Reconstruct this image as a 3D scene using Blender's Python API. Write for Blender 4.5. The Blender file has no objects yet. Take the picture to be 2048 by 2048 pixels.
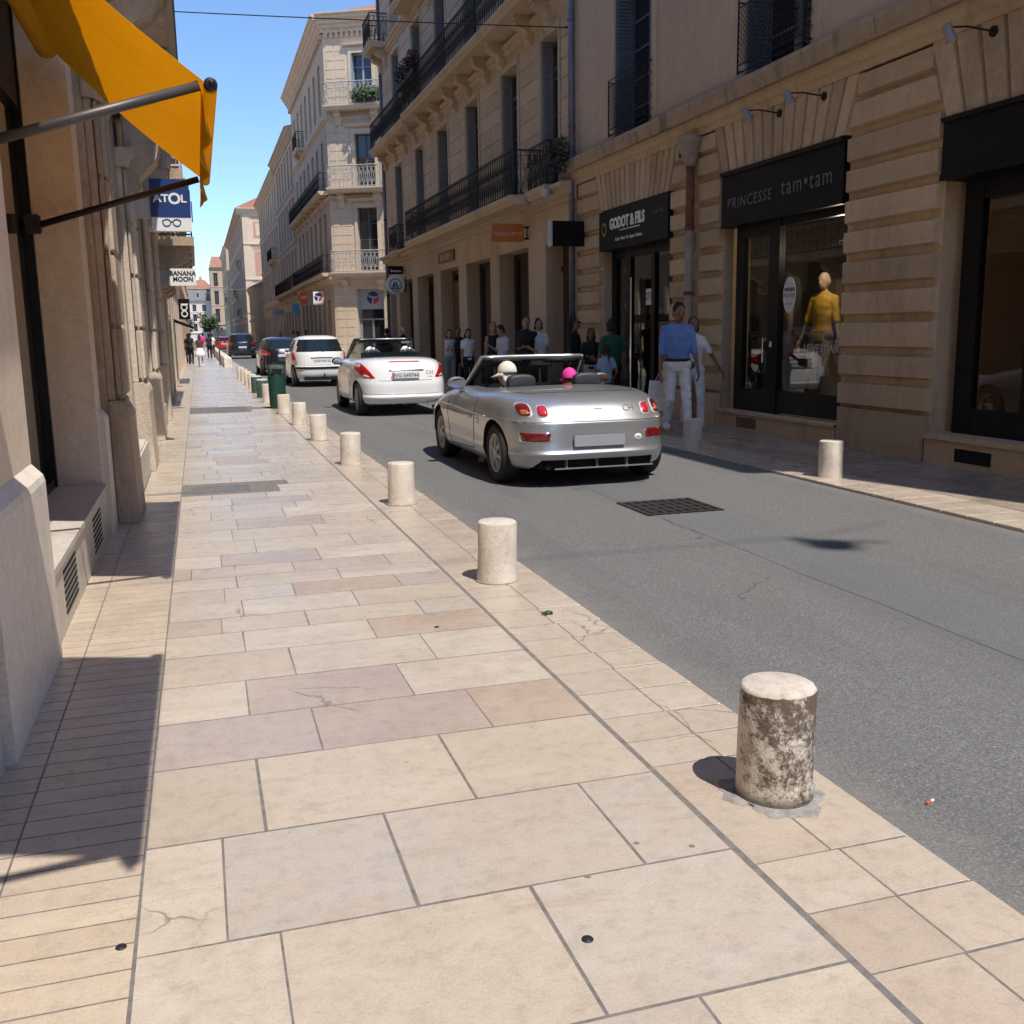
import bpy, bmesh, math, random
from math import sin, cos, pi, radians, sqrt, atan2
from mathutils import Vector, Matrix
from mathutils.bvhtree import BVHTree
random.seed(7)
S = bpy.context.scene
COL = S.collection
# ------------------------------------------------------------------ camera
CAM_H = 1.5
def make_camera():
    yaw, pitch, roll = radians(17.0517), radians(10.2549), radians(0.9)
    fw = Vector((sin(yaw)*cos(pitch), cos(yaw)*cos(pitch), -sin(pitch)))
    rt = Vector((cos(yaw), -sin(yaw), 0)); dn = -rt.cross(fw)
    X = rt*cos(roll)+dn*sin(roll); Y = -(dn*cos(roll)-rt*sin(roll)); Z = -fw
    cd = bpy.data.cameras.new('camera'); cam = bpy.data.objects.new('camera', cd); COL.objects.link(cam)
    m = Matrix((X, Y, Z)).transposed().to_4x4(); m.translation = (0, 0, CAM_H)
    cam.matrix_world = m
    cd.sensor_width = 36; cd.lens = 2000/2048*36; cd.clip_start = .05; cd.clip_end = 3000
    S.camera = cam
make_camera()
# ------------------------------------------------------------------ light
SUN = Vector((.160, -.555, 1.0)).normalized()
w = bpy.data.worlds.new('World'); S.world = w; w.use_nodes = True
nt = w.node_tree; bg = nt.nodes['Background']
sky = nt.nodes.new('ShaderNodeTexSky'); sky.sky_type = 'NISHITA'; sky.sun_disc = False
sky.sun_elevation = math.asin(SUN.z); sky.sun_rotation = atan2(SUN.x, SUN.y)
sky.air_density = 1.0; sky.dust_density = .1; sky.ozone_density = 6; sky.altitude = 1500
nt.links.new(sky.outputs[0], bg.inputs[0]); bg.inputs[1].default_value = .15
ld = bpy.data.lights.new('sun', 'SUN'); ld.energy = 3.4; ld.angle = radians(.53); ld.color = (1, .95, .87)
lo = bpy.data.objects.new('sun', ld); COL.objects.link(lo)
lo.rotation_euler = (-SUN).to_track_quat('-Z', 'Y').to_euler(); lo.location = (5, -20, 40)
S.view_settings.view_transform = 'Standard'; S.view_settings.look = 'None'
S.view_settings.exposure = .5; S.view_settings.gamma = 1
S.cycles.use_denoising = True
S.cycles.max_bounces = 8; S.cycles.diffuse_bounces = 4; S.cycles.glossy_bounces = 4; S.cycles.transparent_max_bounces = 12
S.cycles.sample_clamp_indirect = 6
S.cycles.caustics_reflective = False; S.cycles.caustics_refractive = False
# ------------------------------------------------------------------ materials
class NT:
    def __init__(s, name):
        s.m = bpy.data.materials.new(name); s.m.use_nodes = True
        s.t = s.m.node_tree; s.n = s.t.nodes; s.b = s.n['Principled BSDF']; s.out = s.n['Material Output']
    def new(s, ty, **k):
        x = s.n.new(ty)
        for a, v in k.items(): setattr(x, a, v)
        return x
    def link(s, a, b): s.t.links.new(a, b)
    def pos(s):
        if not hasattr(s, '_p'): s._p = s.new('ShaderNodeTexCoord').outputs['Object']
        return s._p
    def noise(s, scale, detail=4, rough=.6, stretch=None, dist=0):
        n = s.new('ShaderNodeTexNoise'); n.inputs['Scale'].default_value = scale
        n.inputs['Detail'].default_value = detail; n.inputs['Roughness'].default_value = rough
        n.inputs['Distortion'].default_value = dist
        p = s.pos()
        if stretch:
            mp = s.new('ShaderNodeMapping'); mp.inputs['Scale'].default_value = stretch
            s.link(p, mp.inputs[0]); p = mp.outputs[0]
        s.link(p, n.inputs['Vector']); return n.outputs['Fac']
    def ramp(s, fac, stops):
        r = s.new('ShaderNodeValToRGB'); e = r.color_ramp.elements
        while len(e) < len(stops): e.new(.5)
        for q, (p, c) in zip(e, stops): q.position = p; q.color = (c, c, c, 1) if not hasattr(c, '__len__') else (*c[:3], 1)
        s.link(fac, r.inputs[0]); return r.outputs[0]
    def mix(s, fac, a, b, mode='MIX'):
        x = s.new('ShaderNodeMix', data_type='RGBA', blend_type=mode)
        for i, v in ((0, fac), (6, a), (7, b)):
            if hasattr(v, 'links'): s.link(v, x.inputs[i])
            else: x.inputs[i].default_value = v if i == 0 else (*v[:3], 1)
        return x.outputs[2]
    def math(s, op, a, b=0.0):
        x = s.new('ShaderNodeMath', operation=op)
        for i, v in ((0, a), (1, b)):
            if hasattr(v, 'links'): s.link(v, x.inputs[i])
            else: x.inputs[i].default_value = v
        return x.outputs[0]
    def set(s, name, v):
        i = s.b.inputs[name]
        if hasattr(v, 'links'): s.link(v, i)
        else: i.default_value = (*v[:3], 1) if hasattr(v, '__len__') else v
    def bump(s, h, strength=.3, dist=.01):
        b = s.new('ShaderNodeBump'); b.inputs['Strength'].default_value = strength; b.inputs['Distance'].default_value = dist
        s.link(h, b.inputs['Height']); s.link(b.outputs[0], s.b.inputs['Normal'])
M = {}
def flat(name, col, rough=.6, metal=0, coat=0, var=0, vs=6, emit=0, spec=None, bump=0, bs=60):
    t = NT(name); c = col
    if var:
        f = t.noise(vs, 5); lo_ = [x*(1-var) for x in col]; hi = [min(1, x*(1+var)) for x in col]
        c = t.ramp(f, [(.3, lo_), (.7, hi)])
    t.set('Base Color', c); t.set('Roughness', rough); t.set('Metallic', metal); t.set('Coat Weight', coat)
    if coat: t.set('Coat Roughness', .03)
    if spec is not None: t.set('Specular IOR Level', spec)
    if emit: t.set('Emission Color', col); t.set('Emission Strength', emit)
    if bump: t.bump(t.noise(bs, 4), bump, .01)
    M[name] = t.m; return t.m
def stone(name, a, b, dirt, dirt_amt=.5, scale=1.2, rough=.85, bump=.35, island=0.0, streak=True):
    t = NT(name)
    f = t.noise(scale, 6, .65); c = t.ramp(f, [(.32, a), (.68, b)])
    f2 = t.noise(scale*9, 5, .7); c = t.mix(.35, c, t.ramp(f2, [(.3, [x*.78 for x in a]), (.7, [min(1, x*1.15) for x in b])]))
    if island:
        g = t.new('ShaderNodeNewGeometry'); r = g.outputs['Random Per Island']
        c = t.mix(1.0, c, t.ramp(r, [(0, 1-island), (.5, 1), (1, 1+island*.6)]), 'MULTIPLY')
    d = t.noise(scale*.8, 6, .75, (1, 1, .22) if streak else None, .6)
    c = t.mix(t.ramp(d, [(.52, 0), (.75, dirt_amt)]), c, dirt)
    c = t.mix(1.0, c, t.ramp(t.noise(70, 5, .8), [(.25, .74), (.5, 1), (.75, 1.14)]), 'MULTIPLY')
    t.set('Base Color', c); t.set('Roughness', rough); t.set('Specular IOR Level', .25)
    h = t.math('ADD', t.noise(45, 5, .7), t.math('MULTIPLY', t.noise(6, 4), .8)); t.bump(h, bump, .02)
    M[name] = t.m
stone('st_old', (.44, .35, .27), (.57, .47, .37), (.13, .095, .07), .85, 1.6, bump=.6)
stone('st_left', (.57, .48, .385), (.67, .58, .475), (.22, .15, .10), .65, 1.5, bump=.6)
stone('st_right', (.56, .405, .26), (.67, .50, .335), (.24, .16, .095), .65, 1.3, bump=.55, island=.22)
stone('st_plaster', (.57, .435, .325), (.65, .51, .395), (.38, .25, .17), .35, .55, bump=.2)
stone('st_mid', (.56, .425, .29), (.66, .515, .365), (.25, .175, .12), .45, .9, bump=.3, island=.10)
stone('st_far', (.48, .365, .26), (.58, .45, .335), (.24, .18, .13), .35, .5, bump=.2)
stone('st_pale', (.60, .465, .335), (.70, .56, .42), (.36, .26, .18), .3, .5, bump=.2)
stone('st_dirtyledge', (.40, .29, .20), (.54, .41, .29), (.07, .055, .045), .95, 2.2, bump=.6)
stone('pl_beige', (.74, .61, .47), (.80, .68, .54), (.48, .35, .25), .45, 1.1, bump=.12)
stone('pl_base', (.74, .66, .57), (.82, .74, .65), (.42, .34, .27), .5, 1.6, bump=.25)
stone('marble', (.55, .50, .43), (.66, .61, .53), (.35, .30, .25), .5, 2.5, rough=.5, bump=.1, streak=False)
stone('pinkbrick', (.50, .27, .19), (.58, .33, .24), (.42, .3, .22), .4, .8, bump=.2)
stone('terracotta', (.33, .15, .095), (.42, .22, .14), (.3, .15, .1), .5, .6, bump=.4, streak=False)
def m_paving(name, stops, joint_dirt=.4, rough=.25):
    t = NT(name)
    g = t.new('ShaderNodeNewGeometry'); r = g.outputs['Random Per Island']
    c = t.ramp(r, stops)
    n1 = t.noise(2.2, 7, .65, (1, 2.2, 1), .8)
    c = t.mix(t.ramp(n1, [(.35, 0), (.62, .6)]), c, (.50, .405, .31))
    n6 = t.noise(.9, 6, .7); c = t.mix(t.ramp(n6, [(.45, 0), (.7, .45)]), c, (.62, .54, .45))
    n7 = t.noise(26, 4, .7, (1, .5, 1)); c = t.mix(t.ramp(n7, [(.60, 0), (.72, .28)]), c, (.36, .29, .225))
    n2 = t.noise(14, 6, .75)
    c = t.mix(.5, c, t.ramp(n2, [(.25, (.52, .50, .48)), (.5, (.97, .97, .97)), (.8, (1.1, 1.08, 1.04))]), 'MULTIPLY')
    n3 = t.noise(5.5, 5, .8, None, 1.5)
    c = t.mix(t.ramp(n3, [(.66, 0), (.74, joint_dirt)]), c, (.22, .16, .115))
    v = t.new('ShaderNodeTexVoronoi'); v.inputs['Scale'].default_value = 7; t.link(t.pos(), v.inputs['Vector'])
    sp = t.ramp(v.outputs['Distance'], [(.05, 1), (.085, 0)])
    mk = t.math('MULTIPLY', sp, t.ramp(t.noise(1.3, 2), [(.56, 0), (.6, .7)]))
    c = t.mix(mk, c, (.10, .08, .065))
    c = t.mix(1.0, c, t.ramp(t.noise(130, 4, .8), [(.25, .80), (.5, 1), (.75, 1.10)]), 'MULTIPLY')
    v2 = t.new('ShaderNodeTexVoronoi'); v2.inputs['Scale'].default_value = 42; t.link(t.pos(), v2.inputs['Vector'])
    c = t.mix(t.math('MULTIPLY', t.ramp(v2.outputs['Distance'], [(.06, 1), (.13, 0)]), t.ramp(t.noise(2.6, 4, .7), [(.5, 0), (.62, .55)])), c, (.22, .165, .12))
    n8 = t.noise(3.2, 7, .8, (.35, 1.6, 1), 1.2); c = t.mix(t.ramp(n8, [(.56, 0), (.66, .34)]), c, (.40, .30, .21))
    ve = t.new('ShaderNodeTexVoronoi', feature='DISTANCE_TO_EDGE'); ve.inputs['Scale'].default_value = 1.15
    vn = t.new('ShaderNodeTexNoise'); vn.inputs['Scale'].default_value = 5; vn.inputs['Detail'].default_value = 5; t.link(t.pos(), vn.inputs['Vector'])
    vm = t.new('ShaderNodeMix', data_type='RGBA', blend_type='ADD'); vm.inputs[0].default_value = .22; t.link(t.pos(), vm.inputs[6]); t.link(vn.outputs['Color'], vm.inputs[7]); t.link(vm.outputs[2], ve.inputs['Vector'])
    ck = t.math('MULTIPLY', t.ramp(ve.outputs['Distance'], [(.002, 1), (.006, 0)]), t.ramp(t.noise(.7, 2), [(.57, 0), (.6, .75)])); c = t.mix(ck, c, (.17, .13, .10))
    t.set('Base Color', c)
    t.set('Roughness', t.math('ADD', t.ramp(t.noise(3, 5), [(.3, rough-.1), (.7, rough+.18)]), 0)); t.set('Specular IOR Level', .6)
    t.bump(t.math('ADD', n2, t.math('MULTIPLY', t.noise(90, 4, .75), .7)), .26, .01)
    M[name] = t.m
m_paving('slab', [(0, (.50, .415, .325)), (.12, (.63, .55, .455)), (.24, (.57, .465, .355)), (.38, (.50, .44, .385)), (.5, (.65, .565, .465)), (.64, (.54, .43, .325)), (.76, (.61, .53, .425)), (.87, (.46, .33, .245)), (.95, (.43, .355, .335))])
m_paving('plank', [(0, (.60, .485, .355)), (.5, (.67, .55, .415)), (1, (.58, .47, .36))], .5)
m_paving('kerbtile', [(0, (.52, .425, .335)), (.3, (.58, .475, .38)), (.6, (.50, .395, .315)), (1, (.60, .51, .42))], .4)
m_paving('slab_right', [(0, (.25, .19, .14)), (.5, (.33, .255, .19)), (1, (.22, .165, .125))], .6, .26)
def m_asphalt(name, base, tint, amt, gscale=170):
    t = NT(name)
    v = t.new('ShaderNodeTexVoronoi'); v.inputs['Scale'].default_value = gscale; t.link(t.pos(), v.inputs['Vector'])
    sp = t.new('ShaderNodeSeparateColor'); t.link(v.outputs['Color'], sp.inputs[0])
    n = t.math('ADD', t.math('MULTIPLY', sp.outputs[0], .6), t.math('MULTIPLY', t.noise(gscale*.5, 4, .8), .4))
    c = t.ramp(n, [(.15, [x*.62 for x in base]), (.45, [x*.95 for x in base]), (.62, [x*1.15 for x in base]), (.80, [x*1.7 for x in base]), (.90, [x*3.0 for x in base])])
    n2 = t.noise(.9, 5, .7); c = t.mix(t.ramp(n2, [(.35, 0), (.7, amt*.5)]), c, tint)
    n4 = t.noise(30, 2); c = t.mix(t.ramp(n4, [(.70, 0), (.74, .5)]), c, (.20, .18, .16))
    n5 = t.noise(.5, 4, .6, (3, .35, 1)); c = t.mix(t.ramp(n5, [(.52, 0), (.7, .45)]), c, [x*.68 for x in base])
    sx = t.new('ShaderNodeSeparateXYZ'); t.link(t.pos(), sx.inputs[0])
    for kx in (1.93, 5.75):
        e = t.math('ABSOLUTE', t.math('SUBTRACT', sx.outputs['X'], kx)); e = t.math('ADD', e, t.math('MULTIPLY', t.math('SUBTRACT', t.noise(3, 5, .7), .5), .5))
        c = t.mix(t.ramp(e, [(.0, .55), (.22, 0)]), c, (.235, .215, .19))
    ve = t.new('ShaderNodeTexVoronoi', feature='DISTANCE_TO_EDGE'); ve.inputs['Scale'].default_value = .55
    vn = t.new('ShaderNodeTexNoise'); vn.inputs['Scale'].default_value = 3; vn.inputs['Detail'].default_value = 6; t.link(t.pos(), vn.inputs['Vector'])
    vm = t.new('ShaderNodeMix', data_type='RGBA', blend_type='ADD'); vm.inputs[0].default_value = .4; t.link(t.pos(), vm.inputs[6]); t.link(vn.outputs['Color'], vm.inputs[7]); t.link(vm.outputs[2], ve.inputs['Vector'])
    ck = t.math('MULTIPLY', t.ramp(ve.outputs['Distance'], [(.002, 1), (.006, 0)]), t.ramp(t.noise(.45, 2), [(.55, 0), (.6, .6)])); c = t.mix(ck, c, (.06, .06, .06))
    t.set('Base Color', c); t.set('Roughness', .8); t.set('Specular IOR Level', .35)
    t.bump(n, .7, .008); M[name] = t.m
m_asphalt('asphalt', (.160, .156, .152), (.174, .168, .160), .6)
m_asphalt('asphalt_patch', (.157, .156, .156), (.138, .139, .141), .6, 240)
flat('mortar', (.19, .17, .155), .95, var=.3, vs=20, bump=.4)
flat('mortar_pale', (.50, .46, .41), .95, var=.2, vs=20)
flat('concrete', (.30, .28, .26), .95, var=.35, vs=25, bump=.6)
def m_bollard(name, dirty):
    t = NT(name)
    n = t.noise(4, 6, .7); c = t.ramp(n, [(.3, (.58, .49, .40)), (.6, (.74, .675, .59)), (.8, (.78, .72, .64))])
    n2 = t.noise(13, 6, .8, (1, 1, .45), .7)
    c = t.mix(t.ramp(n2, [(.56, 0), (.7, .6)]), c, (.27, .18, .105))
    if dirty:
        z = t.new('ShaderNodeSeparateXYZ'); t.link(t.pos(), z.inputs[0])
        top = t.ramp(z.outputs['Z'], [(0, 1), (.99, 1), (1, 1)])
        hm = t.math('LESS_THAN', z.outputs['Z'], .366)
        g = t.math('ADD', t.math('MULTIPLY', t.noise(14, 8, .82, (1, 1, .8)), .62), t.math('MULTIPLY', t.noise(46, 6, .8, (1, 1, 1.4)), .38))
        zg = t.math('MULTIPLY', t.math('SUBTRACT', z.outputs['Z'], .20), .26)
        sx_ = t.math('MULTIPLY', z.outputs['X'], -.35)
        f = t.math('MULTIPLY', t.ramp(t.math('ADD', t.math('ADD', g, zg), sx_), [(.465, 0), (.555, .90)]), hm)
        c = t.mix(f, c, t.ramp(t.noise(34, 6, .8), [(.3, (.03, .021, .014)), (.55, (.075, .042, .024)), (.75, (.20, .115, .06))]))
        g2 = t.noise(11, 7, .85); c = t.mix(t.math('MULTIPLY', t.ramp(g2, [(.60, 0), (.66, .75)]), hm), c, (.085, .08, .072))
        c = t.mix(t.math('MULTIPLY', t.ramp(t.noise(22, 7, .85), [(.52, 0), (.68, .55)]), t.math('SUBTRACT', 1.0, hm)), c, (.30, .26, .22))
        rim_ = t.math('MULTIPLY', t.ramp(t.math('SUBTRACT', .045, z.outputs['Z']), [(0, 0), (.03, .8)]), 1.0); c = t.mix(rim_, c, (.06, .042, .03))
    t.set('Base Color', c); t.set('Roughness', .85); t.bump(t.math('ADD', t.noise(40, 6, .75), n2), .5, .012); M[name] = t.m
m_bollard('bollard', False); m_bollard('bollard_dirty', True)
def m_glass(name, tint, refl):
    t = NT(name); t.n.remove(t.b)
    lw = t.new('ShaderNodeLayerWeight'); lw.inputs[0].default_value = .5
    fz = t.math('ADD', t.math('MULTIPLY', t.math('POWER', lw.outputs['Facing'], 5), .96), .04)
    gl = t.new('ShaderNodeBsdfGlossy'); gl.inputs['Roughness'].default_value = .005; gl.inputs['Color'].default_value = (1, 1, 1, 1)
    tr = t.new('ShaderNodeBsdfTransparent'); tr.inputs[0].default_value = (*tint, 1)
    ms = t.new('ShaderNodeMixShader'); f = t.math('MINIMUM', t.math('MULTIPLY', fz, refl), 1.0)
    t.link(f, ms.inputs[0]); t.link(tr.outputs[0], ms.inputs[1]); t.link(gl.outputs[0], ms.inputs[2]); t.link(ms.outputs[0], t.out.inputs[0])
    M[name] = t.m
m_glass('shopglass', (.86, .87, .86), 1.25); m_glass('carglass', (.72, .77, .76), 1.0); m_glass('lightglass', (.8, .82, .8), 1.3)
flat('winglass', (.02, .022, .026), .04, spec=.8)
flat('winglass_dim', (.035, .036, .04), .12, spec=.5)
flat('carglass_dark', (.012, .018, .022), .04, spec=.7)
flat('iron', (.016, .015, .015), .65, spec=.25, var=.3, vs=30)
flat('iron_pale', (.40, .375, .335), .7, var=.3); flat('iron_old', (.045, .038, .032), .7, var=.5, vs=14)
flat('iron_white', (.62, .60, .56), .7)
flat('black_wood', (.008, .0075, .0075), .4, var=.2, spec=.22)
flat('sign_black', (.008, .007, .0075), .5, spec=.18)
flat('sign_grey', (.020, .021, .021), .6, spec=.18)
flat('shutter', (.125, .145, .195), .7, var=.15, vs=8)
flat('shutter_grey', (.25, .24, .24), .7, var=.15, vs=8)
flat('shutter_blue', (.32, .40, .48), .6)
flat('winframe', (.40, .37, .34), .6); flat('winframe_dark', (.10, .105, .12), .6)
flat('wood_dark', (.055, .028, .018), .55, var=.4, vs=9)
flat('wood_brown', (.14, .06, .03), .5, var=.3, vs=9)
flat('zinc', (.30, .29, .31), .55, .3, var=.2); flat('zinc_blue', (.19, .19, .23), .5, .3, var=.2)
flat('rust', (.20, .075, .04), .8, var=.4, vs=12); flat('pipe_beige', (.38, .30, .23), .8, var=.15)
flat('white', (.78, .77, .75), .55); flat('offwhite', (.55, .53, .50), .6)
flat('letter_grey', (.15, .14, .14), .5); flat('letter_white', (.88, .85, .78), .5); flat('letter_black', (.02, .02, .022), .5)
flat('letter_cream', (.62, .52, .42), .5); flat('gold', (.40, .27, .07), .45, .4)
flat('orange_sign', (.55, .15, .03), .5); flat('sign_navy', (.015, .04, .155), .4); flat('sign_grey2', (.40, .40, .42), .5)
flat('sign_red', (.62, .07, .02), .5); flat('sky_sign', (.13, .36, .52), .5); flat('logo_blue', (.02, .04, .14), .4); flat('logo_red', (.60, .03, .05), .4)
flat('bin_green', (.012, .055, .042), .5, var=.2); flat('bin_green2', (.05, .09, .072), .6, var=.25)
flat('asph_metal', (.19, .18, .18), .6, .2, var=.2, vs=30); flat('castiron', (.055, .05, .047), .6, .5, var=.3, vs=20); flat('void', (.004, .004, .004), .9)
def m_awning():
    t = NT('awning'); n = t.noise(1.5, 3); c = t.ramp(n, [(.3, (.86, .525, .02)), (.7, (.91, .575, .028))])
    sx = t.new('ShaderNodeSeparateXYZ'); t.link(t.pos(), sx.inputs[0]); fr_ = t.math('FRACT', t.math('MULTIPLY', t.math('ADD', sx.outputs['Y'], .05), 1.28))
    c = t.mix(t.ramp(fr_, [(.0, .45), (.008, .45), (.012, 0)]), c, (.55, .28, .01))
    t.set('Base Color', c); t.set('Roughness', .85)
    tl = t.new('ShaderNodeBsdfTranslucent'); t.link(c, tl.inputs[0])
    ms = t.new('ShaderNodeMixShader'); ms.inputs[0].default_value = .60
    t.link(t.b.outputs[0], ms.inputs[1]); t.link(tl.outputs[0], ms.inputs[2]); t.link(ms.outputs[0], t.out.inputs[0]); M['awning'] = t.m
m_awning()
flat('awn_arm', (.10, .088, .086), .45, .4, var=.15); flat('arm_dark', (.030, .024, .024), .5, .3)
flat('paint_silver', (.47, .475, .485), .31, .72, coat=.6); flat('paint_white', (.80, .80, .80), .3, coat=.8)
flat('paint_black', (.010, .012, .018), .25, coat=1); flat('paint_navy', (.012, .018, .035), .25, coat=1); flat('paint_red', (.50, .015, .03), .3, coat=1)
flat('rubber', (.018, .018, .018), .8); flat('trim', (.012, .012, .0125), .6, spec=.25); flat('alloy', (.50, .48, .45), .4, .35); flat('chrome', (.75, .75, .76), .12, 1)
flat('seat_black', (.028, .030, .035), .55, var=.2, vs=30); flat('interior', (.012, .012, .013), .7)
flat('lens_red', (.42, .008, .012), .12, coat=1); flat('lens_dark', (.16, .004, .006), .12, coat=1); flat('lens_amber', (.40, .13, .03), .12, coat=1); flat('lens_clear', (.62, .56, .54), .1, coat=1)
flat('lens_pink', (.50, .02, .04), .12, coat=1)
flat('plate', (.70, .71, .72), .4); flat('plate_grey', (.33, .34, .36), .4); flat('mirror', (.45, .46, .47), .03, 1); flat('wall_white', (.74, .67, .61), .8, var=.08, vs=1)
for nm, c in dict(skin=(.42, .235, .155), skin_tan=(.27, .135, .08), skin_dark=(.16, .075, .045), hair_dark=(.012, .008, .007), hair_brown=(.06, .03, .017), hair_blond=(.26, .15, .07), hair_white=(.6, .58, .55),
        c_blue=(.15, .27, .60), c_white=(.80, .80, .80), c_white2=(.55, .56, .60), c_black=(.006, .006, .0065), c_navy=(.012, .016, .035), c_green=(.008, .10, .045), c_lblue=(.30, .44, .55),
        c_grey=(.26, .24, .27), c_beige=(.5, .40, .30), c_red=(.35, .03, .05), c_pink=(.85, .05, .33), c_cream=(.72, .66, .56), c_jeans=(.05, .07, .12), c_yellow=(.62, .36, .035), mannequin=(.48, .35, .25), c_khaki=(.30, .25, .17), belt=(.01, .012, .03), c_orange=(.5, .12, .05), c_plum=(.10, .03, .05)).items():
    flat(nm, c, .75, var=.16, vs=9, bump=.55 if nm.startswith('c_') else 0, bs=11)
flat('leaf', (.045, .085, .022), .6, var=.5, vs=8); flat('leaf_pale', (.10, .15, .07), .6, var=.5, vs=8); flat('flower', (.13, .018, .025), .6, var=.4, vs=30); flat('bark', (.10, .075, .055), .9, var=.3)
flat('int_wall', (.30, .22, .15), .9); flat('int_dark', (.11, .092, .075), .9); flat('int_orange', (.62, .31, .16), .8); flat('goods', (.60, .40, .22), .7, var=.8, vs=14)
flat('slate', (.15, .16, .18), .6, var=.2, vs=3)
# ------------------------------------------------------------------ mesh helpers
class MB:
    """collects faces with a material slot each, then links ONE mesh object"""
    def __init__(s): s.v = []; s.f = []; s.mi = []; s.sm = []; s.mats = []; s.cur = 0; s.smooth = False
    def mat(s, name):
        if name not in s.mats: s.mats.append(name)
        s.cur = s.mats.index(name); return s
    def face(s, pts):
        i = len(s.v); s.v += [tuple(p) for p in pts]; s._f(tuple(range(i, i+len(pts))))
    def _f(s, idx): s.f.append(idx); s.mi.append(s.cur); s.sm.append(s.smooth)
    def hexa(s, p):        # 8 points: bottom 4 then top 4
        i = len(s.v); s.v += [tuple(q) for q in p]
        for q in ((3, 2, 1, 0), (4, 5, 6, 7), (0, 1, 5, 4), (1, 2, 6, 5), (2, 3, 7, 6), (3, 0, 4, 7)): s._f(tuple(i+k for k in q))
        return s
    def box(s, x0, x1, y0, y1, z0, z1):
        return s.hexa([(x0, y0, z0), (x1, y0, z0), (x1, y1, z0), (x0, y1, z0), (x0, y0, z1), (x1, y0, z1), (x1, y1, z1), (x0, y1, z1)])
    def bbox(s, x0, x1, y0, y1, z0, z1, b):   # box with bevelled top edges
        i = len(s.v)
        s.v += [(x0, y0, z0), (x1, y0, z0), (x1, y1, z0), (x0, y1, z0), (x0, y0, z1-b), (x1, y0, z1-b), (x1, y1, z1-b), (x0, y1, z1-b),
                (x0+b, y0+b, z1), (x1-b, y0+b, z1), (x1-b, y1-b, z1), (x0+b, y1-b, z1)]
        for q in ((0, 1, 5, 4), (1, 2, 6, 5), (2, 3, 7, 6), (3, 0, 4, 7), (4, 5, 9, 8), (5, 6, 10, 9), (6, 7, 11, 10), (7, 4, 8, 11), (8, 9, 10, 11)): s._f(tuple(i+k for k in q))
    def prism(s, poly, fn, t0, t1):  # poly 2D, fn(a,b,t) -> 3D
        i = len(s.v); n = len(poly)
        s.v += [tuple(fn(a, b, t0)) for a, b in poly]+[tuple(fn(a, b, t1)) for a, b in poly]
        s._f(tuple(range(i+n-1, i-1, -1))); s._f(tuple(range(i+n, i+2*n)))
        for k in range(n): s._f((i+k, i+(k+1) % n, i+n+(k+1) % n, i+n+k))
        return s
    def rings(s, rings, close=True, cap0=True, cap1=True):
        i = len(s.v); n = len(rings[0])
        for r in rings: s.v += [tuple(p) for p in r]
        for a in range(len(rings)-1):
            for k in range(n if close else n-1):
                k2 = (k+1) % n; s._f((i+a*n+k, i+a*n+k2, i+(a+1)*n+k2, i+(a+1)*n+k))
        if cap0: s._f(tuple(range(i+n-1, i-1, -1)))
        if cap1: s._f(tuple(range(i+(len(rings)-1)*n, i+len(rings)*n)))
        return s
    def lathe(s, prof, c=(0, 0, 0), n=24, axis='z', caps=True):
        R = []
        for r, h in prof:
            ring = []
            for k in range(n):
                a = 2*pi*k/n; x, y = r*cos(a), r*sin(a)
                p = {'z': (x, y, h), 'x': (h, x, y), 'y': (y, h, x)}[axis]
                ring.append((c[0]+p[0], c[1]+p[1], c[2]+p[2]))
            R.append(ring)
        return s.rings(R, True, caps, caps)
    def tube(s, pts, r, n=8, cap=True):
        pts = [Vector(p) for p in pts]; rr = r if hasattr(r, '__len__') else [r]*len(pts)
        R = []; up = None
        for i, p in enumerate(pts):
            d = (pts[min(i+1, len(pts)-1)]-pts[max(i-1, 0)]).normalized()
            if up is None: up = d.orthogonal().normalized()
            up = (up-d*up.dot(d)); up = up.normalized() if up.length > 1e-6 else d.orthogonal().normalized()
            q = d.cross(up)
            R.append([p+(up*cos(2*pi*k/n+pi/4)+q*sin(2*pi*k/n+pi/4))*rr[i] for k in range(n)])
        return s.rings(R, True, cap, cap)
    def ell(s, c, rx, ry, rz, n=14, m=9, rot=None):
        c = Vector(c); R = []
        for a in range(1, m):
            t = pi*a/m; R.append([Vector((rx*sin(t)*cos(2*pi*k/n), ry*sin(t)*sin(2*pi*k/n), -rz*cos(t))) for k in range(n)])
        R = [[c+(rot @ p if rot else p) for p in r] for r in R]
        return s.rings(R)
    def cap(s, a, b, ra, rb, n=10):   # tapered capsule
        a, b = Vector(a), Vector(b); d = (b-a); L = d.length
        if L < 1e-6: return s.ell(a, ra, ra, ra)
        d /= L; u = d.orthogonal().normalized(); q = d.cross(u); R = []
        for t in (-80, -50, -20): R.append((a+d*ra*sin(radians(t)), ra*cos(radians(t))))
        for t in (20, 50, 80): R.append((b+d*rb*sin(radians(t)), rb*cos(radians(t))))
        return s.rings([[c+(u*cos(2*pi*k/n)+q*sin(2*pi*k/n))*r for k in range(n)] for c, r in R])
    def build(s, name, m=None, parent=None, smooth=None, origin=None, bevel=0, world=True):
        me = bpy.data.meshes.new(name)
        v = s.v
        if parent is not None and world:
            mi = parent_world(parent).inverted(); v = [mi @ Vector(p) for p in v]
        elif origin is not None: o = Vector(origin); v = [Vector(p)-o for p in v]
        me.from_pydata([tuple(p) for p in v], [], s.f)
        names = s.mats or [m]
        for nm in names: me.materials.append(M[nm])
        if s.mats: me.polygons.foreach_set('material_index', s.mi)
        sm = s.sm if smooth is None else [smooth]*len(s.f)
        me.polygons.foreach_set('use_smooth', sm)
        me.update()
        ob = bpy.data.objects.new(name, me); COL.objects.link(ob)
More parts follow.
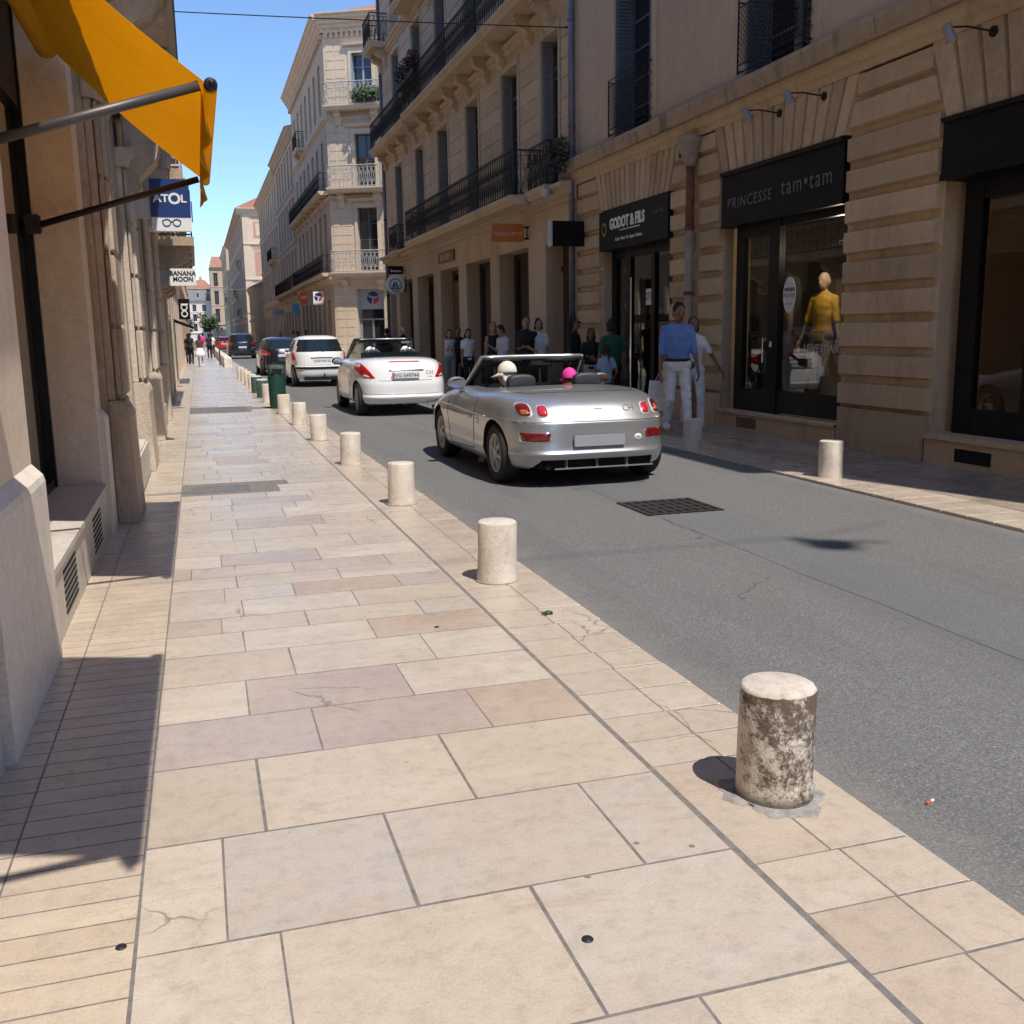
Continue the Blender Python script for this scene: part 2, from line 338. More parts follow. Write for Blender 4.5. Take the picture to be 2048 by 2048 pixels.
        if parent is not None: ob.parent = parent
        elif origin is not None: ob.location = origin
        return ob
def parent_world(o):
    m = o.matrix_basis.copy()
    while o.parent: o = o.parent; m = o.matrix_basis @ m
    return m
def weld(ob, recalc=True, ang=None, bev=0, seg=2):
    me = ob.data; bm = bmesh.new(); bm.from_mesh(me)
    bmesh.ops.remove_doubles(bm, verts=bm.verts, dist=1e-5)
    if recalc: bmesh.ops.recalc_face_normals(bm, faces=bm.faces)
    if bev:
        es = [e for e in bm.edges if len(e.link_faces) == 2 and e.calc_face_angle(0) > radians(35)]
        bmesh.ops.bevel(bm, geom=es, offset=bev, segments=seg, affect='EDGES', clamp_overlap=True)
    bm.to_mesh(me); bm.free()
    if ang is not None: autosmooth(ob, ang)
    return ob
def autosmooth(ob, ang=35):
    me = ob.data
    for p in me.polygons: p.use_smooth = True
    me.set_sharp_from_angle(angle=radians(ang)); return ob
def evaluated(ob, mods, keep=False):
    """apply a list of (type, settings) modifiers to ob"""
    for ty, kw in mods:
        md = ob.modifiers.new(ty, ty)
        for a, v in kw.items(): setattr(md, a, v)
    dg = bpy.context.evaluated_depsgraph_get(); dg.update()
    me = bpy.data.meshes.new_from_object(ob.evaluated_get(dg), depsgraph=dg)
    ob.modifiers.clear(); old = ob.data; ob.data = me; bpy.data.meshes.remove(old); return ob
def tag(o, label=None, cat=None, group=None, kind=None):
    if label: o['label'] = label
    if cat: o['category'] = cat
    if group: o['group'] = group
    if kind: o['kind'] = kind
    return o
def thing(name, label, cat, loc=(0, 0, 0), rz=0, group=None):
    o = bpy.data.objects.new(name, None); COL.objects.link(o); o.empty_display_size = .2
    o.location = loc; o.rotation_euler = (0, 0, rz)
    return tag(o, label, cat, group)
def sub_thing(name, label, parent, loc):
    o = bpy.data.objects.new(name, None); COL.objects.link(o); o.empty_display_size = .2; o.parent = parent
    o.location = parent_world(parent).inverted() @ Vector(loc); o['label'] = label; return o
def copy_tree(o, parent=None):
    c = o.copy(); COL.objects.link(c); c.parent = parent
    for ch in list(o.children): copy_tree(ch, c)
    return c
def drop(o):
    for ch in list(o.children): drop(ch)
    bpy.data.objects.remove(o)
def text(txt, size, mat, parent, fn, depth=.004, align='CENTER', name='lettering', sx=1.0, bold=0, shear=0, sp=1.0):
    """lettering as a mesh; fn(x, y, d) maps letter plane to world"""
    cu = bpy.data.curves.new('t', 'FONT'); cu.body = txt; cu.size = size; cu.align_x = align; cu.extrude = depth; cu.offset = bold; cu.shear = shear
    cu.resolution_u = 3; cu.space_character = sp; cu.space_line = .9
    o = bpy.data.objects.new('t', cu); COL.objects.link(o)
    dg = bpy.context.evaluated_depsgraph_get(); dg.update()
    me = bpy.data.meshes.new_from_object(o.evaluated_get(dg)); me.name = name
    bpy.data.objects.remove(o); bpy.data.curves.remove(cu)
    inv = parent_world(parent).inverted() if parent else Matrix()
    for v in me.vertices: v.co = inv @ Vector(fn(v.co.x*sx, v.co.y, v.co.z))
    me.materials.clear(); me.materials.append(M[mat])
    ob = bpy.data.objects.new(name, me); COL.objects.link(ob); ob.parent = parent; return ob
# ------------------------------------------------------------------ facade frame: u along wall, d outwards, z up
class Frame:
    def __init__(s, o, u, n): s.o = Vector(o); s.u = Vector(u).normalized(); s.n = Vector(n).normalized()
    def p(s, u, d, z): return s.o+s.u*u+s.n*d+Vector((0, 0, z))
    def box(s, mb, u0, u1, d0, d1, z0, z1):
        P = s.p; mb.hexa([P(u0, d0, z0), P(u1, d0, z0), P(u1, d1, z0), P(u0, d1, z0), P(u0, d0, z1), P(u1, d0, z1), P(u1, d1, z1), P(u0, d1, z1)])
    def prof(s, mb, poly, u0, u1):   # poly of (d,z) extruded along u
        mb.prism(poly, lambda d, z, t: s.p(t, d, z), u0, u1)
    def plate(s, mb, poly, d0, d1):  # poly of (u,z) extruded in d
        mb.prism(poly, lambda u, z, t: s.p(u, t, z), d0, d1)
    def wall(s, mb, u0, u1, z0, z1, ops, back=.35, front=0.0):
        """solid wall slab with rectangular openings (ua,ub,za,zb)"""
        us = sorted({u0, u1, *[o[0] for o in ops], *[o[1] for o in ops]}); zs = sorted({z0, z1, *[o[2] for o in ops], *[o[3] for o in ops]})
        us = [x for x in us if u0-1e-6 <= x <= u1+1e-6]; zs = [x for x in zs if z0-1e-6 <= x <= z1+1e-6]
        def hole(a, b): return any(o[0]-1e-6 <= a and b[0] <= o[1]+1e-6 and o[2]-1e-6 <= b[1] and b[2] <= o[3]+1e-6 for o in ops)
        for ua, ub in zip(us, us[1:]):
            run = None
            for za, zb in zip(zs, zs[1:]):
                if hole(ua, (ub, za, zb)):
                    if run: s.box(mb, ua, ub, -back, front, *run); run = None
                else: run = (run[0], zb) if run else (za, zb)
            if run: s.box(mb, ua, ub, -back, front, *run)
    def courses(s, mb, u0, u1, z0, z1, h, g=.03, pr=.025, edge=.012):
        """raised stone courses: chamfered blocks stacked over a flat wall"""
        n = max(1, round((z1-z0)/h)); h = (z1-z0)/n
        for i in range(n):
            a, b = z0+i*h+g/2, z0+(i+1)*h-g/2
            s.block(mb, u0, u1, a, b, 0.0, pr, edge)
    def block(s, mb, u0, u1, z0, z1, d0, d1, e):
        P = s.p
        mb.hexa([P(u0, d0, z0), P(u1, d0, z0), P(u1, d0, z1), P(u0, d0, z1), P(u0+e, d1, z0+e), P(u1-e, d1, z0+e), P(u1-e, d1, z1-e), P(u0+e, d1, z1-e)])
    def sub(s, u, d=0): return Frame(s.p(u, d, 0), s.u, s.n)
def scroll(cx, cz, r, turns, a0, dirn, n=14):
    return [(cx+r*(1-.8*t/n)*cos(a0+dirn*turns*2*pi*t/n), cz+r*(1-.8*t/n)*sin(a0+dirn*turns*2*pi*t/n)) for t in range(n+1)]
def railing(F, u0, u1, z0, z1, d, parent, mat='iron', step=.26, ornate=2, ends=(1, 1), d_in=0.0, name='railing', r=.008):
    """wrought iron balcony front with side returns"""
    mb = MB(); H = z1-z0
    def panel(fn, L):
        n = max(1, round(L/step)); st = L/n
        mb.tube([fn(0, z1), fn(L, z1)], r*2.0, 4); mb.tube([fn(0, z0+.05), fn(L, z0+.05)], r*1.3, 4); mb.tube([fn(0, z1-.12*H), fn(L, z1-.12*H)], r, 4)
        for i in range(n+1): mb.tube([fn(i*st, z0), fn(i*st, z1)], r*1.1, 4)
        if ornate:
            for i in range(n):
                c = (i+.5)*st; ra = min(st*.42, H*.19)
                for cz, a0, dr in ((z0+.27*H, pi/2, 1), (z0+.64*H, -pi/2, 1)):
                    mb.tube([fn(*q) for q in scroll(c, cz, ra, 1.3, a0, dr if i % 2 else -dr, 9)], r*.9, 3, False)
                if ornate > 1:
                    mb.tube([fn(*q) for q in [(c-st*.45, z0+.06*H), (c-st*.1, z0+.45*H), (c+st*.4, z0+.85*H)]], r*.8, 3, False)
                    mb.tube([fn(*q) for q in [(c+st*.45, z0+.06*H), (c+st*.1, z0+.45*H), (c-st*.4, z0+.85*H)]], r*.8, 3, False)
                    mb.tube([fn(*q) for q in scroll(c, z1-.06*H, .05*H, 1, 0, 1, 6)], r*.8, 3, False)
    panel(lambda u, z: F.p(u0+u, d, z), u1-u0)
    for e, u in zip(ends, (u0, u1)):
        if e: panel(lambda q, z, u=u: F.p(u, d_in+q, z), d-d_in)
    return mb.build(name, mat, parent)
def window(F, u0, u1, z0, z1, parent, rec=.22, frame='winframe', glass='winglass', bars=3, name='window', lv=2, tr=0):
    """french window: frame mesh with glazing bars, pane as a sub-part"""
    f = MB(); fw = .06; d = -rec
    F.box(f, u0, u0+fw, d-.06, d, z0, z1); F.box(f, u1-fw, u1, d-.06, d, z0, z1)
    F.box(f, u0+fw, u1-fw, d-.06, d, z1-fw, z1); F.box(f, u0+fw, u1-fw, d-.06, d, z0, z0+.09)
    m = (u0+u1)/2
    if lv == 2: F.box(f, m-.05, m+.05, d-.055, d+.012, z0+.09, z1-fw)
    for i in range(1, bars+1):
        z = z0+(z1-z0)*i/(bars+1); F.box(f, u0+fw, u1-fw, d-.045, d-.006, z-.015, z+.015)
    if tr: F.box(f, u0+fw, u1-fw, d-.05, d+.006, z1-tr-.04, z1-tr+.04)
    fr = f.build(name, frame, parent)
    g = MB(); F.box(g, u0+fw, u1-fw, d-.034, d-.026, z0+.09, z1-fw); g.build('pane', glass, fr)
    return fr
def shutter(F, u, z0, z1, w, d0, parent, mat='shutter', along=False, name='shutter'):
    """louvred shutter leaf, folded into the reveal (along=False) or against the wall"""
    mb = MB(); t = .035
    def bx(a0, a1, b0, b1, z0_, z1_):
        if along: F.box(mb, u+a0, u+a1, d0+b0, d0+b1, z0_, z1_)
        else: F.box(mb, u+b0, u+b1, d0-a1, d0-a0, z0_, z1_)
    bx(0, .06, 0, t, z0, z1); bx(w-.06, w, 0, t, z0, z1)
    for zz in (z0, (z0+z1)/2-.04, z1-.08): bx(.06, w-.06, 0, t, zz, zz+.08)
    z = z0+.1
    while z < z1-.1:
        bx(.06, w-.06, .008, t-.008, z, z+.045); z += .06
    return mb.build(name, mat, parent)
def console(F, u0, u1, ztop, h, dep, mb):
    """scroll bracket profile"""
    pts = [(0, ztop-h), (dep*.12, ztop-h), (dep*.26, ztop-h*.93), (dep*.36, ztop-h*.80), (dep*.30, ztop-h*.64), (dep*.42, ztop-h*.48), (dep*.70, ztop-h*.42), (dep*.9, ztop-h*.33), (dep*.94, ztop-h*.22), (dep*.84, ztop-h*.15), (dep*1.0, ztop-h*.12), (dep*1.0, ztop), (0, ztop)]
    F.prof(mb, pts, u0, u1)
def cornice(F, u0, u1, z0, z1, dep, mb, steps=3):
    pts = [(-.02, z0), (dep*.18, z0)]
    for i in range(steps):
        a = z0+(z1-z0)*(i+.6)/(steps+.4); d = dep*(.18+.82*(i+1)/steps)
        pts += [(dep*(.18+.82*i/steps), a), (d, a+(z1-z0)*.12)]
    pts += [(dep, z1), (-.02, z1+.03)]
    F.prof(mb, pts, u0, u1)
def leaves(mb, c, rad, n, size, rng, mats=('leaf',), flat_=1.0):
    for i in range(n):
        m = rng.choice(mats); mb.mat(m)
        d = Vector((rng.gauss(0, 1), rng.gauss(0, 1), rng.gauss(0, 1))).normalized()*rng.random()**.4
        p = Vector(c)+Vector((d.x*rad[0], d.y*rad[1], d.z*rad[2]))
        a = Vector((rng.gauss(0, 1), rng.gauss(0, 1), rng.gauss(0, .7))).normalized(); b = a.orthogonal().normalized(); s = size*rng.uniform(.6, 1.4)
        mb.face([p-a*s, p+b*s*.45, p+a*s, p-b*s*.45])
# ------------------------------------------------------------------ ground
ROAD = -.03
KL, KR = 1.93, 5.75      # left kerb, right kerb
XL, XR = -.74, 7.64      # left and right building lines
Y0, Y1 = -8, 420
g = MB(); g.box(-400, 400, -300, 900, -.6, -.075); tag(g.build('ground', 'concrete'), kind='structure')
g = MB(); g.box(KL-.02, KR+.02, Y0, Y1, -.073, ROAD); tag(g.build('road', 'asphalt'), kind='structure')
g = MB(); g.box(7.6, 60, 42.2, 55.8, -.073, -.02); g.box(-60, -.7, 150, 158, -.073, -.02); tag(g.build('side_street', 'asphalt'), kind='structure')
g = MB()
def strip(mb, pts, z0, z1):
    for (xa, xb, ya), (xc, xd, yb) in zip(pts, pts[1:]): mb.hexa([(xa, ya, z0), (xb, ya, z0), (xd, yb, z0), (xc, yb, z0), (xa, ya, z1), (xb, ya, z1), (xd, yb, z1), (xc, yb, z1)])
rp = random.Random(3)
strip(g, [(3.53+rp.uniform(-.015, .015), 4.17+rp.uniform(-.015, .015), Y0+i*.7) for i in range(90)], ROAD-.004, ROAD+.0022)
tag(g.build('road_patch', 'asphalt_patch'), kind='structure')
g = MB(); g.mat('mortar')
g.box(-1.6, KL-.012, Y0, Y1, -.074, -.0008); tag(g.build('pavement', 'mortar'), kind='structure')
g = MB(); g.box(KR+.012, XR+.6, Y0, 42.2, -.074, -.006); g.box(KR+.012, XR+.6, 55.8, Y1, -.074, -.006); tag(g.build('pavement', 'mortar'), kind='structure')
# main slabs of the left pavement: rows and joints as they lie near the camera, then at random
rows = [(.0, [.2, .8]), (.62, [-.05, .62]), (1.25, [-.2, .99]), (1.84, [.10, .77]), (2.40, [-.03, .46, 1.12]), (2.95, [.10, .77]), (3.51, [.34, .99]), (3.95, [.10, .77]), (4.38, [.32, .97]), (4.80, [.12, .76]), (5.15, [.02, .46, 1.08]), (5.44, [.14, .77]), (5.79, [.05, .45, 1.08]), (6.10, [.13, .76]), (6.40, [-.14, .50, 1.12]), (6.70, [.05, .7])]
y = 7.08; rr = random.Random(11)
while y < 170:
    h = rr.choice((.32, .36, .42, .46)); js = []; x = -.25+rr.uniform(.2, .6)
    while x < 1.2: js.append(x); x += rr.uniform(.42, .75)
    rows.append((y, js)); y += h if y < 60 else h*3
g = MB(); gap = .0055
holes = [(-.17, .41, 10.03, 10.43), (-.24, .87, 20.7, 22.3)]
for (ya, js), (yb, _) in zip(rows, rows[1:]):
    xs = [-.250]+js+[1.394]
    gp = gap*(.62 if ya > 3 else .8)
    for xa, xb in zip(xs, xs[1:]):
        if any(xa < h[1] and xb > h[0] and ya < h[3] and yb > h[2] for h in holes): z = -.003
        else: z = rr.uniform(-.0004, .0004)
        jt = lambda: rr.uniform(-.0022, .0022) if ya < 25 else 0
        q_ = [(xa+gp+jt(), ya+gap*.8+jt()), (xb-gp+jt(), ya+gap*.8+jt()), (xb-gp+jt(), yb-gap*.8+jt()), (xa+gp+jt(), yb-gap*.8+jt())]
        g.hexa([(x, y, -.05) for x, y in q_]+[(x, y, z) for x, y in q_])
g.bbox(-.24, 1.38, Y0, -.01, -.05, 0, .003)
tag(g.build('pavement_slabs', 'slab'), kind='structure')
# narrow planks against the wall
g = MB(); y = -1.0
while y < 130:
    st = .112 if y < 25 else .5
    xa = -.62 if y < 9.4 else -.60
    g.box(xa+.003, -.255, y+.0034, y+st-.0034, -.05, rr.uniform(-.0003, .0003))
    g.box(-1.3, xa-.004, y+.0034, y+st-.0034, -.05, -.0002)
    y += st
tag(g.build('paving_strip', 'plank'), kind='structure')
# kerb band: two columns of tiles with pale joints
g = MB(); y = -2.0; i = 0
near = [1.25, 1.78, 2.04, 2.30, 2.86, 3.13, 3.42]
ys = [-.9, -.3, .3, .75, 1.02, 1.28, 1.53, 1.78, 2.04, 2.30, 2.98]; y = 3.2
while y < 150: ys.append(y); y += rr.choice((.24, .27, .3)) if y < 50 else .9
for ya, yb in zip(ys, ys[1:]):
    m = 1.68+rr.uniform(-.008, .008) if not (2.25 < ya < 2.9) else 1.66
    g.box(1.412, m-.003, ya+.003, yb-.003, -.05, rr.uniform(-.0004, .0004))
    g.bbox(m+.003, KL+rr.uniform(-.006, .006), ya+.003, yb-.003, -.07, rr.uniform(-.0002, .0006), .003)
tag(g.build('kerb_stones', 'kerbtile'), kind='structure')
# right pavement
g = MB(); y = -2.0
while y < 41.8:
    st = .29
    g.bbox(KR, KR+.26, y+.004, y+st-.004, -.07, rr.uniform(-.002, .001), .005); g.bbox(KR+.268, KR+.535, y+.004, y+st-.004, -.05, 0, .003); y += st
y = 56.2
while y < 110:
    g.bbox(KR, KR+.535, y+.004, y+.9, -.07, 0, .005); y += .91
tag(g.build('kerb_stones', 'kerbtile'), kind='structure')
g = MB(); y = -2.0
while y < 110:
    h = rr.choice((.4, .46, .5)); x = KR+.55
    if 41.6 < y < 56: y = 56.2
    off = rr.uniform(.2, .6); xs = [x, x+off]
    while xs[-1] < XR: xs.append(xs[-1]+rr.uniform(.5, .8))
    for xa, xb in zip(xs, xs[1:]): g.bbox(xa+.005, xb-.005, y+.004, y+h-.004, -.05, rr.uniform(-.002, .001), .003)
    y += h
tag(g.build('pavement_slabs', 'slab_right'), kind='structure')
# ------------------------------------------------------------------ drains and grates
def plate_cover(x0, x1, y0, y1, label, slots):
    o = thing('drain_grate', label, 'drain cover', ((x0+x1)/2, (y0+y1)/2, 0))
    f = MB(); f.box(x0, x1, y0, y0+.025, -.02, .004); f.box(x0, x1, y1-.025, y1, -.02, .004); f.box(x0, x0+.025, y0+.025, y1-.025, -.02, .004); f.box(x1-.025, x1, y0+.025, y1-.025, -.02, .004)
    f.build('frame', 'asph_metal', o)
    b = MB(); n = slots
    b.box(x0+.025, x1-.025, y0+.025, y1-.025, -.02, -.0025)
    for i in range(n):
        x = x0+.03+(x1-x0-.06)*i/n; b.box(x, x+(x1-x0-.06)/n*.6, y0+.03, y1-.03, -.006, .002)
    b.build('bars', 'asph_metal', o)
plate_cover(-.16, .40, 10.04, 10.42, 'grey metal drain cover set in the left pavement, the nearer of the two there', 22)
plate_cover(-.23, .86, 20.9, 22.2, 'long grey metal drain cover in the left pavement, the farther of the two there', 40)
t = thing('gutter_channel', 'short metal drainage slot running from the left wall to the nearer pavement drain', 'drain channel', (-.42, 10.1, 0))
f = MB(); f.box(-.6, -.17, 10.05, 10.075, -.02, .003); f.box(-.6, -.17, 10.135, 10.16, -.02, .003); f.build('rail', 'asph_metal', t)
f = MB(); f.box(-.6, -.17, 10.075, 10.135, -.02, -.004); f.build('slot', 'void', t)
o = thing('road_grate', 'square cast iron storm drain grate with slots in the asphalt', 'drain grate', (3.83, 7.8, ROAD))
f = MB(); f.box(3.49, 4.16, 7.49, 8.11, ROAD-.02, ROAD+.0055); f.build('pit', 'void', o)
f = MB()
for i in range(9):
    x = 3.49+.67*i/8; f.box(x-.017, x+.017, 7.47, 8.13, ROAD, ROAD+.012)
for i in range(5):
    y = 7.49+.62*i/4; f.box(3.47, 4.18, y-.02, y+.02, ROAD, ROAD+.0105)
f.build('bars', 'castiron', o)
# ------------------------------------------------------------------ bollards
def bollard_mesh(name, m, r=.122, h=.375, seed=0):
    q = random.Random(seed); mb = MB(); prof = [(r+.004, -.02), (r+.003, .02), (r, .06), (r, h*.5), (r-.001, h-.014), (r-.004, h-.005), (r-.012, h), (.001, h+.001)]
    chip = [max(0, q.gauss(-.004, .005)) for k in range(48)]
    def jt_(k, z): return (.0022*sin(3*k*2*pi/48+z*9)+q.uniform(-.0012, .0012)-(chip[k]*.8 if z > h-.02 else 0))*(z < h-.0001)
    R = []
    for rad, z in prof:
        R.append([((rad+jt_(k, z))*cos(2*pi*k/48), (rad+jt_(k, z))*sin(2*pi*k/48), z-(chip[k] if h-.02 < z < h-.0001 else 0)) for k in range(48)])
    mb.rings(R); ob = mb.build(name, m); autosmooth(ob, 40); return ob
b0 = bollard_mesh('bollard', 'bollard_dirty', .121, .378)
b0.location = (1.70, 2.67, 0); b0.rotation_euler.z = 2.2
tag(b0, 'stone bollard blotched with dark brown grime, nearest the camera', 'bollard', 'stone bollards along the left kerb')
col = MB(); R = []; q = random.Random(5)
for r_, z in ((.165, .0008), (.155, .003), (.13, .007), (.12, .007)):
    R.append([((r_+(.016*sin(3*t_+.4)+.011*sin(7*t_+1)+.006*sin(17*t_)+.004*sin(31*t_) if r_ > .14 else 0))*cos(t_), (r_+(.016*sin(3*t_+.4)+.011*sin(7*t_+1)+.006*sin(17*t_)+.004*sin(31*t_) if r_ > .14 else 0))*sin(t_), z) for t_ in [2*pi*k/80 for k in range(80)]])
col.rings(R, cap0=False, cap1=False); c = col.build('mortar_collar', 'concrete', b0, True, world=False)
bl = bollard_mesh('bollard', 'bollard', .119, .37, 1)
left_b = [(1.655, 5.73), (1.64, 8.70), (1.61, 11.62), (1.57, 14.5), (1.555, 17.25), (1.50, 19.75)]
labs = ['clean pale bollard behind the grimy one, second along the left kerb', 'pale bollard with tan water stains, third along the left kerb', 'pale pitted bollard level with the rear wheel of the silver car', 'pale bollard with a brown scar, fifth along the left kerb', 'pale bollard just behind the one with a brown scar', 'pale bollard touching the near side of the tall green bin']
for i, ((x, y), lb) in enumerate(zip(left_b, labs)):
    c = bl if i == 0 else bl.copy()
    if i: COL.objects.link(c)
    c.location = (x, y, 0); c.rotation_euler = (.018*sin(i*2.3), .02*sin(i*1.7+1), i*1.3); tag(c, lb, 'bollard', 'stone bollards along the left kerb')
    ring = MB(); ring.lathe([(.135+.01*(i % 2), .001), (.13, .006), (.118, .007)], n=30)
    k = ring.build('mortar_collar', 'concrete', c, True, world=False)
far = [(1.42, 23.3), (1.40, 29.6), (1.39, 31.9), (1.37, 34.3), (1.35, 36.6)]
flab = ['thin pale bollard half hidden behind the tall green bin', 'pale bollard just beyond the two green posts', 'second pale bollard beyond the two green posts', 'third pale bollard beyond the two green posts', 'pale bollard farthest from the camera, end of the kerb row']
for i, ((x, y), lb) in enumerate(zip(far, flab)):
    c = bl.copy(); COL.objects.link(c); c.location = (x, y, 0); c.rotation_euler.z = i*2.1; c.scale = (1, 1, 1.12); tag(c, lb, 'bollard', 'stone bollards along the left kerb')
for (x, y), lb in zip([(5.93, 11.45), (6.02, 8.62)], ['grey shaded bollard on the right pavement beside the silver car', 'mottled grey bollard on the right pavement, nearest the shop fronts']):
    c = bl.copy(); COL.objects.link(c); c.location = (x, y, 0); c.rotation_euler.z = y; tag(c, lb, 'bollard', 'stone bollards along the right kerb')
for i, (x, y, lb) in enumerate([(1.40, 27.4, 'short square green post with pale cap, farther of the pair'), (1.42, 25.2, 'short square green post with pale cap, nearer of the pair')]):
    t = thing('green_post', lb, 'post', (x, y, 0), 0, 'green posts beyond the bin')
    f = MB(); f.lathe([(.135, 0), (.135, .40), (.13, .41)], (x, y, 0), 20); autosmooth(f.build('post', 'bin_green2', t))
    f = MB(); f.lathe([(.137, .41), (.14, .425), (.10, .45), (.01, .452)], (x, y, 0), 20); autosmooth(f.build('cap', 'offwhite', t))
# litter bin
t = thing('litter_bin', 'tall round dark green litter bin standing among the kerb bollards', 'litter bin', (1.50, 21.3, 0))
f = MB(); f.lathe([(.145, .0), (.15, .05), (.16, .06), (.168, .35), (.172, .70), (.168, .72)], (1.50, 21.3, 0), 28)
for k in range(28):
    a = 2*pi*k/28; f.tube([(1.5+.163*cos(a), 21.3+.163*sin(a), .08), (1.5+.173*cos(a), 21.3+.173*sin(a), .69)], .005, 4)
autosmooth(f.build('bin_body', 'bin_green', t))
f = MB(); f.lathe([(.182, .72), (.186, .82), (.17, .86), (.13, .89), (.01, .895)], (1.50, 21.3, 0), 8); f.build('lid', 'bin_green2', t)
f = MB(); f.box(1.40, 1.60, 21.108, 21.13, .745, .81); f.build('opening', 'void', t)
# long stone barrier blocks at the far kerb
t = thing('stone_barrier', 'long low pale stone barrier beam along the far end of the left kerb', 'barrier', (1.3, 80, 0))
f = MB(); n = 20
for i in range(n):
    ya = 50.6+i*3.3; f.bbox(1.15+.004*i, 1.50+.004*i, ya, ya+3.25, -.02, .46, .03)
f.build('beam', 'bollard', t)
t = thing('sign_pole', 'thin dark green pole beside the far stone barrier', 'pole', (1.02, 54, 0))
f = MB(); f.tube([(1.02, 54, 0), (1.02, 54, 2.3)], .04, 8); f.build('pole', 'bin_green2', t)
f = MB(); f.lathe([(.06, 2.3), (.06, 2.36), (.01, 2.38)], (1.02, 54, 0), 10); f.build('cap', 'bin_green2', t)
# cigarette end
t = thing('cigarette_end', 'orange and white cigarette end lying on the asphalt', 'cigarette end', (2.17, 2.5, ROAD))
f = MB(); f.tube([(2.15, 2.49, ROAD+.005), (2.175, 2.50, ROAD+.005)], .0048, 8); f.build('filter', 'c_orange', t)
f = MB(); f.tube([(2.175, 2.50, ROAD+.005), (2.19, 2.506, ROAD+.005)], .0045, 8); f.build('paper', 'white', t)
for (x, y, r_, lb) in [(-.285, 2.46, .014, 'flat black gum spot on the narrow planks by the wall'), (.83, 2.12, .016, 'flat black gum spot in the middle of the nearest slabs'), (1.08, 4.88, .014, 'flat black gum spot on a slab near the second bollard')]:
    f = MB(); f.lathe([(r_, .0), (r_*.9, .003), (.001, .004)], (x, y, 0), 14); tag(f.build('gum_spot', 'letter_black', None, True, (x, y, 0)), lb, 'gum spot', 'gum spots on the pavement')
# weed tuft at the kerb joint
f = MB(); leaves(f, (1.69, 4.9, .01), (.03, .02, .008), 40, .011, random.Random(2)); tag(f.build('weed_tuft', 'leaf', None, None, (1.69, 4.9, 0)), 'tiny green weed growing in the kerb joint beyond the second bollard', 'weed')
# ------------------------------------------------------------------ RIGHT: rusticated shop building
FR = Frame((XR, 0, 0), (0, 1, 0), (-1, 0, 0))
R1A, R1B, H1 = 3.0, 19.98, 11.5
b1 = thing('stone_building', 'rusticated brown stone building on the right with three black shop fronts', 'building', (XR, 11.5, 0))
ops = [(5.9, 9.2, .0, 3.62), (10.88, 13.93, 0, 3.76), (15.66, 18.69, 0, 3.74)]
wins1 = [(7.0, 8.62), (11.7, 13.32), (16.42, 18.02)]
f = MB(); f.mat('st_right')
FR.wall(f, R1A, R1B, 0, 4.42, ops, .5, -.055)
f.mat('st_plaster')
FR.wall(f, R1A, R1B, 4.42, H1, [(a, b, 4.97, 8.0) for a, b in wins1]+[(a, b, 8.9, 10.9) for a, b in wins1], .5, 0)
f.mat('int_dark'); f.box(XR+.5, XR+11, R1A, R1B, 4.4, H1); f.box(XR+4.0, XR+11, R1A, R1B, 0, 4.4)
for u in (R1A, 9.9, 14.8, R1B-.4): f.box(XR+.5, XR+4, u, u+.4, 0, 4.4)
f.build('wall', None, b1)
# rusticated piers: one raised chamfered block per course
f = MB(); zc = [.50, .86, 1.20, 1.585, 1.95, 2.315, 2.67, 3.035, 3.39]
def pier(ua, ub, zt, pw=0):
    for a, b in zip(zc, zc[1:]+[zt]):
        FR.block(f, ua, ub, a+.034, b-.038, -.055, .028, .024)
    FR.box(f, ua+.02, ub-.02, -.055, .018, .0, .505)
pier(9.22, 10.86, 3.76); pier(13.95, 14.62, 3.76); pier(14.86, 15.64, 3.76); pier(18.71, 19.98, 3.76); pier(3.0, 5.88, 3.76)
def voussoirs(ua, ub, zb, zt, n, lean=.17):
    w = (ub-ua)/n
    for i in range(n):
        def sk(u): return u+(u-(ua+ub)/2)*lean
        a, b = ua+i*w+.018, ua+(i+1)*w-.018
        pts = [(a, zb), (b, zb), (sk(b), zt), (sk(a), zt)]
        i0 = len(f.v); P = FR.p
        f.hexa([P(pts[0][0]-.012, -.055, zb), P(pts[1][0]+.012, -.055, zb), P(pts[2][0]+.012, -.055, zt), P(pts[3][0]-.012, -.055, zt), P(pts[0][0]+.01, .028, zb), P(pts[1][0]-.01, .028, zb), P(pts[2][0]-.01, .028, zt), P(pts[3][0]+.01, .028, zt)])
voussoirs(10.9, 13.91, 3.765, 4.425, 13); voussoirs(15.68, 18.67, 3.745, 4.425, 15); voussoirs(5.92, 9.18, 3.62, 4.425, 11)
for ua, ub, da, db in ((9.22, 10.86, .22, .20), (13.95, 15.64, .2, .2), (18.71, 19.95, .2, 0)):   # trapezoid stones between the arches
    z0, z1 = 3.80, 4.12
    P = FR.p; f.hexa([P(ua, -.055, z0), P(ub, -.055, z0), P(ub-db*.5, -.055, z1), P(ua+da*.5, -.055, z1), P(ua+.035, .028, z0+.03), P(ub-.035, .028, z0+.03), P(ub-db*.5-.035, .028, z1-.03), P(ua+da*.5+.035, .028, z1-.03)])
    FR.block(f, ua+da*.5+.05, ub-db*.5-.05, z1+.03, 4.42, -.055, .028, .03)
f.build('rusticated_stone', 'st_right', b1)
f = MB(); f.mat('st_right')
FR.prof(f, [(-.055, 4.42), (.05, 4.42), (.06, 4.50), (.10, 4.53), (.13, 4.60), (.13, 4.66), (-.03, 4.66)], R1A, R1B)
f.mat('st_dirtyledge')
u = R1A; q = random.Random(4)
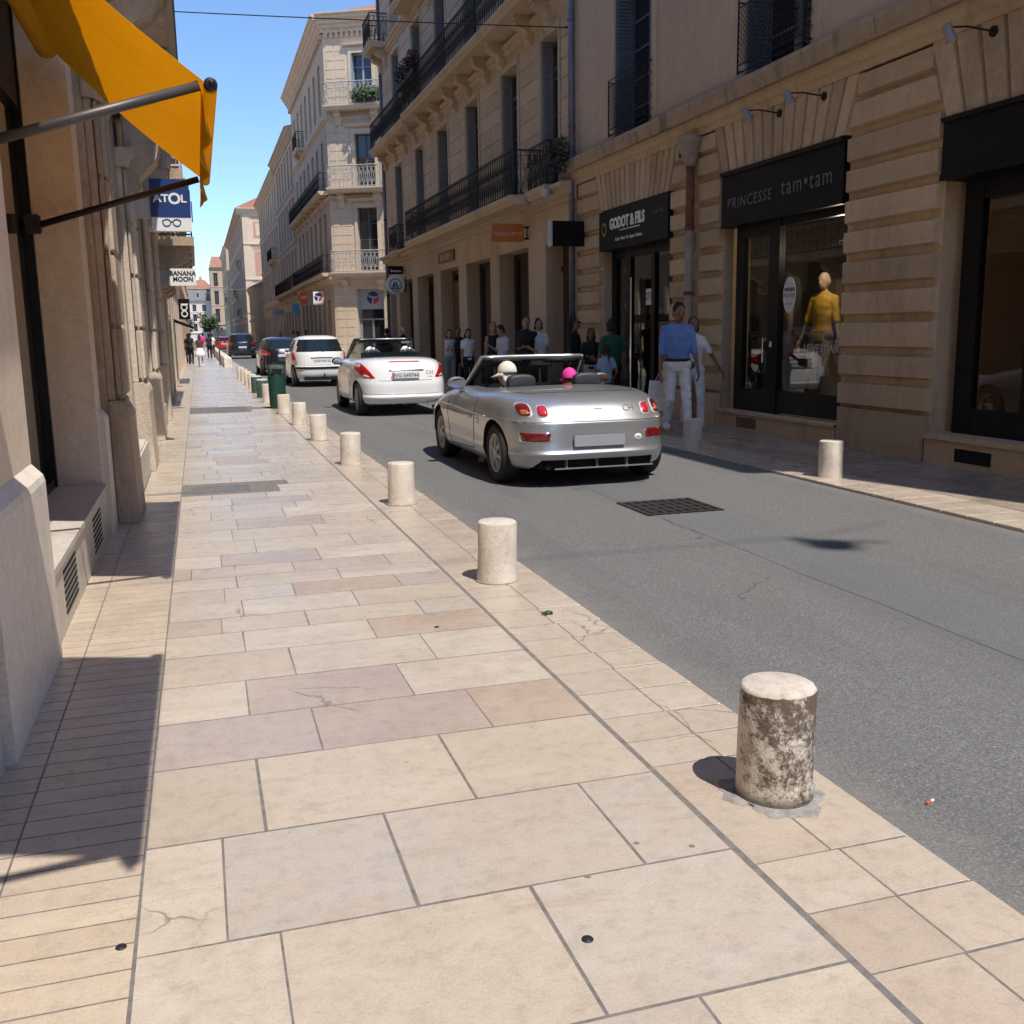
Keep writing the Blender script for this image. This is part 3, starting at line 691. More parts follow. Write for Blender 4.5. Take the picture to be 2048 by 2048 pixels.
while u < R1B:
    v = min(R1B, u+q.uniform(.8, 1.3)); dd = q.uniform(-.006, .006)
    FR.prof(f, [(-.03, 4.664), (.20+dd, 4.664), (.215+dd, 4.72), (.24+dd, 4.84), (.23+dd, 4.90), (.0, 4.96), (-.03, 4.96)], u+.004, v-.004); u = v
f.build('cornice', None, b1)
f = MB(); FR.prof(f, [(-.05, H1-.5), (.08, H1-.5), (.12, H1-.2), (.30, H1-.12), (.34, H1+.02), (-.05, H1+.05)], R1A, R1B)
f.build('eaves', 'st_right', b1)
f = MB(); f.hexa([(XR-.3, R1A, H1+.05), (XR+11, R1A, H1+.05), (XR+11, R1B, H1+.05), (XR-.3, R1B, H1+.05), (XR+4.5, R1A, H1+.6), (XR+6, R1A, H1+.6), (XR+6, R1B, H1+.6), (XR+4.5, R1B, H1+.6)])
f.build('roof', 'terracotta', b1)
for a, b in wins1:
    for z0, z1 in ((4.97, 8.0), (8.9, 10.9)):
        f = MB(); FR.box(f, a-.2, a, 0, .03, z0-.0, z1+.2); FR.box(f, b, b+.2, 0, .03, z0, z1+.2); FR.box(f, a, b, 0, .03, z1, z1+.2)
        f.build('window_surround', 'st_plaster', b1)
for a, b in wins1:
    window(FR, a, b, 5.0, 7.96, b1, .34, 'shutter', 'winglass', 5)
    shutter(FR, b-.045, 5.02, 7.9, .33, 0.0, b1)
    shutter(FR, a+.01, 5.02, 7.9, .33, 0.0, b1)
    window(FR, a, b, 8.95, 10.86, b1, .3, 'shutter', 'winglass', 3)
    # lattice rail with close diagonal bars
    mb = MB(); d = .12; z0, z1 = 5.02, 5.98; L = b-a+.06; ua = a-.03
    P = FR.p
    for e in (0, L): mb.tube([P(ua+e, d, z0-.02), P(ua+e, d, z1)], .014, 4); mb.tube([P(ua+e, 0, z1-.03), P(ua+e, d, z1-.03)], .012, 4); mb.tube([P(ua+e, 0, z0+.03), P(ua+e, d, z0+.03)], .012, 4)
    for z in (z0, z0+.1, z1-.1, z1): mb.tube([P(ua, d, z), P(ua+L, d, z)], .011, 4)
    k = -.8
    while k < L:
        for sg in (1, -1):
            u0_, u1_ = (k, k+.8) if sg > 0 else (k+.8, k)
            za, zb = z0+.1, z1-.1; p0, p1 = [u0_, za], [u1_, zb]
            def clip(p, q_):
                for pt, ot in ((p, q_), (q_, p)):
                    for lim in (0, L):
                        if (lim == 0 and pt[0] < 0) or (lim == L and pt[0] > L):
                            tt = (lim-pt[0])/(ot[0]-pt[0]); pt[1] = pt[1]+(ot[1]-pt[1])*tt; pt[0] = lim
            if max(u0_, u1_) > 0 and min(u0_, u1_) < L:
                clip(p0, p1); mb.tube([P(ua+p0[0], d, p0[1]), P(ua+p1[0], d, p1[1])], .0045, 3, False)
        k += .085
    for e in (.02, .10):   # small vertical pieces in the return
        for j in range(5): mb.tube([P(ua, e, z0+.1+.19*j), P(ua, e+.02, z0+.2+.19*j)], .006, 4)
    mb.build('railing', 'iron', b1)
# ---- shop front 1 (lingerie shop): fascia, door, window
sf = sub_thing('shop_front', 'black shop front with grey lettering and a glass door', b1, (XR, 12.4, 0))
f = MB(); FR.box(f, 10.905, 13.905, -.30, .02, 3.0, 3.70); FR.prof(f, [(-.3, 3.70), (.05, 3.70), (.07, 3.75), (-.3, 3.755)], 10.905, 13.905); FR.box(f, 10.905, 13.905, -.25, .035, 2.965, 3.0)
f.build('fascia', 'sign_black', sf)
fnR = lambda u, z, d: (lambda x, y, t: FR.p(u-x, d+t, z+y))   # letters run towards the camera (u decreasing)
text('PRINCESSE', .215, 'letter_grey', sf, fnR(13.12, 3.22, .022), .006, sx=1.0, shear=.1, sp=1.22)
text('tam\u2022tam', .31, 'letter_grey', sf, fnR(11.70, 3.24, .022), .006, sx=.92, sp=1.22)
D0 = -.16
f = MB()
FR.box(f, 13.52, 13.74, D0-.08, D0, .26, 2.965); FR.box(f, 12.54, 12.80, D0-.08, D0+.015, .26, 2.965); FR.box(f, 10.885, 10.94, D0-.08, D0, .26, 2.965)
FR.box(f, 10.94, 12.54, D0-.08, D0, 2.87, 2.965); FR.box(f, 12.80, 13.52, D0-.08, D0, 2.79, 2.965)
FR.box(f, 10.94, 12.54, D0-.08, D0, .30, .61); FR.box(f, 12.80, 13.52, D0-.08, D0, .26, .60)
f.build('frame', 'black_wood', sf)
f = MB(); FR.box(f, 10.94, 12.54, D0-.045, D0-.037, .61, 2.87); f.build('window_pane', 'shopglass', sf)
f = MB(); FR.box(f, 12.80, 13.52, D0-.045, D0-.037, .60, 2.79); f.build('door_pane', 'shopglass', sf)
f = MB(); f.tube([FR.p(12.86, D0+.05, 1.0), FR.p(12.86, D0+.05, 1.35)], .011, 8); f.tube([FR.p(12.68, D0+.03, 1.22), FR.p(12.68, D0+.03, 1.3)], .02, 8); f.build('door_handle', 'chrome', sf)
f = MB(); FR.box(f, 10.88, 13.93, -.45, .03, -.01, .26); FR.box(f, 10.88, 13.93, -.45, .06, .235, .275); f.build('doorstep', 'st_right', sf)
f = MB()
for i in range(5): FR.box(f, 12.75, 13.3, .031, .036, .05+.03*i, .066+.03*i)
f.build('vent', 'iron', sf)
f = MB(); f.mat('white')
R = [[FR.p(12.28+.155*cos(2*pi*k/32)*1.0, D0+.001+d, 1.93+.245*sin(2*pi*k/32)) for k in range(32)] for d in (0, .003)]; f.rings(R)
st = f.build('sale_sticker', None, sf)
text('ventes', .10, 'letter_black', sf, fnR(12.28, 1.98, D0+.0045), .001, bold=.002); text('PRIV\u00c9ES', .085, 'letter_grey', sf, fnR(12.28, 1.89, D0+.0045), .001); text('du 12 au 30', .035, 'letter_grey', sf, fnR(12.28, 1.80, D0+.0045), .001)
text('LE VESTIAIRE', .155, 'offwhite', sf, fnR(11.45, 1.16, D0+.002), .001); text('LA BOUTIQUE DES\nESSENTIELLES', .07, 'letter_grey', sf, fnR(11.9, 1.45, D0+.002), .001)
f = MB(); f.mat('int_dark'); FR.box(f, 10.9, 13.9, -2.4, -2.3, .2, 4.2); FR.box(f, 10.7, 13.9, -2.3, -.3, .2, .3)
f.mat('int_wall'); FR.box(f, 11.9, 12.6, -2.29, -2.2, .3, 2.5); FR.box(f, 13.3, 13.6, -2.2, -1.6, .3, 2.2)
f.build('interior', None, sf)
f = MB(); f.ell(FR.p(11.9, -1.2, 2.79), .03, .03, .02); sl = f.build('spot_light', 'white', sf)
pl = bpy.data.lights.new('shop_lamp', 'POINT'); pl.energy = 20; pl.color = (1, .82, .62); pl.shadow_soft_size = .05; po = bpy.data.objects.new('shop_lamp', pl); COL.objects.link(po); po.parent = sl; po.location = parent_world(sl).inverted() @ FR.p(11.7, -.55, 2.6)
# ---- shop front 2 (bullion dealer)
s2 = sub_thing('shop_front', 'dark grey shop front with white lettering and gold coin mark', b1, (XR, 17.2, 0))
f = MB(); FR.box(f, 15.67, 18.68, -.3, .05, 2.99, 3.715); f.build('fascia', 'sign_grey', s2)
text('GODOT & FILS', .27, 'letter_white', s2, fnR(17.36, 3.36, .052), .008, sx=.88, bold=.011)
text('depuis 1933', .09, 'letter_grey', s2, fnR(16.05, 3.44, .052), .004)
text('Achat  Vente  Or  Argent  Devises', .085, 'letter_white', s2, fnR(17.28, 3.13, .052), .004)
f = MB(); FR.box(f, 16.78, 17.66, .05, .056, 3.30, 3.315); f.build('underline', 'letter_white', s2)
f = MB(); f.rings([[FR.p(18.42+.115*cos(2*pi*k/24), .05+d, 3.38+.13*sin(2*pi*k/24)) for k in range(24)] for d in (0, .008)]); c = f.build('coin_mark', 'gold', s2)
f = MB(); f.rings([[FR.p(18.42+.075*cos(2*pi*k/6), .058+d, 3.38+.085*sin(2*pi*k/6)) for k in range(6)] for d in (0, .003)]); f.build('monogram', 'sign_grey', s2)
f = MB(); D2 = -.22
for a, b in ((15.67, 15.95), (16.72, 16.86), (17.78, 17.98), (18.45, 18.68)): FR.box(f, a, b, D2-.08, D2, .0, 2.99)
FR.box(f, 15.95, 18.45, D2-.08, D2-.005, 2.84, 2.99); FR.box(f, 17.98, 18.45, D2-.08, D2-.005, 0, .5)
f.build('frame', 'black_wood', s2)
f = MB(); FR.box(f, 15.95, 16.72, D2-.05, D2-.042, .02, 2.84); FR.box(f, 17.98, 18.45, D2-.05, D2-.042, .5, 2.84); f.build('window_pane', 'shopglass', s2)
f = MB(); FR.box(f, 16.86, 17.78, D2-.05, D2-.042, .02, 2.84); dr = f.build('door_pane', 'shopglass', s2)
f = MB(); f.tube([FR.p(17.62, D2+.06, .35), FR.p(17.62, D2+.06, 2.45)], .018, 8); f.build('door_handle', 'chrome', s2)
f = MB(); FR.box(f, 16.92, 17.16, D2-.04, D2-.034, 1.93, 2.22); nb = f.build('notice', 'white', s2); text('AGRÉ\nNOTÉ', .085, 'letter_black', s2, fnR(17.04, 2.10, D2-.033), .001)
f = MB(); f.mat('int_dark'); FR.box(f, 15.5, 18.9, -2.6, -2.5, 0, 4.2); f.mat('int_wall'); FR.box(f, 16.4, 17.0, -2.49, -2.4, .2, 1.1); f.mat('marble'); FR.box(f, 15.67, 18.68, -.5, .02, -.03, .03); f.build('interior', None, s2)
# ---- shop front 3 (nearest, at the right edge)
s3 = sub_thing('shop_front', 'black shop front at the right edge with shelves of goods', b1, (XR, 8, 0))
f = MB(); FR.box(f, 5.92, 9.18, -.3, .03, 3.05, 3.57); FR.prof(f, [(-.3, 3.57), (.06, 3.57), (.08, 3.615), (-.3, 3.618)], 5.92, 9.18); FR.box(f, 5.92, 9.18, -.3, .05, 2.99, 3.05); f.build('fascia', 'sign_black', s3)
f = MB(); D3 = -.2
for a, b in ((8.80, 9.06), (7.84, 8.12), (6.0, 6.2), (7.0, 7.1)): FR.box(f, a, b, D3-.08, D3, .33, 2.99)
FR.box(f, 6.2, 8.80, D3-.08, D3-.005, 2.77, 2.99); FR.box(f, 8.12, 8.80, D3-.08, D3-.005, .33, .60); FR.box(f, 6.2, 7.84, D3-.08, D3-.005, .33, .7)
f.build('frame', 'black_wood', s3)
f = MB(); FR.box(f, 8.12, 8.80, D3-.05, D3-.042, .60, 2.77); f.build('door_pane', 'shopglass', s3)
f = MB(); FR.box(f, 6.2, 7.84, D3-.05, D3-.042, .70, 2.77); f.build('window_pane', 'shopglass', s3)
f = MB(); f.tube([FR.p(8.02, D3+.05, 1.85), FR.p(8.02, D3+.05, 2.1)], .012, 8); FR.box(f, 7.96, 8.04, D3, D3+.02, 1.5, 1.62); f.build('door_handle', 'chrome', s3)
f = MB(); FR.box(f, 5.9, 9.2, -.6, .03, -.01, .30); FR.box(f, 5.9, 9.2, -.6, .06, .27, .33); f.build('doorstep', 'st_right', s3)
f = MB(); FR.box(f, 8.2, 8.72, .031, .036, .06, .2); f.build('vent', 'void', s3)
f = MB(); f.mat('int_dark'); FR.box(f, 5.8, 9.3, -2.6, -2.5, .3, 4.2); FR.box(f, 5.8, 9.3, -2.5, -.4, .25, .33); f.mat('int_orange'); FR.box(f, 9.0, 9.2, -2.5, -.5, .33, 3.0); f.build('interior', None, s3)
f = MB()
for z in (.75, 1.15, 1.55, 1.95, 2.3): FR.box(f, 6.9, 8.45, -1.2, -.75, z, z+.03)
sh = f.build('shelves', 'black_wood', s3)
f = MB(); q = random.Random(8)
for z in (.78, 1.18, 1.58, 1.98):
    u = 6.95
    while u < 8.4:
        ww = q.uniform(.05, .11); hh = q.uniform(.14, .3)
        if q.random() < .85: FR.box(f, u, u+ww, -1.0, -.8, z, z+hh)
        u += ww+.015
f.build('goods', 'goods', s3)
f = MB(); FR.box(f, 8.05, 8.38, -.72, -.70, 2.05, 2.36); f.build('dark_panel', 'sign_black', s3)
# wall lamps on arms
def wall_lamp(u, lb):
    t = thing('wall_lamp', lb, 'lamp', FR.p(u, 0, 4.3), 0, 'spotlights over the shop fronts')
    f = MB(); f.lathe([(.05, 0), (.055, .01), (.05, .03), (.001, .032)], FR.p(u, .02, 4.3), 16, 'x')
    f.v = [(2*(XR-.02)-a, b, c) for a, b, c in f.v]; f.build('wall_plate', 'iron', t)
    f = MB(); f.tube([FR.p(u, .04, 4.3), FR.p(u+.05, .3, 4.34), FR.p(u+.1, .52, 4.33)], .01, 6); f.build('arm', 'iron', t)
    f = MB(); a = FR.p(u+.1, .52, 4.36); b = FR.p(u+.085, .44, 4.20); f.tube([a, a+(b-a)*.1, b], [.03, .045, .062], 14); f.build('lamp_head', 'zinc', t)
for u, lb in ((12.36, 'spotlight on an arm over the middle of the black lettered fascia'), (11.35, 'spotlight on an arm over the near end of the black lettered fascia'), (8.55, 'spotlight on an arm above the shop front at the right edge')): wall_lamp(u, lb)
# drainpipe with hopper
t = thing('drainpipe', 'beige and rusty drainpipe with hopper between the dark grey and black shop fronts', 'drainpipe', FR.p(14.74, .1, 0))
f = MB(); f.lathe([(.085, 3.98), (.11, 4.05), (.17, 4.27), (.21, 4.32), (.21, 4.40), (.19, 4.42)], FR.p(14.74, .13, 0), 16); f.build('hopper', 'pipe_beige', t, True)
f = MB(); f.tube([FR.p(14.74, .12, 3.99), FR.p(14.74, .12, 3.05)], .068, 14); f.build('upper_pipe', 'rust', t, True)
f = MB(); f.tube([FR.p(14.74, .12, 3.05), FR.p(14.74, .12, .0)], .066, 14); f.build('lower_pipe', 'pipe_beige', t, True)
f = MB()
for z in (3.05, 2.05, .9): f.lathe([(.07, z-.03), (.085, z-.02), (.085, z+.02), (.07, z+.03)], FR.p(14.74, .12, 0), 14)
f.build('collar', 'rust', t, True)
t = thing('alarm_box', 'small dark alarm box under the cornice beside the pipe hopper', 'alarm box', FR.p(15.1, .05, 4.2))
f = MB(); FR.box(f, 14.98, 15.22, 0.021, .10, 4.12, 4.34); weld(f.build('housing', 'zinc', t), bev=.01); f = MB(); FR.box(f, 15.03, 15.17, .10, .106, 4.17, 4.24); f.build('grille', 'iron', t)
t = thing('drainpipe', 'tall blue-grey zinc drainpipe where the two right-hand buildings meet', 'drainpipe', FR.p(20.05, .1, 0))
f = MB(); f.tube([FR.p(20.05, .1, 1.6), FR.p(20.05, .1, H1)], .065, 12); f.build('pipe', 'zinc_blue', t, True)
f = MB(); f.tube([FR.p(20.05, .1, 0), FR.p(20.05, .1, 1.6)], .075, 12); f.build('cast_foot', 'iron', t, True)
f = MB()
for z in (1.6, 3.6, 5.6, 7.6, 9.6): f.lathe([(.066, z-.025), (.08, z-.02), (.08, z+.02), (.066, z+.025)], FR.p(20.05, .1, 0), 12)
f.build('collar', 'zinc_blue', t, True)
t = thing('potted_plant', 'straggly plant in a trough hanging beside the zinc drainpipe', 'plant', FR.p(20.2, .3, 5.0))
f = MB(); FR.box(f, 19.9, 20.75, .22, .42, 4.88, 5.05); f.build('trough', 'iron', t)
f = MB(); leaves(f, FR.p(20.2, .35, 5.15), (.16, .55, .25), 260, .06, random.Random(3), ('leaf', 'leaf', 'flower')); leaves(f, FR.p(19.8, .4, 4.85), (.12, .3, .28), 120, .05, random.Random(9), ('leaf',)); f.build('foliage', None, t)

# ------------------------------------------------------------------ RIGHT: long balcony building
R2A, R2B, H2 = 20.0, 41.7, 15.2
b2 = thing('balcony_building', 'tall brown stone building with two long black iron balconies and corbels', 'building', (XR, 31, 0))
wu = [(21.0, 22.15), (23.85, 25.2), (27.35, 28.7), (30.85, 32.25), (34.25, 35.65), (37.95, 39.35)]
gops = [(20.45, 22.0, -.02, 3.4), (23.25, 25.7, -.02, 3.45), (26.55, 29.1, -.02, 3.45), (30.0, 32.4, -.02, 3.45), (33.4, 36.0, -.02, 3.45), (36.9, 39.4, -.02, 3.45), (40.1, 41.3, -.02, 3.3)]
f = MB(); f.mat('st_mid')
FR.wall(f, R2A, R2B, -.02, 4.35, gops, .55, 0)
FR.wall(f, R2A, R2B, 4.35, H2, [(a, b, z0, z1) for a, b in wu for z0, z1 in ((4.62, 7.72), (8.86, 11.7), (12.6, 14.6))], .5, 0)
f.mat('int_dark'); f.box(XR+.5, XR+11, R2A, R2B-.5, 4.3, H2); f.box(XR+2.6, XR+11, R2A, R2B-.5, 0, 4.3); f.mat('st_mid'); f.box(XR+.5, XR+11, R2B-.5, R2B, 0, H2)
f.build('wall', None, b2)
f = MB()
edges = [R2A]+[x for a, b in wu for x in (a-.14, b+.14)]+[R2B]
for ua, ub in zip(edges[::2], edges[1::2]):
    if ub-ua > .25:
        for z0, z1, h in ((4.66, 7.85, .40), (8.9, 11.9, .42), (12.4, 14.4, .42)): FR.courses(f, ua, ub, z0, z1, h, .022, .022, .008)
for a, b in wu:
    for z0, z1 in ((4.62, 7.72), (8.86, 11.7), (12.6, 14.6)):
        FR.box(f, a-.12, a, .0, .045, z0, z1+.14); FR.box(f, b, b+.12, 0, .045, z0, z1+.14); FR.box(f, a, b, 0, .045, z1, z1+.14)
f.build('dressed_stone', 'st_mid', b2)
for a_ in ((4.16, 4.5, .36, 2), (8.02, 8.30, .12, 2), (11.95, 12.25, .2, 2), (14.75, 15.25, .5, 3)): f = MB(); cornice(FR, R2A, R2B, *a_[:3], f, a_[3]); f.build('cornice', 'st_mid', b2)
f = MB(); f.hexa([(XR-.4, R2A, H2+.05), (XR+11, R2A, H2+.05), (XR+11, R2B, H2+.05), (XR-.4, R2B, H2+.05), (XR+4.5, R2A, H2+.7), (XR+6, R2A, H2+.7), (XR+6, R2B, H2+.7), (XR+4.5, R2B, H2+.7)]); f.build('roof', 'terracotta', b2)
for a, b in wu:
    window(FR, a, b, 4.66, 7.70, b2, .26, 'winframe_dark', 'winglass', 3, tr=.55); window(FR, a, b, 8.9, 11.68, b2, .26, 'winframe_dark', 'winglass', 3); window(FR, a, b, 12.6, 14.58, b2, .26, 'winframe_dark', 'winglass', 2)
    shutter(FR, b-.04, 4.7, 7.7, .25, 0, b2, 'shutter_grey'); shutter(FR, b-.04, 8.9, 11.65, .25, 0, b2, 'shutter_grey')
# balconies: slab, corbels, railing
def balcony(F, par, u0, u1, z, d, rail_h, corb, mat='st_mid', rail='iron', ornate=2, cw=.3, ch=.62, ends=(1, 1), th=.2, step=.26, r=.008):
    mb = MB(); F.prof(mb, [(0, z-th), (d-.10, z-th), (d-.06, z-th*.65), (d-.02, z-th*.5), (d, z-th*.3), (d, z), (0, z)], u0, u1)
    bo = mb.build('balcony', mat, par)
    for u in corb:
        mb = MB(); console(F, u-cw/2, u+cw/2, z-th, ch, d*.64, mb); mb.build('corbel', mat, bo)
    railing(F, u0+.06, u1-.06, z, z+rail_h, d-.07, bo, rail, step, ornate, ends, r=r)
    return bo
balcony(FR, b2, 20.9, 34.5, 8.62, .72, 1.02, [21.5, 22.85, 24.95-1.1+1.15+.0, 26.4, 28.3-.1, 29.8, 31.6, 33.3], 'st_mid', 'iron_old', step=.19, r=.0095)
balcony(FR, b2, 35.0, 41.6, 8.62, .62, .98, [35.3, 37.1, 39.0, 41.0], 'st_mid', 'iron_old', step=.19, r=.0095)
bo = balcony(FR, b2, 22.35, 34.6, 4.52, .72, .98, [], 'st_mid', 'iron_old', step=.19, r=.0095)
balcony(FR, b2, 20.85, 22.2, 4.55, .42, .9, [], 'st_mid', 'iron_old', step=.19, r=.0095); balcony(FR, b2, 37.8, 39.5, 4.55, .40, .9, [], 'st_mid', 'iron_old', step=.19, r=.0095)
balcony(FR, b2, 39.9, 41.65, 12.35, .75, 1.0, [40.3, 41.3], 'st_mid', 'iron_old', step=.19, r=.0095)
balcony(FR, b2, 21.0, 36.0, 12.35, .70, 1.0, [22.5, 25.8, 29.3, 32.7], 'st_mid', 'iron_old', step=.19, r=.0095)
# ground floor: recessed shop joinery between stone pillars
for i, (a, b, z0, z1) in enumerate(gops):
    if i == 0:
        f = MB(); FR.box(f, a, b, -.5, -.42, 0, 3.4)
        for k in range(2):
            for zz in ((.15, 1.0), (1.1, 2.1), (2.2, 2.75)): FR.block(f, a+.08+k*.74, a+.70+k*.74, zz[0], zz[1], -.42, -.39, .03)
        FR.box(f, a, b, -.42, -.36, 2.82, 2.92); d_ = f.build('door', 'wood_dark', b2); f = MB(); f.ell(FR.p(21.2, -.36, 1.15), .035, .035, .035); f.build('handle', 'gold', d_); continue
    f = MB(); f.mat('wood_brown' if i == 3 else 'wood_dark'); D4 = -.42
    FR.box(f, a, a+.16, D4-.1, D4+.02, 0, z1); FR.box(f, b-.16, b, D4-.1, D4+.02, 0, z1); FR.box(f, a+.16, b-.16, D4-.1, D4, z1-.14, z1); FR.box(f, a+.16, b-.16, D4-.1, D4, 0, .45)
    if i == 3: FR.box(f, a+.8, a+.95, D4-.1, D4+.01, .45, z1-.14); FR.box(f, a+.95, b-.16, D4-.05, D4+.06, 0, 3.1)
    jo = f.build('shop_window', None, b2); f = MB(); FR.box(f, a+.16, b-.16, D4-.055, D4-.045, .45, z1-.14); f.build('pane', 'shopglass' if i != 3 else 'winglass', jo)
    f = MB(); FR.box(f, a-.05, b+.05, D4-2, D4-1.9, 0, 3.6); f.build('back_wall', 'int_dark', jo)
# round corbel decoration above the door, projecting box signs
def box_sign(name, lb, x0, x1, y, z0, z1, th, mat, edge=None, group=None):
    t = thing(name, lb, 'sign', ((x0+x1)/2, y, z0), 0, group)
    f = MB(); f.box(x0, x1, y-th/2, y+th/2, z0, z1); weld(f.build('panel', mat, t), bev=.006)
    return t
t = box_sign('hanging_sign', 'orange projecting sign with pale lettering hung from the balcony building', 6.72, 7.50, 23.2, 3.57, 3.97, .12, 'orange_sign', group='projecting shop signs')
text('FRANCHETTI', .125, 'letter_cream', t, lambda x, y, d: (7.11+x, 23.2-.061-d, 3.70+y), .002, sx=.95)
f = MB(); f.box(7.50, 7.64, 23.17, 23.23, 3.62, 3.66); f.box(7.50, 7.64, 23.17, 23.23, 3.88, 3.92); f.tube([(7.6, 23.2, 3.66), (7.58, 23.2, 3.78), (7.6, 23.2, 3.88)], .015, 6); f.build('bracket', 'iron', t)
t = box_sign('hanging_sign', 'blank black projecting box sign in front of the zinc drainpipe', 6.92, 7.62, 19.6, 3.17, 3.66, .16, 'sign_black', group='projecting shop signs')
f = MB(); f.box(6.885, 6.92, 19.5, 19.7, 3.16, 3.67); f.build('edge_strip', 'offwhite', t)
f = MB(); FR.box(f, 30.4, 32.5, .002, .05, 3.66, 3.98); t = thing('name_board', 'small wood-framed name board with pink letters above the pillars', 'sign', FR.p(31.5, .03, 3.66)); f.build('board', 'wood_brown', t)
text('BENSIM', .27, 'letter_cream', t, fnR(31.45, 3.73, .052), .006, sx=1.5)
t = thing('security_camera', 'white dome security camera under the small balcony by the drainpipe', 'camera', FR.p(20.8, .3, 4.3))
f = MB(); f.ell(FR.p(20.75, .42, 4.36), .10, .10, .11); f.build('dome', 'offwhite', t, True); f = MB(); f.tube([FR.p(20.75, .05, 4.45), FR.p(20.75, .40, 4.44)], .025, 8); f.build('arm', 'zinc', t)
# flowers on the upper balcony rail
t = thing('flower_boxes', 'red and green geraniums along the upper iron balcony rail', 'plant', FR.p(33.5, .8, 9.5))
f = MB(); q = random.Random(6)
for k in range(9): leaves(f, FR.p(34.0-k*.28, .80, 9.58+q.uniform(0, .2)), (.2, .26, .3), 70, .07, q, ('leaf', 'flower', 'flower'))
f.build('foliage', None, t); f = MB(); FR.box(f, 31.5, 34.2, .76, .9, 9.25, 9.4); f.build('trough', 'iron', t)
t = thing('drainpipe', 'dark drainpipe on the far corner of the balcony building', 'drainpipe', FR.p(41.5, .08, 0))
f = MB(); f.tube([FR.p(41.5, .08, 0), FR.p(41.5, .08, H2-.5)], .06, 10); f.build('pipe', 'zinc_blue', t, True)
f = MB()
for z in (3, 6, 9, 12): f.lathe([(.062, z-.03), (.078, z), (.062, z+.03)], FR.p(41.5, .08, 0), 10)
f.build('collar', 'iron', t, True)
# ------------------------------------------------------------------ RIGHT: corner building with chamfered balconies
H3 = 18.6
b3 = thing('corner_building', 'pale stone corner building with three sunlit balconies on its cut corner', 'building', (9.1, 57.5, 0))
CH = Frame((XR, 59.0, 0), (2.9, -1.5, 0), (-1.5, -2.9, 0)); CW = 3.6      # chamfer
F3 = Frame((XR, 59.0, 0), (0, 1, 0), (-1, 0, 0)); F3S = Frame((XR+3.19, 57.35, 0), (1, 0, 0), (0, -1, 0))
f = MB(); f.mat('st_pale')
cz = [(4.98, 8.45), (9.55, 12.4), (13.9, 16.6)]
CH.wall(f, 0, CW, 0, H3, [(1.35, 2.95, -.02, 4.0)]+[(1.58, 2.75, a, b) for a, b in cz], .6)
f3w = [61.0+2.55*i-59 for i in range(7)]
f.mat('st_far'); F3.wall(f, 0, 20, 0, H3, [(u, u+1.0, a, b) for u in f3w for a, b in cz]+[(u-.3, u+1.3, .0, 3.5) for u in f3w], .5)  # same stone as the corner; the street front's shade is put into this darker colour
f.mat('st_pale'); F3S.wall(f, 0, 8, 0, H3, [(1.5+2.8*i, 2.6+2.8*i, a, b) for i in range(2) for a, b in cz], .5)
f.mat('int_dark'); f.box(XR+.7, XR+12, 60.5, 79, .0, H3); f.box(XR+3.7, XR+12, 58.0, 60.5, 0, H3)
f.build('wall', None, b3)
for z0, z1 in ((.4, 4.2), (5.0, 8.9), (9.5, 13.0), (13.9, 17.2)):
  for ua, ub, pr_ in ((.12, .55, .03), (CW-.55, CW-.12, .03), (.62, 1.25, .02), (2.96, CW-.58, .02)):
    f = MB(); CH.courses(f, ua, ub, z0, z1, .5, .03, pr_, .01); f.build('dressed_stone', 'st_pale', b3)
for F, L in ((CH, CW), (F3, 20), (F3S, 8)):
    for za_, zb_, de_ in ((4.3, 4.7, .28), (8.9, 9.1, .18), (13.1, 13.3, .18)): f = MB(); cornice(F, 0, L, za_, zb_, de_, f, 2); f.build('string_course', 'st_pale', b3)
    f = MB(); cornice(F, -.2, L+.2, 17.7, 18.6, .65, f, 4)
    k = .2
    while k < L: F.box(f, k, k+.12, 0, .2, 17.45, 17.7); k += .3
    f.build('cornice', 'st_pale', b3)
f = MB(); f.hexa([(XR-.5, 59.2, H3), (XR+3, 56.9, H3), (XR+12, 57.2, H3), (XR-.5, 79, H3), (XR+4, 62, H3+1.6), (XR+5, 60, H3+1.6), (XR+9, 60, H3+1.6), (XR+5, 78, H3+1.6)]); f.build('roof', 'terracotta', b3)
for i, (a, b) in enumerate(cz):
    window(CH, 1.58, 2.75, a+.02, b, b3, .3, 'shutter_blue' if i == 2 else 'winframe_dark', 'winglass', 3)
    if i == 2: shutter(CH, 1.6, a, b, .3, .1, b3, 'shutter_blue')
    fb = MB(); CH.box(fb, 1.43, 1.58, 0, .07, a, b+.25); CH.box(fb, 2.75, 2.9, 0, .07, a, b+.25); CH.box(fb, 1.58, 2.75, 0, .07, b, b+.25); CH.prof(fb, [(0, b+.3), (.2, b+.4), (.22, b+.5), (0, b+.5)], 1.1, 3.1); fb.build('window_surround', 'st_pale', b3)
    balcony(CH, b3, .1, CW-.1, a-.06, .80, 1.15, [.75, CW-.75], 'st_pale', 'iron_pale', 2, .35, .75, th=.26, step=.24, r=.014)
for u in f3w:
    for a, b in cz: window(F3, u, u+1.0, a, b, b3, .25, 'winframe_dark', 'winglass_dim', 2)
    f = MB(); F3.box(f, u-.3, u+1.3, -.4, -.35, 0, 3.5); f.build('shop_window', 'winglass_dim', b3)
balcony(F3, b3, .3, 19.8, 4.95, .6, 1.0, [2+2.5*i for i in range(8)], 'st_mid', 'iron', 1, .25, .4, step=.35, r=.012); balcony(F3, b3, .3, 19.8, 9.45, .6, 1.0, [2+2.5*i for i in range(8)], 'st_mid', 'iron', 1, .25, .5, step=.35, r=.012)
balcony(F3, b3, 12, 15, 13.8, .55, 1.0, [12.5, 14.5], 'st_mid', 'iron', 1, step=.35, r=.012)
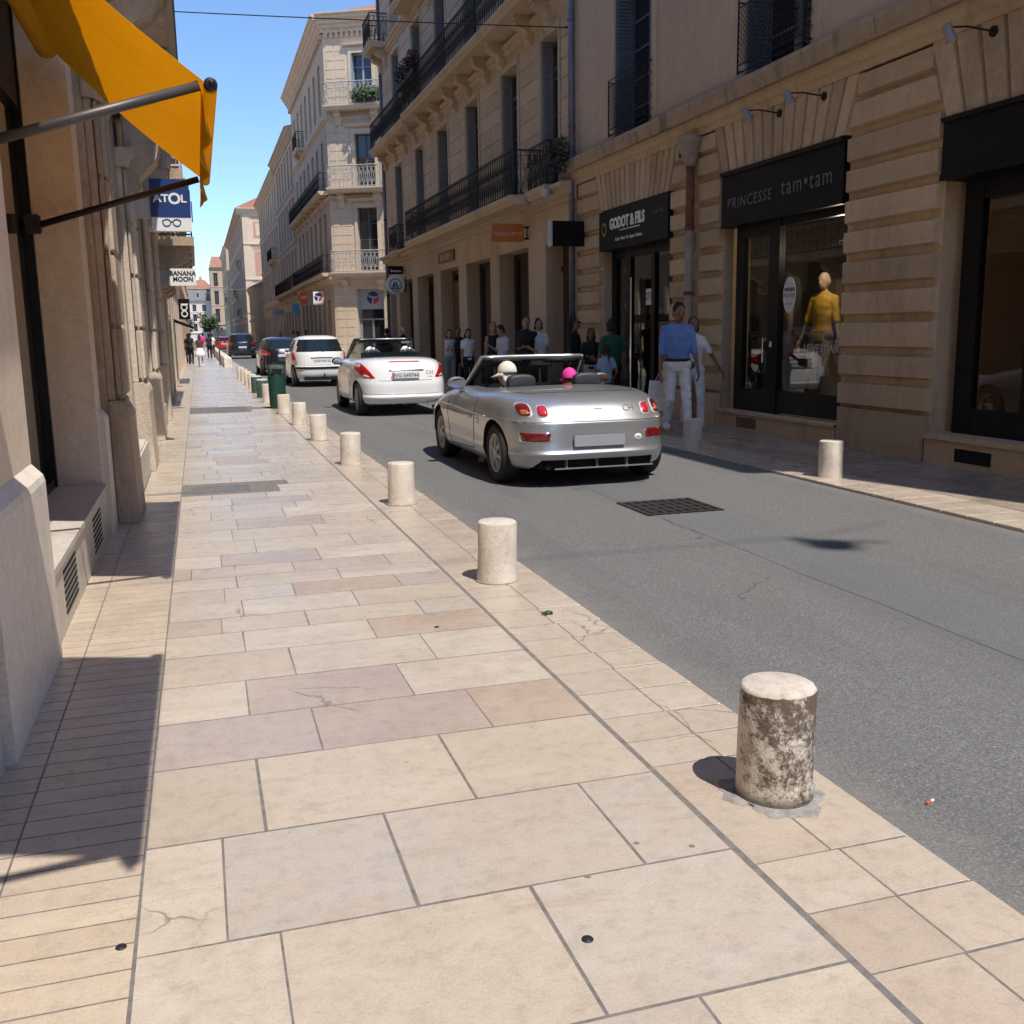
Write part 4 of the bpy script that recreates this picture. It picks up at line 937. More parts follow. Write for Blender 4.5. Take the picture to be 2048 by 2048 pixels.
# corner shop: door with tricolour sign
f = MB(); CH.box(f, 1.35, 2.95, -.5, -.35, 2.86, 4.0); sg = f.build('sign_panel', 'sign_grey2', b3)
fnC = lambda u, z, d: (lambda x, y, t: CH.p(u+x, d+t, z+y))
def tricolour(F, u, z, r, d, par):
    for col, a0, a1 in (('logo_blue', 20, 150), ('logo_blue', 165, 255), ('logo_red', 270, 370)):
        pts = [(u+r*.15*cos(radians((a0+a1)/2)), z+r*.15*sin(radians((a0+a1)/2)))]+[(u+r*cos(radians(a0+(a1-a0)*k/8)), z+r*sin(radians(a0+(a1-a0)*k/8))) for k in range(9)]
        m_ = MB(); F.plate(m_, pts, d, d+.01); m_.build('emblem', col, par)
tricolour(CH, 2.2, 3.5, .36, -.349, sg)
f = MB(); CH.box(f, 1.35, 1.5, -.5, -.38, 0, 2.86); CH.box(f, 2.8, 2.95, -.5, -.38, 0, 2.86); CH.box(f, 2.1, 2.2, -.5, -.38, 0, 2.3); CH.box(f, 1.5, 2.8, -.5, -.38, 2.25, 2.34); do = f.build('door', 'zinc', b3)
f = MB(); CH.box(f, 1.5, 2.8, -.46, -.45, 0, 2.86); f.build('pane', 'winglass', do)
# plants on two of the balconies
for z, lb, mats in ((14.3, 'lush green plants filling the top balcony of the corner building', ('leaf', 'leaf_pale')), (13.0, None, None)):
    if not lb: continue
    t = thing('balcony_plants', lb, 'plant', CH.p(2.2, .5, z)); f = MB(); leaves(f, CH.p(2.6, .5, 14.3), (.95, .95, .45), 420, .16, random.Random(12), mats); leaves(f, CH.p(3.6, .55, 14.4), (.4, .4, .5), 160, .16, random.Random(13), mats); f.build('foliage', None, t)
    f = MB(); CH.box(f, 1.8, 4.0, .3, .5, 13.86, 14.05); f.build('trough', 'terracotta', t)
t = thing('round_sign', 'round white projecting sign with a dark blue sailing boat in a ring', 'sign', (7.22, 38, 3.27), 0, 'projecting shop signs')
f = MB(); f.lathe([(.34, -.05), (.36, -.03), (.36, .03), (.34, .05)], (7.22, 38.0, 3.27), 36, 'y'); f.build('disc', 'white', t)
yb = 37.948
f = MB(); f.lathe([(.235, -.006), (.235, .0)], (7.22, yb, 3.27), 36, 'y'); f.build('blue_disc', 'logo_blue', t)
f = MB(); f.lathe([(.20, -.004), (.20, .0)], (7.22, yb-.006, 3.27), 36, 'y'); rg = f.build('pale_disc', 'white', t)
f = MB(); fy = lambda a, b, q: (7.22+a, yb-.011-q, 3.27+b)
f.prism([(-.02, -.07), (-.02, .16), (-.15, -.07)], fy, 0, .006); f.prism([(.01, -.07), (.01, .14), (.11, -.07)], fy, 0, .006); f.prism([(-.17, -.09), (.15, -.09), (.10, -.15), (-.12, -.15)], fy, 0, .006); f.build('boat', 'logo_blue', t)
text('PETIT BATEAU', .055, 'logo_blue', t, lambda x, y, d: (7.22+x, yb-.02-d, 2.98+y), .002)
f = MB(); f.box(7.56, 7.66, 37.97, 38.03, 3.25, 3.29); f.tube([(7.6, 38, 3.0), (7.6, 38, 3.55)], .025, 6); f.build('bracket', 'iron', t)
t = thing('shop_board', 'dark projecting board with white lettering above the round boat sign', 'sign', (7.4, 38.3, 3.7)); f = MB(); f.box(7.02, 7.58, 38.26, 38.34, 3.68, 3.98); f.build('board', 'sign_black', t); text('Bateau', .15, 'letter_white', t, lambda x, y, d: (7.3+x, 38.255-d, 3.76+y), .002); f = MB(); f.box(7.58, 7.66, 38.28, 38.32, 3.8, 3.84); f.build('bracket', 'iron', t)
t = box_sign('hanging_sign', 'white projecting sign with blue and red emblem on the corner building', 6.55, 7.15, 60.0, 3.2, 3.92, .12, 'white', group='projecting shop signs')
FY = Frame((0, 59.93, 0), (1, 0, 0), (0, -1, 0)); tricolour(FY, 6.85, 3.62, .24, .0, t); text('bouygues', .13, 'logo_blue', t, lambda x, y, d: (6.85+x, 59.93-d, 3.24+y), .002)
t = box_sign('hanging_sign', 'orange-red projecting sign just left of the emblem sign', 6.2, 6.6, 64.0, 3.3, 4.05, .14, 'sign_red', group='projecting shop signs')
text('PRESSE\nTABAC', .11, 'letter_white', t, lambda x, y, d: (6.4+x, 63.92-d, 3.75+y), .002)
t = box_sign('hanging_sign', 'sky blue projecting sign farther along the shaded right side', 6.75, 7.25, 76.0, 2.95, 3.75, .12, 'sky_sign', group='projecting shop signs')
t = box_sign('hanging_sign', 'pale grey projecting sign with small dark word, farthest on the right', 6.3, 7.3, 90.0, 3.1, 3.75, .14, 'sign_grey2', group='projecting shop signs')
text('nude', .35, 'letter_black', t, lambda x, y, d: (6.9+x, 89.92-d, 3.35+y), .002)
# ------------------------------------------------------------------ more distant houses: generic builder
def house(name, label, F, L, H, depth, wall, floors, bay, ww, par_name=None, shop=True, roof='terracotta', frame='winframe_dark', rh=1.5, base_h=4.3, balc=(), endwall=None, win_mat='winglass_dim', cn=.5, wstart=.9):
    o = F.p(0, 0, 0); t = thing(name, label, 'building', F.p(L/2, 0, 0))
    fl = []; z = base_h+.5; fh = (H-base_h-.8)/floors
    for i in range(floors): fl.append((z+.15, z+fh*.78-.1*i)); z += fh
    us = []; u = wstart
    while u+ww < L-.4: us.append(u); u += bay
    mb = MB(); mb.mat(wall)
    ops = [(u, u+ww, a, b) for u in us for a, b in fl]
    if shop: ops += [(u-.15, u+ww+.25, 0.02, base_h-.9) for u in us]
    F.wall(mb, 0, L, 0, H, ops, .4)
    F.box(mb, 0, .4, -depth, -.4, 0, H); F.box(mb, L-.4, L, -depth, -.4, 0, H)
    mb.mat('int_dark'); F.box(mb, .4, L-.4, -depth, -.45, 0, H)
    mb.build('wall', None, t)
    mb = MB(); cornice(F, -.1, L+.1, H-.7, H, cn, mb, 3); mb.build('cornice', wall, t); mb = MB(); cornice(F, 0, L, base_h-.2, base_h+.15, .22, mb, 2)
    mb.build('string_course', wall, t); mb = MB()
    for a, b in fl[1:]: cornice(F, 0, L, a-.45, a-.2, .10, mb, 1)
    for u in us:
        for a, b in fl: F.box(mb, u-.12, u, .0, .04, a, b+.12); F.box(mb, u+ww, u+ww+.12, 0, .04, a, b+.12); F.box(mb, u-.2, u+ww+.2, 0, .10, b+.12, b+.22)
    mb.build('stone_trim', wall, t)
    if roof:
        mb = MB(); P = F.p; mb.hexa([P(-.1, cn+.05, H), P(L+.1, cn+.05, H), P(L+.1, -depth, H), P(-.1, -depth, H), P(.8, -depth*.45, H+rh), P(L-.8, -depth*.45, H+rh), P(L-.8, -depth*.55, H+rh), P(.8, -depth*.55, H+rh)]); mb.build('roof', roof, t)
    for u in us:
        for a, b in fl: window(F, u, u+ww, a, b, t, .2, frame, win_mat, 2)
        if shop: mb = MB(); F.box(mb, u-.15, u+ww+.25, -.38, -.3, 0.02, base_h-.9); mb.build('shop_window', win_mat, t)
    for zi, u0, u1 in balc: balcony(F, t, u0, u1, fl[zi][0]-.05, .6, 1.0, [u0+.5, u1-.5], wall, 'iron', 0, .25, .5, step=.4, r=.014)
    return t
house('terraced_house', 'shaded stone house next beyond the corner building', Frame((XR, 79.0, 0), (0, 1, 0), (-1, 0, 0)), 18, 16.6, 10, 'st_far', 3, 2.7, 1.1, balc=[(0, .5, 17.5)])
house('terraced_house', 'shaded stone house third along beyond the corner building, lower eaves', Frame((XR+.1, 97.0, 0), (0, 1, 0), (-1, 0, 0)), 27, 16.2, 10, 'st_mid', 3, 3.0, 1.1, balc=[(1, 3, 9)])
house('low_annex', 'low orange-brown house in front of the brick building, with narrow window', Frame((6.7, 126.0, 0), (0, 1, 0), (-1, 0, 0)), 10, 7.2, 7, 'st_right', 1, 3.2, 1.0, shop=False, base_h=3.2, cn=.3)
f3p = Frame((XR, 163.0, 0), (0, 1, 0), (-1, 0, 0))
bp = house('brick_building', 'tall building with pink brick panels on its sunlit end wall', f3p, 70, 20.6, 12, 'st_far', 4, 3.4, 1.2, balc=[(0, 20, 24), (1, 30, 36), (2, 12, 16)], cn=.9, rh=3)
FE = Frame((XR, 163.0, 0), (1, 0, 0), (0, -1, 0))
f = MB(); FE.box(f, .0, 12, .0, .12, 0, 20); cornice(FE, -.8, 12, 19.6, 20.5, .9, f, 3)
for z in (4.6, 9.6, 14.9): cornice(FE, 0, 12, z, z+.4, .35, f, 2)
FE.box(f, 0, 1.0, .12, .22, 0, 19.6); f.build('end_wall', 'st_pale', bp)
f = MB()
for z0, z1 in ((5.6, 8.6), (10.6, 14.2), (16.2, 18.6)): FE.box(f, 1.6, 3.3, .121, .16, z0, z1)
for z in (9.0, 14.4, 18.9): FE.box(f, 1.4, 3.5, .121, .15, z, z+.45)
f.build('brick_panels', 'pinkbrick', bp)
f = MB(); FE.box(f, 1.95, 2.95, .16, .19, 16.5, 18.3); f.build('plaster_panel', 'st_pale', bp)
for z0, z1 in ((5.3, 8.4), (10.4, 13.6), (15.8, 18.6)): window(FE, 4.1, 5.6, z0, z1, bp, -.14, 'winframe_dark', 'winglass', 2)
house('far_house', 'narrow sunlit-edged house beyond the brick building', Frame((7.2, 236, 0), (0, 1, 0), (-1, 0, 0)), 40, 21, 10, 'st_mid', 4, 4, 1.3, balc=[(1, 2, 8)], shop=False)
FE2 = Frame((4.2, 286, 0), (1, 0, 0), (0, -1, 0))
house('far_house', 'distant house with red roof and pale gable at the end of the street', FE2, 6, 19.5, 12, 'st_far', 3, 3, 1.1, shop=False, rh=3.2)
house('terraced_house', 'stone house on the right behind the camera, across the side street', Frame((XR, -34.0, 0), (0, 1, 0), (-1, 0, 0)), 30, 9.5, 9, 'st_far', 2, 3.2, 1.1)
house('terraced_house', 'stone house on the left behind the camera, next to the plastered building', Frame((XL-.06, -36.0, 0), (0, 1, 0), (1, 0, 0)), 28, 12, 9, 'st_far', 3, 3.2, 1.1)
# white buildings closing the street
FW = Frame((-9.5, 300, 0), (1, 0, 0), (0, -1, 0))
t = house('white_building', 'white building with slate mansard and red ridge closing the street', FW, 15.0, 11.2, 12, 'wall_white', 3, 2.6, 1.0, shop=False, roof=None, base_h=2.2, balc=[(1, 5, 9)], cn=.4)
f = MB(); P = FW.p; f.hexa([P(-.2, .5, 11.25), P(15.2, .5, 11.25), P(15.2, -12, 11.25), P(-.2, -12, 11.25), P(.4, -.9, 14.4), P(14.6, -.9, 14.4), P(14.6, -11, 14.4), P(.4, -11, 14.4)]); f.build('mansard', 'slate', t)
f = MB(); f.hexa([P(.2, -.7, 14.42), P(14.8, -.7, 14.42), P(14.8, -11, 14.42), P(.2, -11, 14.42), P(2, -5, 17.2), P(12.5, -5, 17.2), P(12.5, -6.5, 17.2), P(2, -6.5, 17.2)]); rf = f.build('roof', 'terracotta', t)
for u in (1.2, 4.0, 7.0, 9.8, 12.6):
    f = MB(); FW.box(f, u, u+1.1, -.9, .05, 11.9, 13.5); FW.box(f, u-.1, u+1.2, -1, .12, 13.5, 13.65); d_ = f.build('dormer', 'offwhite', t); f = MB(); FW.box(f, u+.2, u+.9, .05, .06, 12.1, 13.3); f.build('pane', 'winglass_dim', d_)
for u in (3, 6, 11): f = MB(); FW.box(f, u, u+.8, -6.2, -5.4, 16.4, 18.2); f.build('chimney', 'st_far', rf)
def tree(lb, x, y, h, r, seed):
    t = thing('street_tree', lb, 'tree', (x, y, 0)); q = random.Random(seed)
    f = MB(); f.tube([(x, y, 0), (x+.05, y, h*.4), (x-.05, y, h*.7)], [.16, .12, .06], 8)
    for k in range(6):
        a = k*1.05; f.tube([(x, y, h*(.4+.04*k)), (x+r*.6*cos(a), y+r*.6*sin(a), h*(.6+.05*k))], [.07, .02], 5)
    f.build('trunk', 'bark', t)
    f = MB()
    for k in range(16):
        a = q.uniform(0, 6.28); rr_ = r*q.uniform(.1, .8); leaves(f, (x+rr_*cos(a), y+rr_*sin(a), h*q.uniform(.5, .95)), (r*.4, r*.4, r*.32), 60, .26, q, ('leaf', 'leaf_pale'))
    f.build('crown', None, t)
tree('leafy street tree left of centre at the far end', -2.6, 215, 5.0, 2.0, 1); tree('bushy street tree right of centre at the far end', 2.4, 215, 5.6, 2.3, 2)
# street lamps hung on cables far away
def lantern(x, y, z, lb, xw0, xw1, zw):
    t = thing('hanging_lantern', lb, 'street lamp', (x, y, z), 0, 'street lanterns hung on cables')
    f = MB(); f.lathe([(.04, .34), (.07, .30), (.17, .12), (.19, .06), (.17, .05)], (x, y, z), 14); f.build('shade', 'iron', t)
    f = MB(); f.lathe([(.165, .05), (.14, -.06), (.08, -.12), (.01, -.13)], (x, y, z), 14); f.build('globe', 'offwhite', t)
    f = MB(); f.tube([(x, y, z+.34), (x, y, zw)], .02, 6); f.tube([(x-.12, y+.1, z+.3), (x, y, z+.34), (x+.3, y-.08, z+.22), (x+.42, y-.1, z+.12)], [.05, .03, .025, .02], 6); f.build('rod', 'iron', t)
    f = MB(); f.tube([(xw0, y, zw+.5), ((xw0+x)/2, y, zw+.15), (x, y, zw), ((xw1+x)/2, y, zw+.15), (xw1, y, zw+.5)], .009, 5); f.build('cable', 'iron', t)
lantern(6.62, -2.4, 15.0, 'street lantern hung on a cable above the near road', XR+0, -.9, 15.6)
t = thing('overhead_cable', 'thin cable crossing the street high above, between the upper storeys', 'cable', (3.4, 21, 7.8))
f = MB(); f.tube([(-.66+8.28*k/16, 26.56-6.12*k/16, 9.04-1.48*k/16-.08*(k/16)*(1-k/16)) for k in range(17)], .012, 5); f.build('cable', 'iron', t)
f = MB(); f.tube([(7.55, 20.45, 7.56), (7.66, 20.4, 7.56)], .02, 5); f.build('hook', 'iron', t)
t = thing('overhead_cable', 'thin cable low across the far street in front of the brick building', 'cable', (3.4, 140, 6)); f = MB(); f.tube([(-.7, 120, 7.2), (2, 120, 6.6), (5, 120, 6.6), (7.7, 120, 7.2)], .03, 5); f.build('cable', 'zinc', t)
f = MB(); f.tube([(7.6, 120, 7.2), (7.8, 120, 7.2)], .05, 5); f.build('hook', 'iron', t)
# ------------------------------------------------------------------ LEFT: plastered building with awnings
FL = Frame((XL, 0, 0), (0, 1, 0), (1, 0, 0))       # front plane x=-.74
HA = 13.5
ba = thing('plaster_building', 'smooth beige plastered building on the left with shop openings and stone benches', 'building', (XL, 4, 0))
f = MB(); f.mat('pl_beige')
aops = [(-2.6, 3.72, .0, 3.85), (5.05, 8.22, .0, 3.85)]
FL.wall(f, -8, 8.60, 0, 4.2, aops, .48, -.035)
FL.wall(f, -8, 8.60, 4.2, HA, [(u, u+1.2, 5.0, 7.6) for u in (-2, 1.5, 5)]+[(u, u+1.2, 8.8, 11) for u in (-2, 1.5, 5)], .5, -.05)
f.mat('int_dark'); f.box(-11, XL-.55, -8, 8.6, 4.2, HA); f.box(-11, XL-3, -8, 8.6, 0, 4.2); f.box(XL-3, XL-.49, 8.3, 8.6, 0, 4.2); f.box(XL-3, XL-.49, 3.9, 4.9, 0, 4.2)
f.build('wall', None, ba)
def plinth(u0, u1, z1=.90):
    f = MB(); FL.prof(f, [(-.04, 0), (.02, 0), (.02, z1-.05), (.012, z1-.02), (-.034, z1+.03), (-.04, z1+.03)], u0, u1); f.build('plinth', 'pl_base', ba)
plinth(3.74, 5.04); plinth(8.24, 8.58, .92); plinth(-8, -2.62)
f = MB(); FL.box(f, 8.225, 8.24, -.46, -.03, .40, .92); f.build('plinth', 'pl_base', ba)
f = MB(); FL.box(f, -8, 8.6, -.05, .42, 4.25, 4.45); f.build('string_course', 'pl_beige', ba); f = MB(); FL.box(f, -8, 8.6, -.05, .45, HA-.25, HA); f.build('cornice', 'pl_beige', ba)  # string course made extra deep to throw shade over the upper awning cloth
f = MB(); f.box(-11, XL+.5, -8, 8.6, HA, HA+.3); f.build('roof', 'terracotta', ba)
for u in (-2, 1.5, 5):
    for z0, z1 in ((5.0, 7.6), (8.8, 11)): window(FL, u, u+1.2, z0, z1, ba, .3)
# marble benches with louvred vents filling the opening
def bench(u0, u1):
    b = MB(); mid = (u0+u1)/2
    for a, c in ((u0, mid-.1), (mid-.094, u1)):
        FL.box(b, a, c, -.36, -.012, .0, .355); FL.box(b, a, c, -.36, .0, .357, .392)
    o = b.build('stone_bench', 'marble', ba)
    for c in (u0+.75, u1-.85):
        v = MB()
        for i in range(7): FL.box(v, c-.27+.012*i*0, c+.27, -.012, -.009, .07+.036*i, .088+.036*i)
        v.build('vent', 'void', o)
bench(5.06, 8.21); bench(-2.5, 3.7)
def shopwin(u0, u1, lb):
    f = MB(); d = -.36
    FL.box(f, u1-.06, u1-.01, d-.06, d+.012, .392, 3.85); FL.box(f, u0, u0+.06, d-.08, d, .392, 3.85); FL.box(f, u0+.06, u1-.06, d-.08, d, .392, .46); FL.box(f, u0+.06, u1-.06, d-.08, d, 3.1, 3.85)
    o = f.build('shop_window', 'black_wood', ba); f = MB(); FL.box(f, u0+.06, u1-.06, d-.05, d-.04, .46, 3.1); f.build('pane', 'shopglass', o)
    f = MB(); FL.box(f, u0, u1-.15, d-.9, d-.8, .3, 3.3); FL.box(f, u0, u1-.2, d-.8, d-.1, .36, .40); f.build('display', 'int_wall', o)
shopwin(5.05, 8.22, ''); shopwin(-2.6, 3.72, '')
# awnings: sloped cloth, front bar, valance, two arms, roller
def awning(y0, y1, label, up_=0.0):
    xw, zw, xf, zf = -.90, 3.56+up_, .105+.16*up_, 2.66+up_
    t = thing('awning', label, 'awning', (xw, (y0+y1)/2, zw), 0, 'awnings over the left shop windows')
    nu, nv = 24, 12; mb = MB(); mb.mat('awning'); rows_ = []
    for i in range(nv+1):
        s = i/nv
        rows_.append([(xw+(xf-xw)*s, y0+(y1-y0)*j/nu, zw+(zf-zw)*s-.045*sin(pi*s)-.006*sin(pi*s)*sin(j*1.3)) for j in range(nu+1)])
    def sheet(rows_, th):
        n = len(rows_); m = len(rows_[0]); i0 = len(mb.v)
        for dz in (0, -th):
            for r in rows_: mb.v += [(x, y, z+dz) for x, y, z in r]
        for k in (0, 1):
            for a in range(n-1):
                for b in range(m-1):
                    q = [i0+k*n*m+a*m+b, i0+k*n*m+a*m+b+1, i0+k*n*m+(a+1)*m+b+1, i0+k*n*m+(a+1)*m+b]; mb._f(tuple(q if k == 0 else q[::-1]))
    mb.smooth = True; sheet(rows_[:], .0012); mb.build('cloth', None, t)
    mb = MB(); mb.mat('awning'); mb.smooth = True; q = random.Random(2); nv2 = 5; rows_ = []
    for i in range(nv2+1):
        s = i/nv2; rows_.append([(xf-.012+.020*s*sin(j*.42)*(.3+s)+.012*s, y0+.01+(y1-y0-.02)*j/40, zf-.02-s*(.19+.010*sin(j*.42+1)+.015*(j > 37))) for j in range(41)])
    n = len(rows_); m = 41; i0 = len(mb.v)
    for r in rows_: mb.v += r
    for a in range(n-1):
        for b in range(m-1): mb._f((i0+a*m+b, i0+a*m+b+1, i0+(a+1)*m+b+1, i0+(a+1)*m+b))
    va = mb.build('valance', None, t)
    evaluated(va, [('SOLIDIFY', dict(thickness=.002))])
    mb = MB(); mb.smooth = True; mb.mat('awning'); mb.tube([(xw+.02, y0, zw-.05), (xw+.02, y1, zw-.05)], .075, 16); mb.build('roller', None, t)
    mb = MB(); mb.smooth = True; mb.mat('awning'); mb.tube([(xf+.03, y0-.02, zf-.02), (xf+.03, y1+.02, zf-.02)], .032, 14); mb.build('front_bar', None, t)
    for y, mt in ((y0+.03, 'awn_arm'), (y1-.04, 'arm_dark')):
        mb = MB(); mb.mat(mt); mb.smooth = True; mb.tube([(-1.03, y, 2.30+up_), (xf-.02, y-.0, zf-.015)], .0235, 14); a_ = mb.build('arm', None, t)
        mb = MB(); mb.mat('arm_dark'); mb.smooth = True; mb.lathe([(.028, -.03), (.031, -.02), (.031, .02), (.028, .03)], (xf+.03, y-.04 if y < y1-.1 else y+.04, zf-.02), 18, 'y'); mb.lathe([(.014, -.036), (.014, .036)], (xf+.035, y-.045 if y < y1-.1 else y+.045, zf-.015), 10, 'y'); mb.build('joint', None, a_)
        mb = MB(); mb.mat('arm_dark'); mb.box(-1.12, -1.02, y-.05, y+.05, 2.24+up_, 2.37+up_); mb.tube([(-1.05, y-.07, 2.30+up_), (-1.05, y+.07, 2.30+up_)], .03, 8); weld(mb.build('wall_bracket', None, a_), bev=.008)
awning(5.1, 8.12, 'orange-yellow awning sloping out over the left shop window, with grey arm')
awning(1.18, 3.12, 'orange-yellow awning nearer than the other, over the window at the left edge', .5)
# ------------------------------------------------------------------ LEFT: old stone building with pilasters
FB = Frame((-.62, 0, 0), (0, 1, 0), (1, 0, 0)); HB = 14.5
bb = thing('old_stone_building', 'weathered stone building on the left with pilasters and carved consoles', 'building', (-.62, 14, 0))
f = MB(); f.mat('st_old')
bo_ = [(9.65, 11.75, .38, 3.0), (13.1, 15.3, .02, 3.0), (16.7, 18.8, .38, 3.0)]
FB.wall(f, 8.62, 20.2, 0, HB, bo_+[(u, u+1.2, z, z+2.3) for u in (10, 13.5, 17) for z in (5.4, 9.2)], .45, -.10)
f.mat('int_dark'); f.box(-10, -1.1, 8.7, 20.2, 3.2, HB); f.box(-10, -1.5, 8.7, 20.2, 0, 3.2)
f.build('wall', None, bb)
for i, (u0, u1) in enumerate(((8.63, 9.42), (11.95, 12.95), (15.5, 16.5), (19.1, 20.1))):
    f = MB(); f.mat('st_left' if i else 'st_old')
    FB.courses(f, u0+.12, u1-.12, 1.02, 3.3, .57, .02, .035, .012)
    FB.box(f, u0+.12, u1-.12, -.1, .002, 1.0, 3.3); FB.courses(f, u0, u0+.11, 1.02, 3.3, .57, .03, -.03+.0, .01); FB.box(f, u0, u1, -.1, -.04, 1.0, 3.3)
    FB.prof(f, [(-.1, .0), (.075, 0), (.065, .30), (.055, .84), (.06, .88), (.045, .93), (.005, 1.0), (-.1, 1.0)], u0-.02, u1+.02)
    FB.prof(f, [(-.1, 3.3), (.03, 3.3), (.06, 3.38), (.10, 3.42), (.10, 3.5), (-.1, 3.5)], u0-.05, u1+.05)
    weld(f.build('pilaster', None, bb), bev=.008)
for a, b, z0, z1 in bo_:
    f = MB(); FB.box(f, a+.01, b-.01, -.5, -.42, .0 if z0 < .1 else .38, 3.0); FB.box(f, a+.01, a+.1, -.42, -.36, z0, 3.0); FB.box(f, b-.1, b-.01, -.42, -.36, z0, 3.0); w_ = f.build('shop_window', 'wood_dark', bb)
    f = MB(); FB.box(f, a+.2, b-.2, -.418, -.41, .6, 2.8); f.build('pane', 'winglass_dim', w_)
    if z0 > .1: f = MB(); FB.box(f, a-.1, b+.1, -.3, .02, 0, .38); weld(f.build('sill_block', 'marble', bb), bev=.02)
for u0 in (10, 13.5, 17):
    for z in (5.4, 9.2): window(FB, u0, u0+1.2, z, z+2.3, bb, .3)
f = MB(); FB.prof(f, [(-.1, 3.9), (.06, 3.9), (.1, 4.05), (.18, 4.1), (.2, 4.25), (-.1, 4.3)], 8.62, 20.2); f.build('string_course', 'st_old', bb); f = MB(); FB.prof(f, [(-.1, HB-.6), (.1, HB-.5), (.2, HB-.2), (.45, HB-.1), (.45, HB), (-.1, HB)], 8.62, 20.2); f.build('cornice', 'st_old', bb)
f = MB(); f.box(-10, -.2, 8.62, 20.2, HB, HB+.3); f.build('roof', 'terracotta', bb)
# lower carved consoles over the doorway
for u in (12.35, 15.95):
    f = MB(); FB.prof(f, [(-.02, 3.0), (.05, 3.0), (.15, 3.12), (.11, 3.22), (.2, 3.3), (.32, 3.42), (.36, 3.58), (.28, 3.66), (.36, 3.72), (.36, 3.86), (-.02, 3.86)], u-.28, u+.28); weld(f.build('carved_console', 'st_old', bb), bev=.02)
# heavy upper balcony on big scroll consoles
bu = balcony(FB, bb, 10.6, 20.1, 5.35, .60, .95, [], 'st_old', 'iron', 2, th=.3, step=.28, ends=(1, 1))
for u in (11.2, 14.2, 17.2, 19.8):
    f = MB(); FB.prof(f, [(-.02, 4.0), (.08, 4.0), (.16, 4.1), (.20, 4.28), (.16, 4.42), (.26, 4.5), (.40, 4.56), (.46, 4.66), (.46, 4.74), (.38, 4.78), (.42, 4.84), (.50, 4.88), (.52, 5.05), (-.02, 5.05)], u-.22, u+.22); weld(f.build('console', 'st_old', bu), bev=.015)
f = MB(); f.tube([(-.05, 19.9, 5.0), (-.05, 19.9, 9.5)], .05, 8); f.build('rail_post', 'iron', bu)
# ------------------------------------------------------------------ LEFT: farther houses
house('terraced_house', 'pale stone house on the left beyond the pilastered building, with white iron balcony', Frame((-.66, 20.2, 0), (0, 1, 0), (1, 0, 0)), 14, 13.5, 9, 'st_left', 3, 2.8, 1.1, wstart=1.2)
house('terraced_house', 'sunlit pale house far along the left pavement', Frame((-.78, 34.2, 0), (0, 1, 0), (1, 0, 0)), 26, 13, 9, 'st_pale', 3, 2.8, 1.1, wstart=1.2)
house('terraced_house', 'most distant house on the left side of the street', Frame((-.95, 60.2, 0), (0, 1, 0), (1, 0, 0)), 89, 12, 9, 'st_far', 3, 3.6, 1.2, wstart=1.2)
house('terraced_house', 'house on the left past the far side street', Frame((-3.2, 158, 0), (0, 1, 0), (1, 0, 0)), 60, 11, 9, 'st_pale', 3, 4, 1.2, shop=False)
FC = Frame((-.66, 0, 0), (0, 1, 0), (1, 0, 0))
tb = thing('iron_balcony', 'small balcony with white painted ironwork above the blue optician sign', 'balcony', (-.6, 17.2, 4.0))
f = MB(); f.box(-.7, -.05, 16.6, 18.6, 3.86, 4.0); f.box(-.68, -.02, 16.55, 18.65, 3.8, 3.86); f.build('slab', 'st_dirtyledge', tb)
railing(Frame((-.62, 0, 0), (0, 1, 0), (1, 0, 0)), 16.65, 18.6, 4.0, 4.75, .55, tb, 'iron_white', .2, 2, (1, 1), r=.010)
for u in (17.0, 18.2): f = MB(); console(FB, u, u+.2, 3.8, .45, .5, f); f.build('bracket', 'st_old', tb)
t3 = thing('stone_balcony', 'dark stone balcony on curved brackets behind the swimwear sign', 'balcony', (-.6, 22, 3.3))
f = MB(); f.box(-.66, .06, 21.2, 27.5, 3.25, 3.42); f.build('slab', 'st_dirtyledge', t3)
for u in (21.6, 23.2, 25, 27): f = MB(); console(FC, u-.15, u+.15, 3.25, .8, .66, f); f.build('bracket', 'st_old', t3)
railing(FC, 21.3, 27.4, 3.42, 4.3, .68, t3, 'iron', .3, 1, (1, 1), r=.012)
# projecting signs on the left
t = thing('hanging_sign', 'blue and white optician box sign with spectacles, hanging from the left wall', 'sign', (-.3, 14, 3), 0, 'projecting shop signs')
f = MB(); f.box(-.46, .02, 13.94, 14.06, 3.0, 3.47); f.build('blue_box', 'sign_navy', t); f = MB(); f.box(-.455, .025, 13.945, 14.055, 2.83, 3.0); wb = f.build('white_box', 'white', t)
f = MB(); f.box(-.64, -.46, 13.97, 14.03, 2.99, 3.25); f.build('wall_plate', 'offwhite', t); f = MB(); f.box(.03, .045, 13.95, 14.05, 2.95, 3.2); f.build('edge_strip', 'sign_navy', t)
fl_ = lambda x0, z0, y0=13.938: (lambda x, y, d: (x0+x, y0-d, z0+y))
text('AT', .135, 'white', t, fl_(-.33, 3.185), .004, sx=1.1, bold=.003); text('O', .19, 'white', t, fl_(-.165, 3.165), .004, bold=.006); text('L', .135, 'white', t, fl_(-.055, 3.185), .004, sx=1.1, bold=.003)
f = MB()
for sx_ in (-1, 1):
    cx = -.215+sx_*.062; f.tube([(cx+.05*cos(k*pi/9)*(1.0 if sin(k*pi/9) > 0 else .92), 13.942, 2.92+.042*sin(k*pi/9)+.012) for k in range(19)], .006, 6)
f.tube([(-.228, 13.942, 2.945), (-.202, 13.942, 2.945)], .006, 6); f.tube([(-.33, 13.942, 2.955), (-.322, 13.942, 2.94)], .006, 6); f.tube([(-.105, 13.942, 2.955), (-.112, 13.942, 2.94)], .006, 6); f.build('spectacles', 'sign_navy', wb)
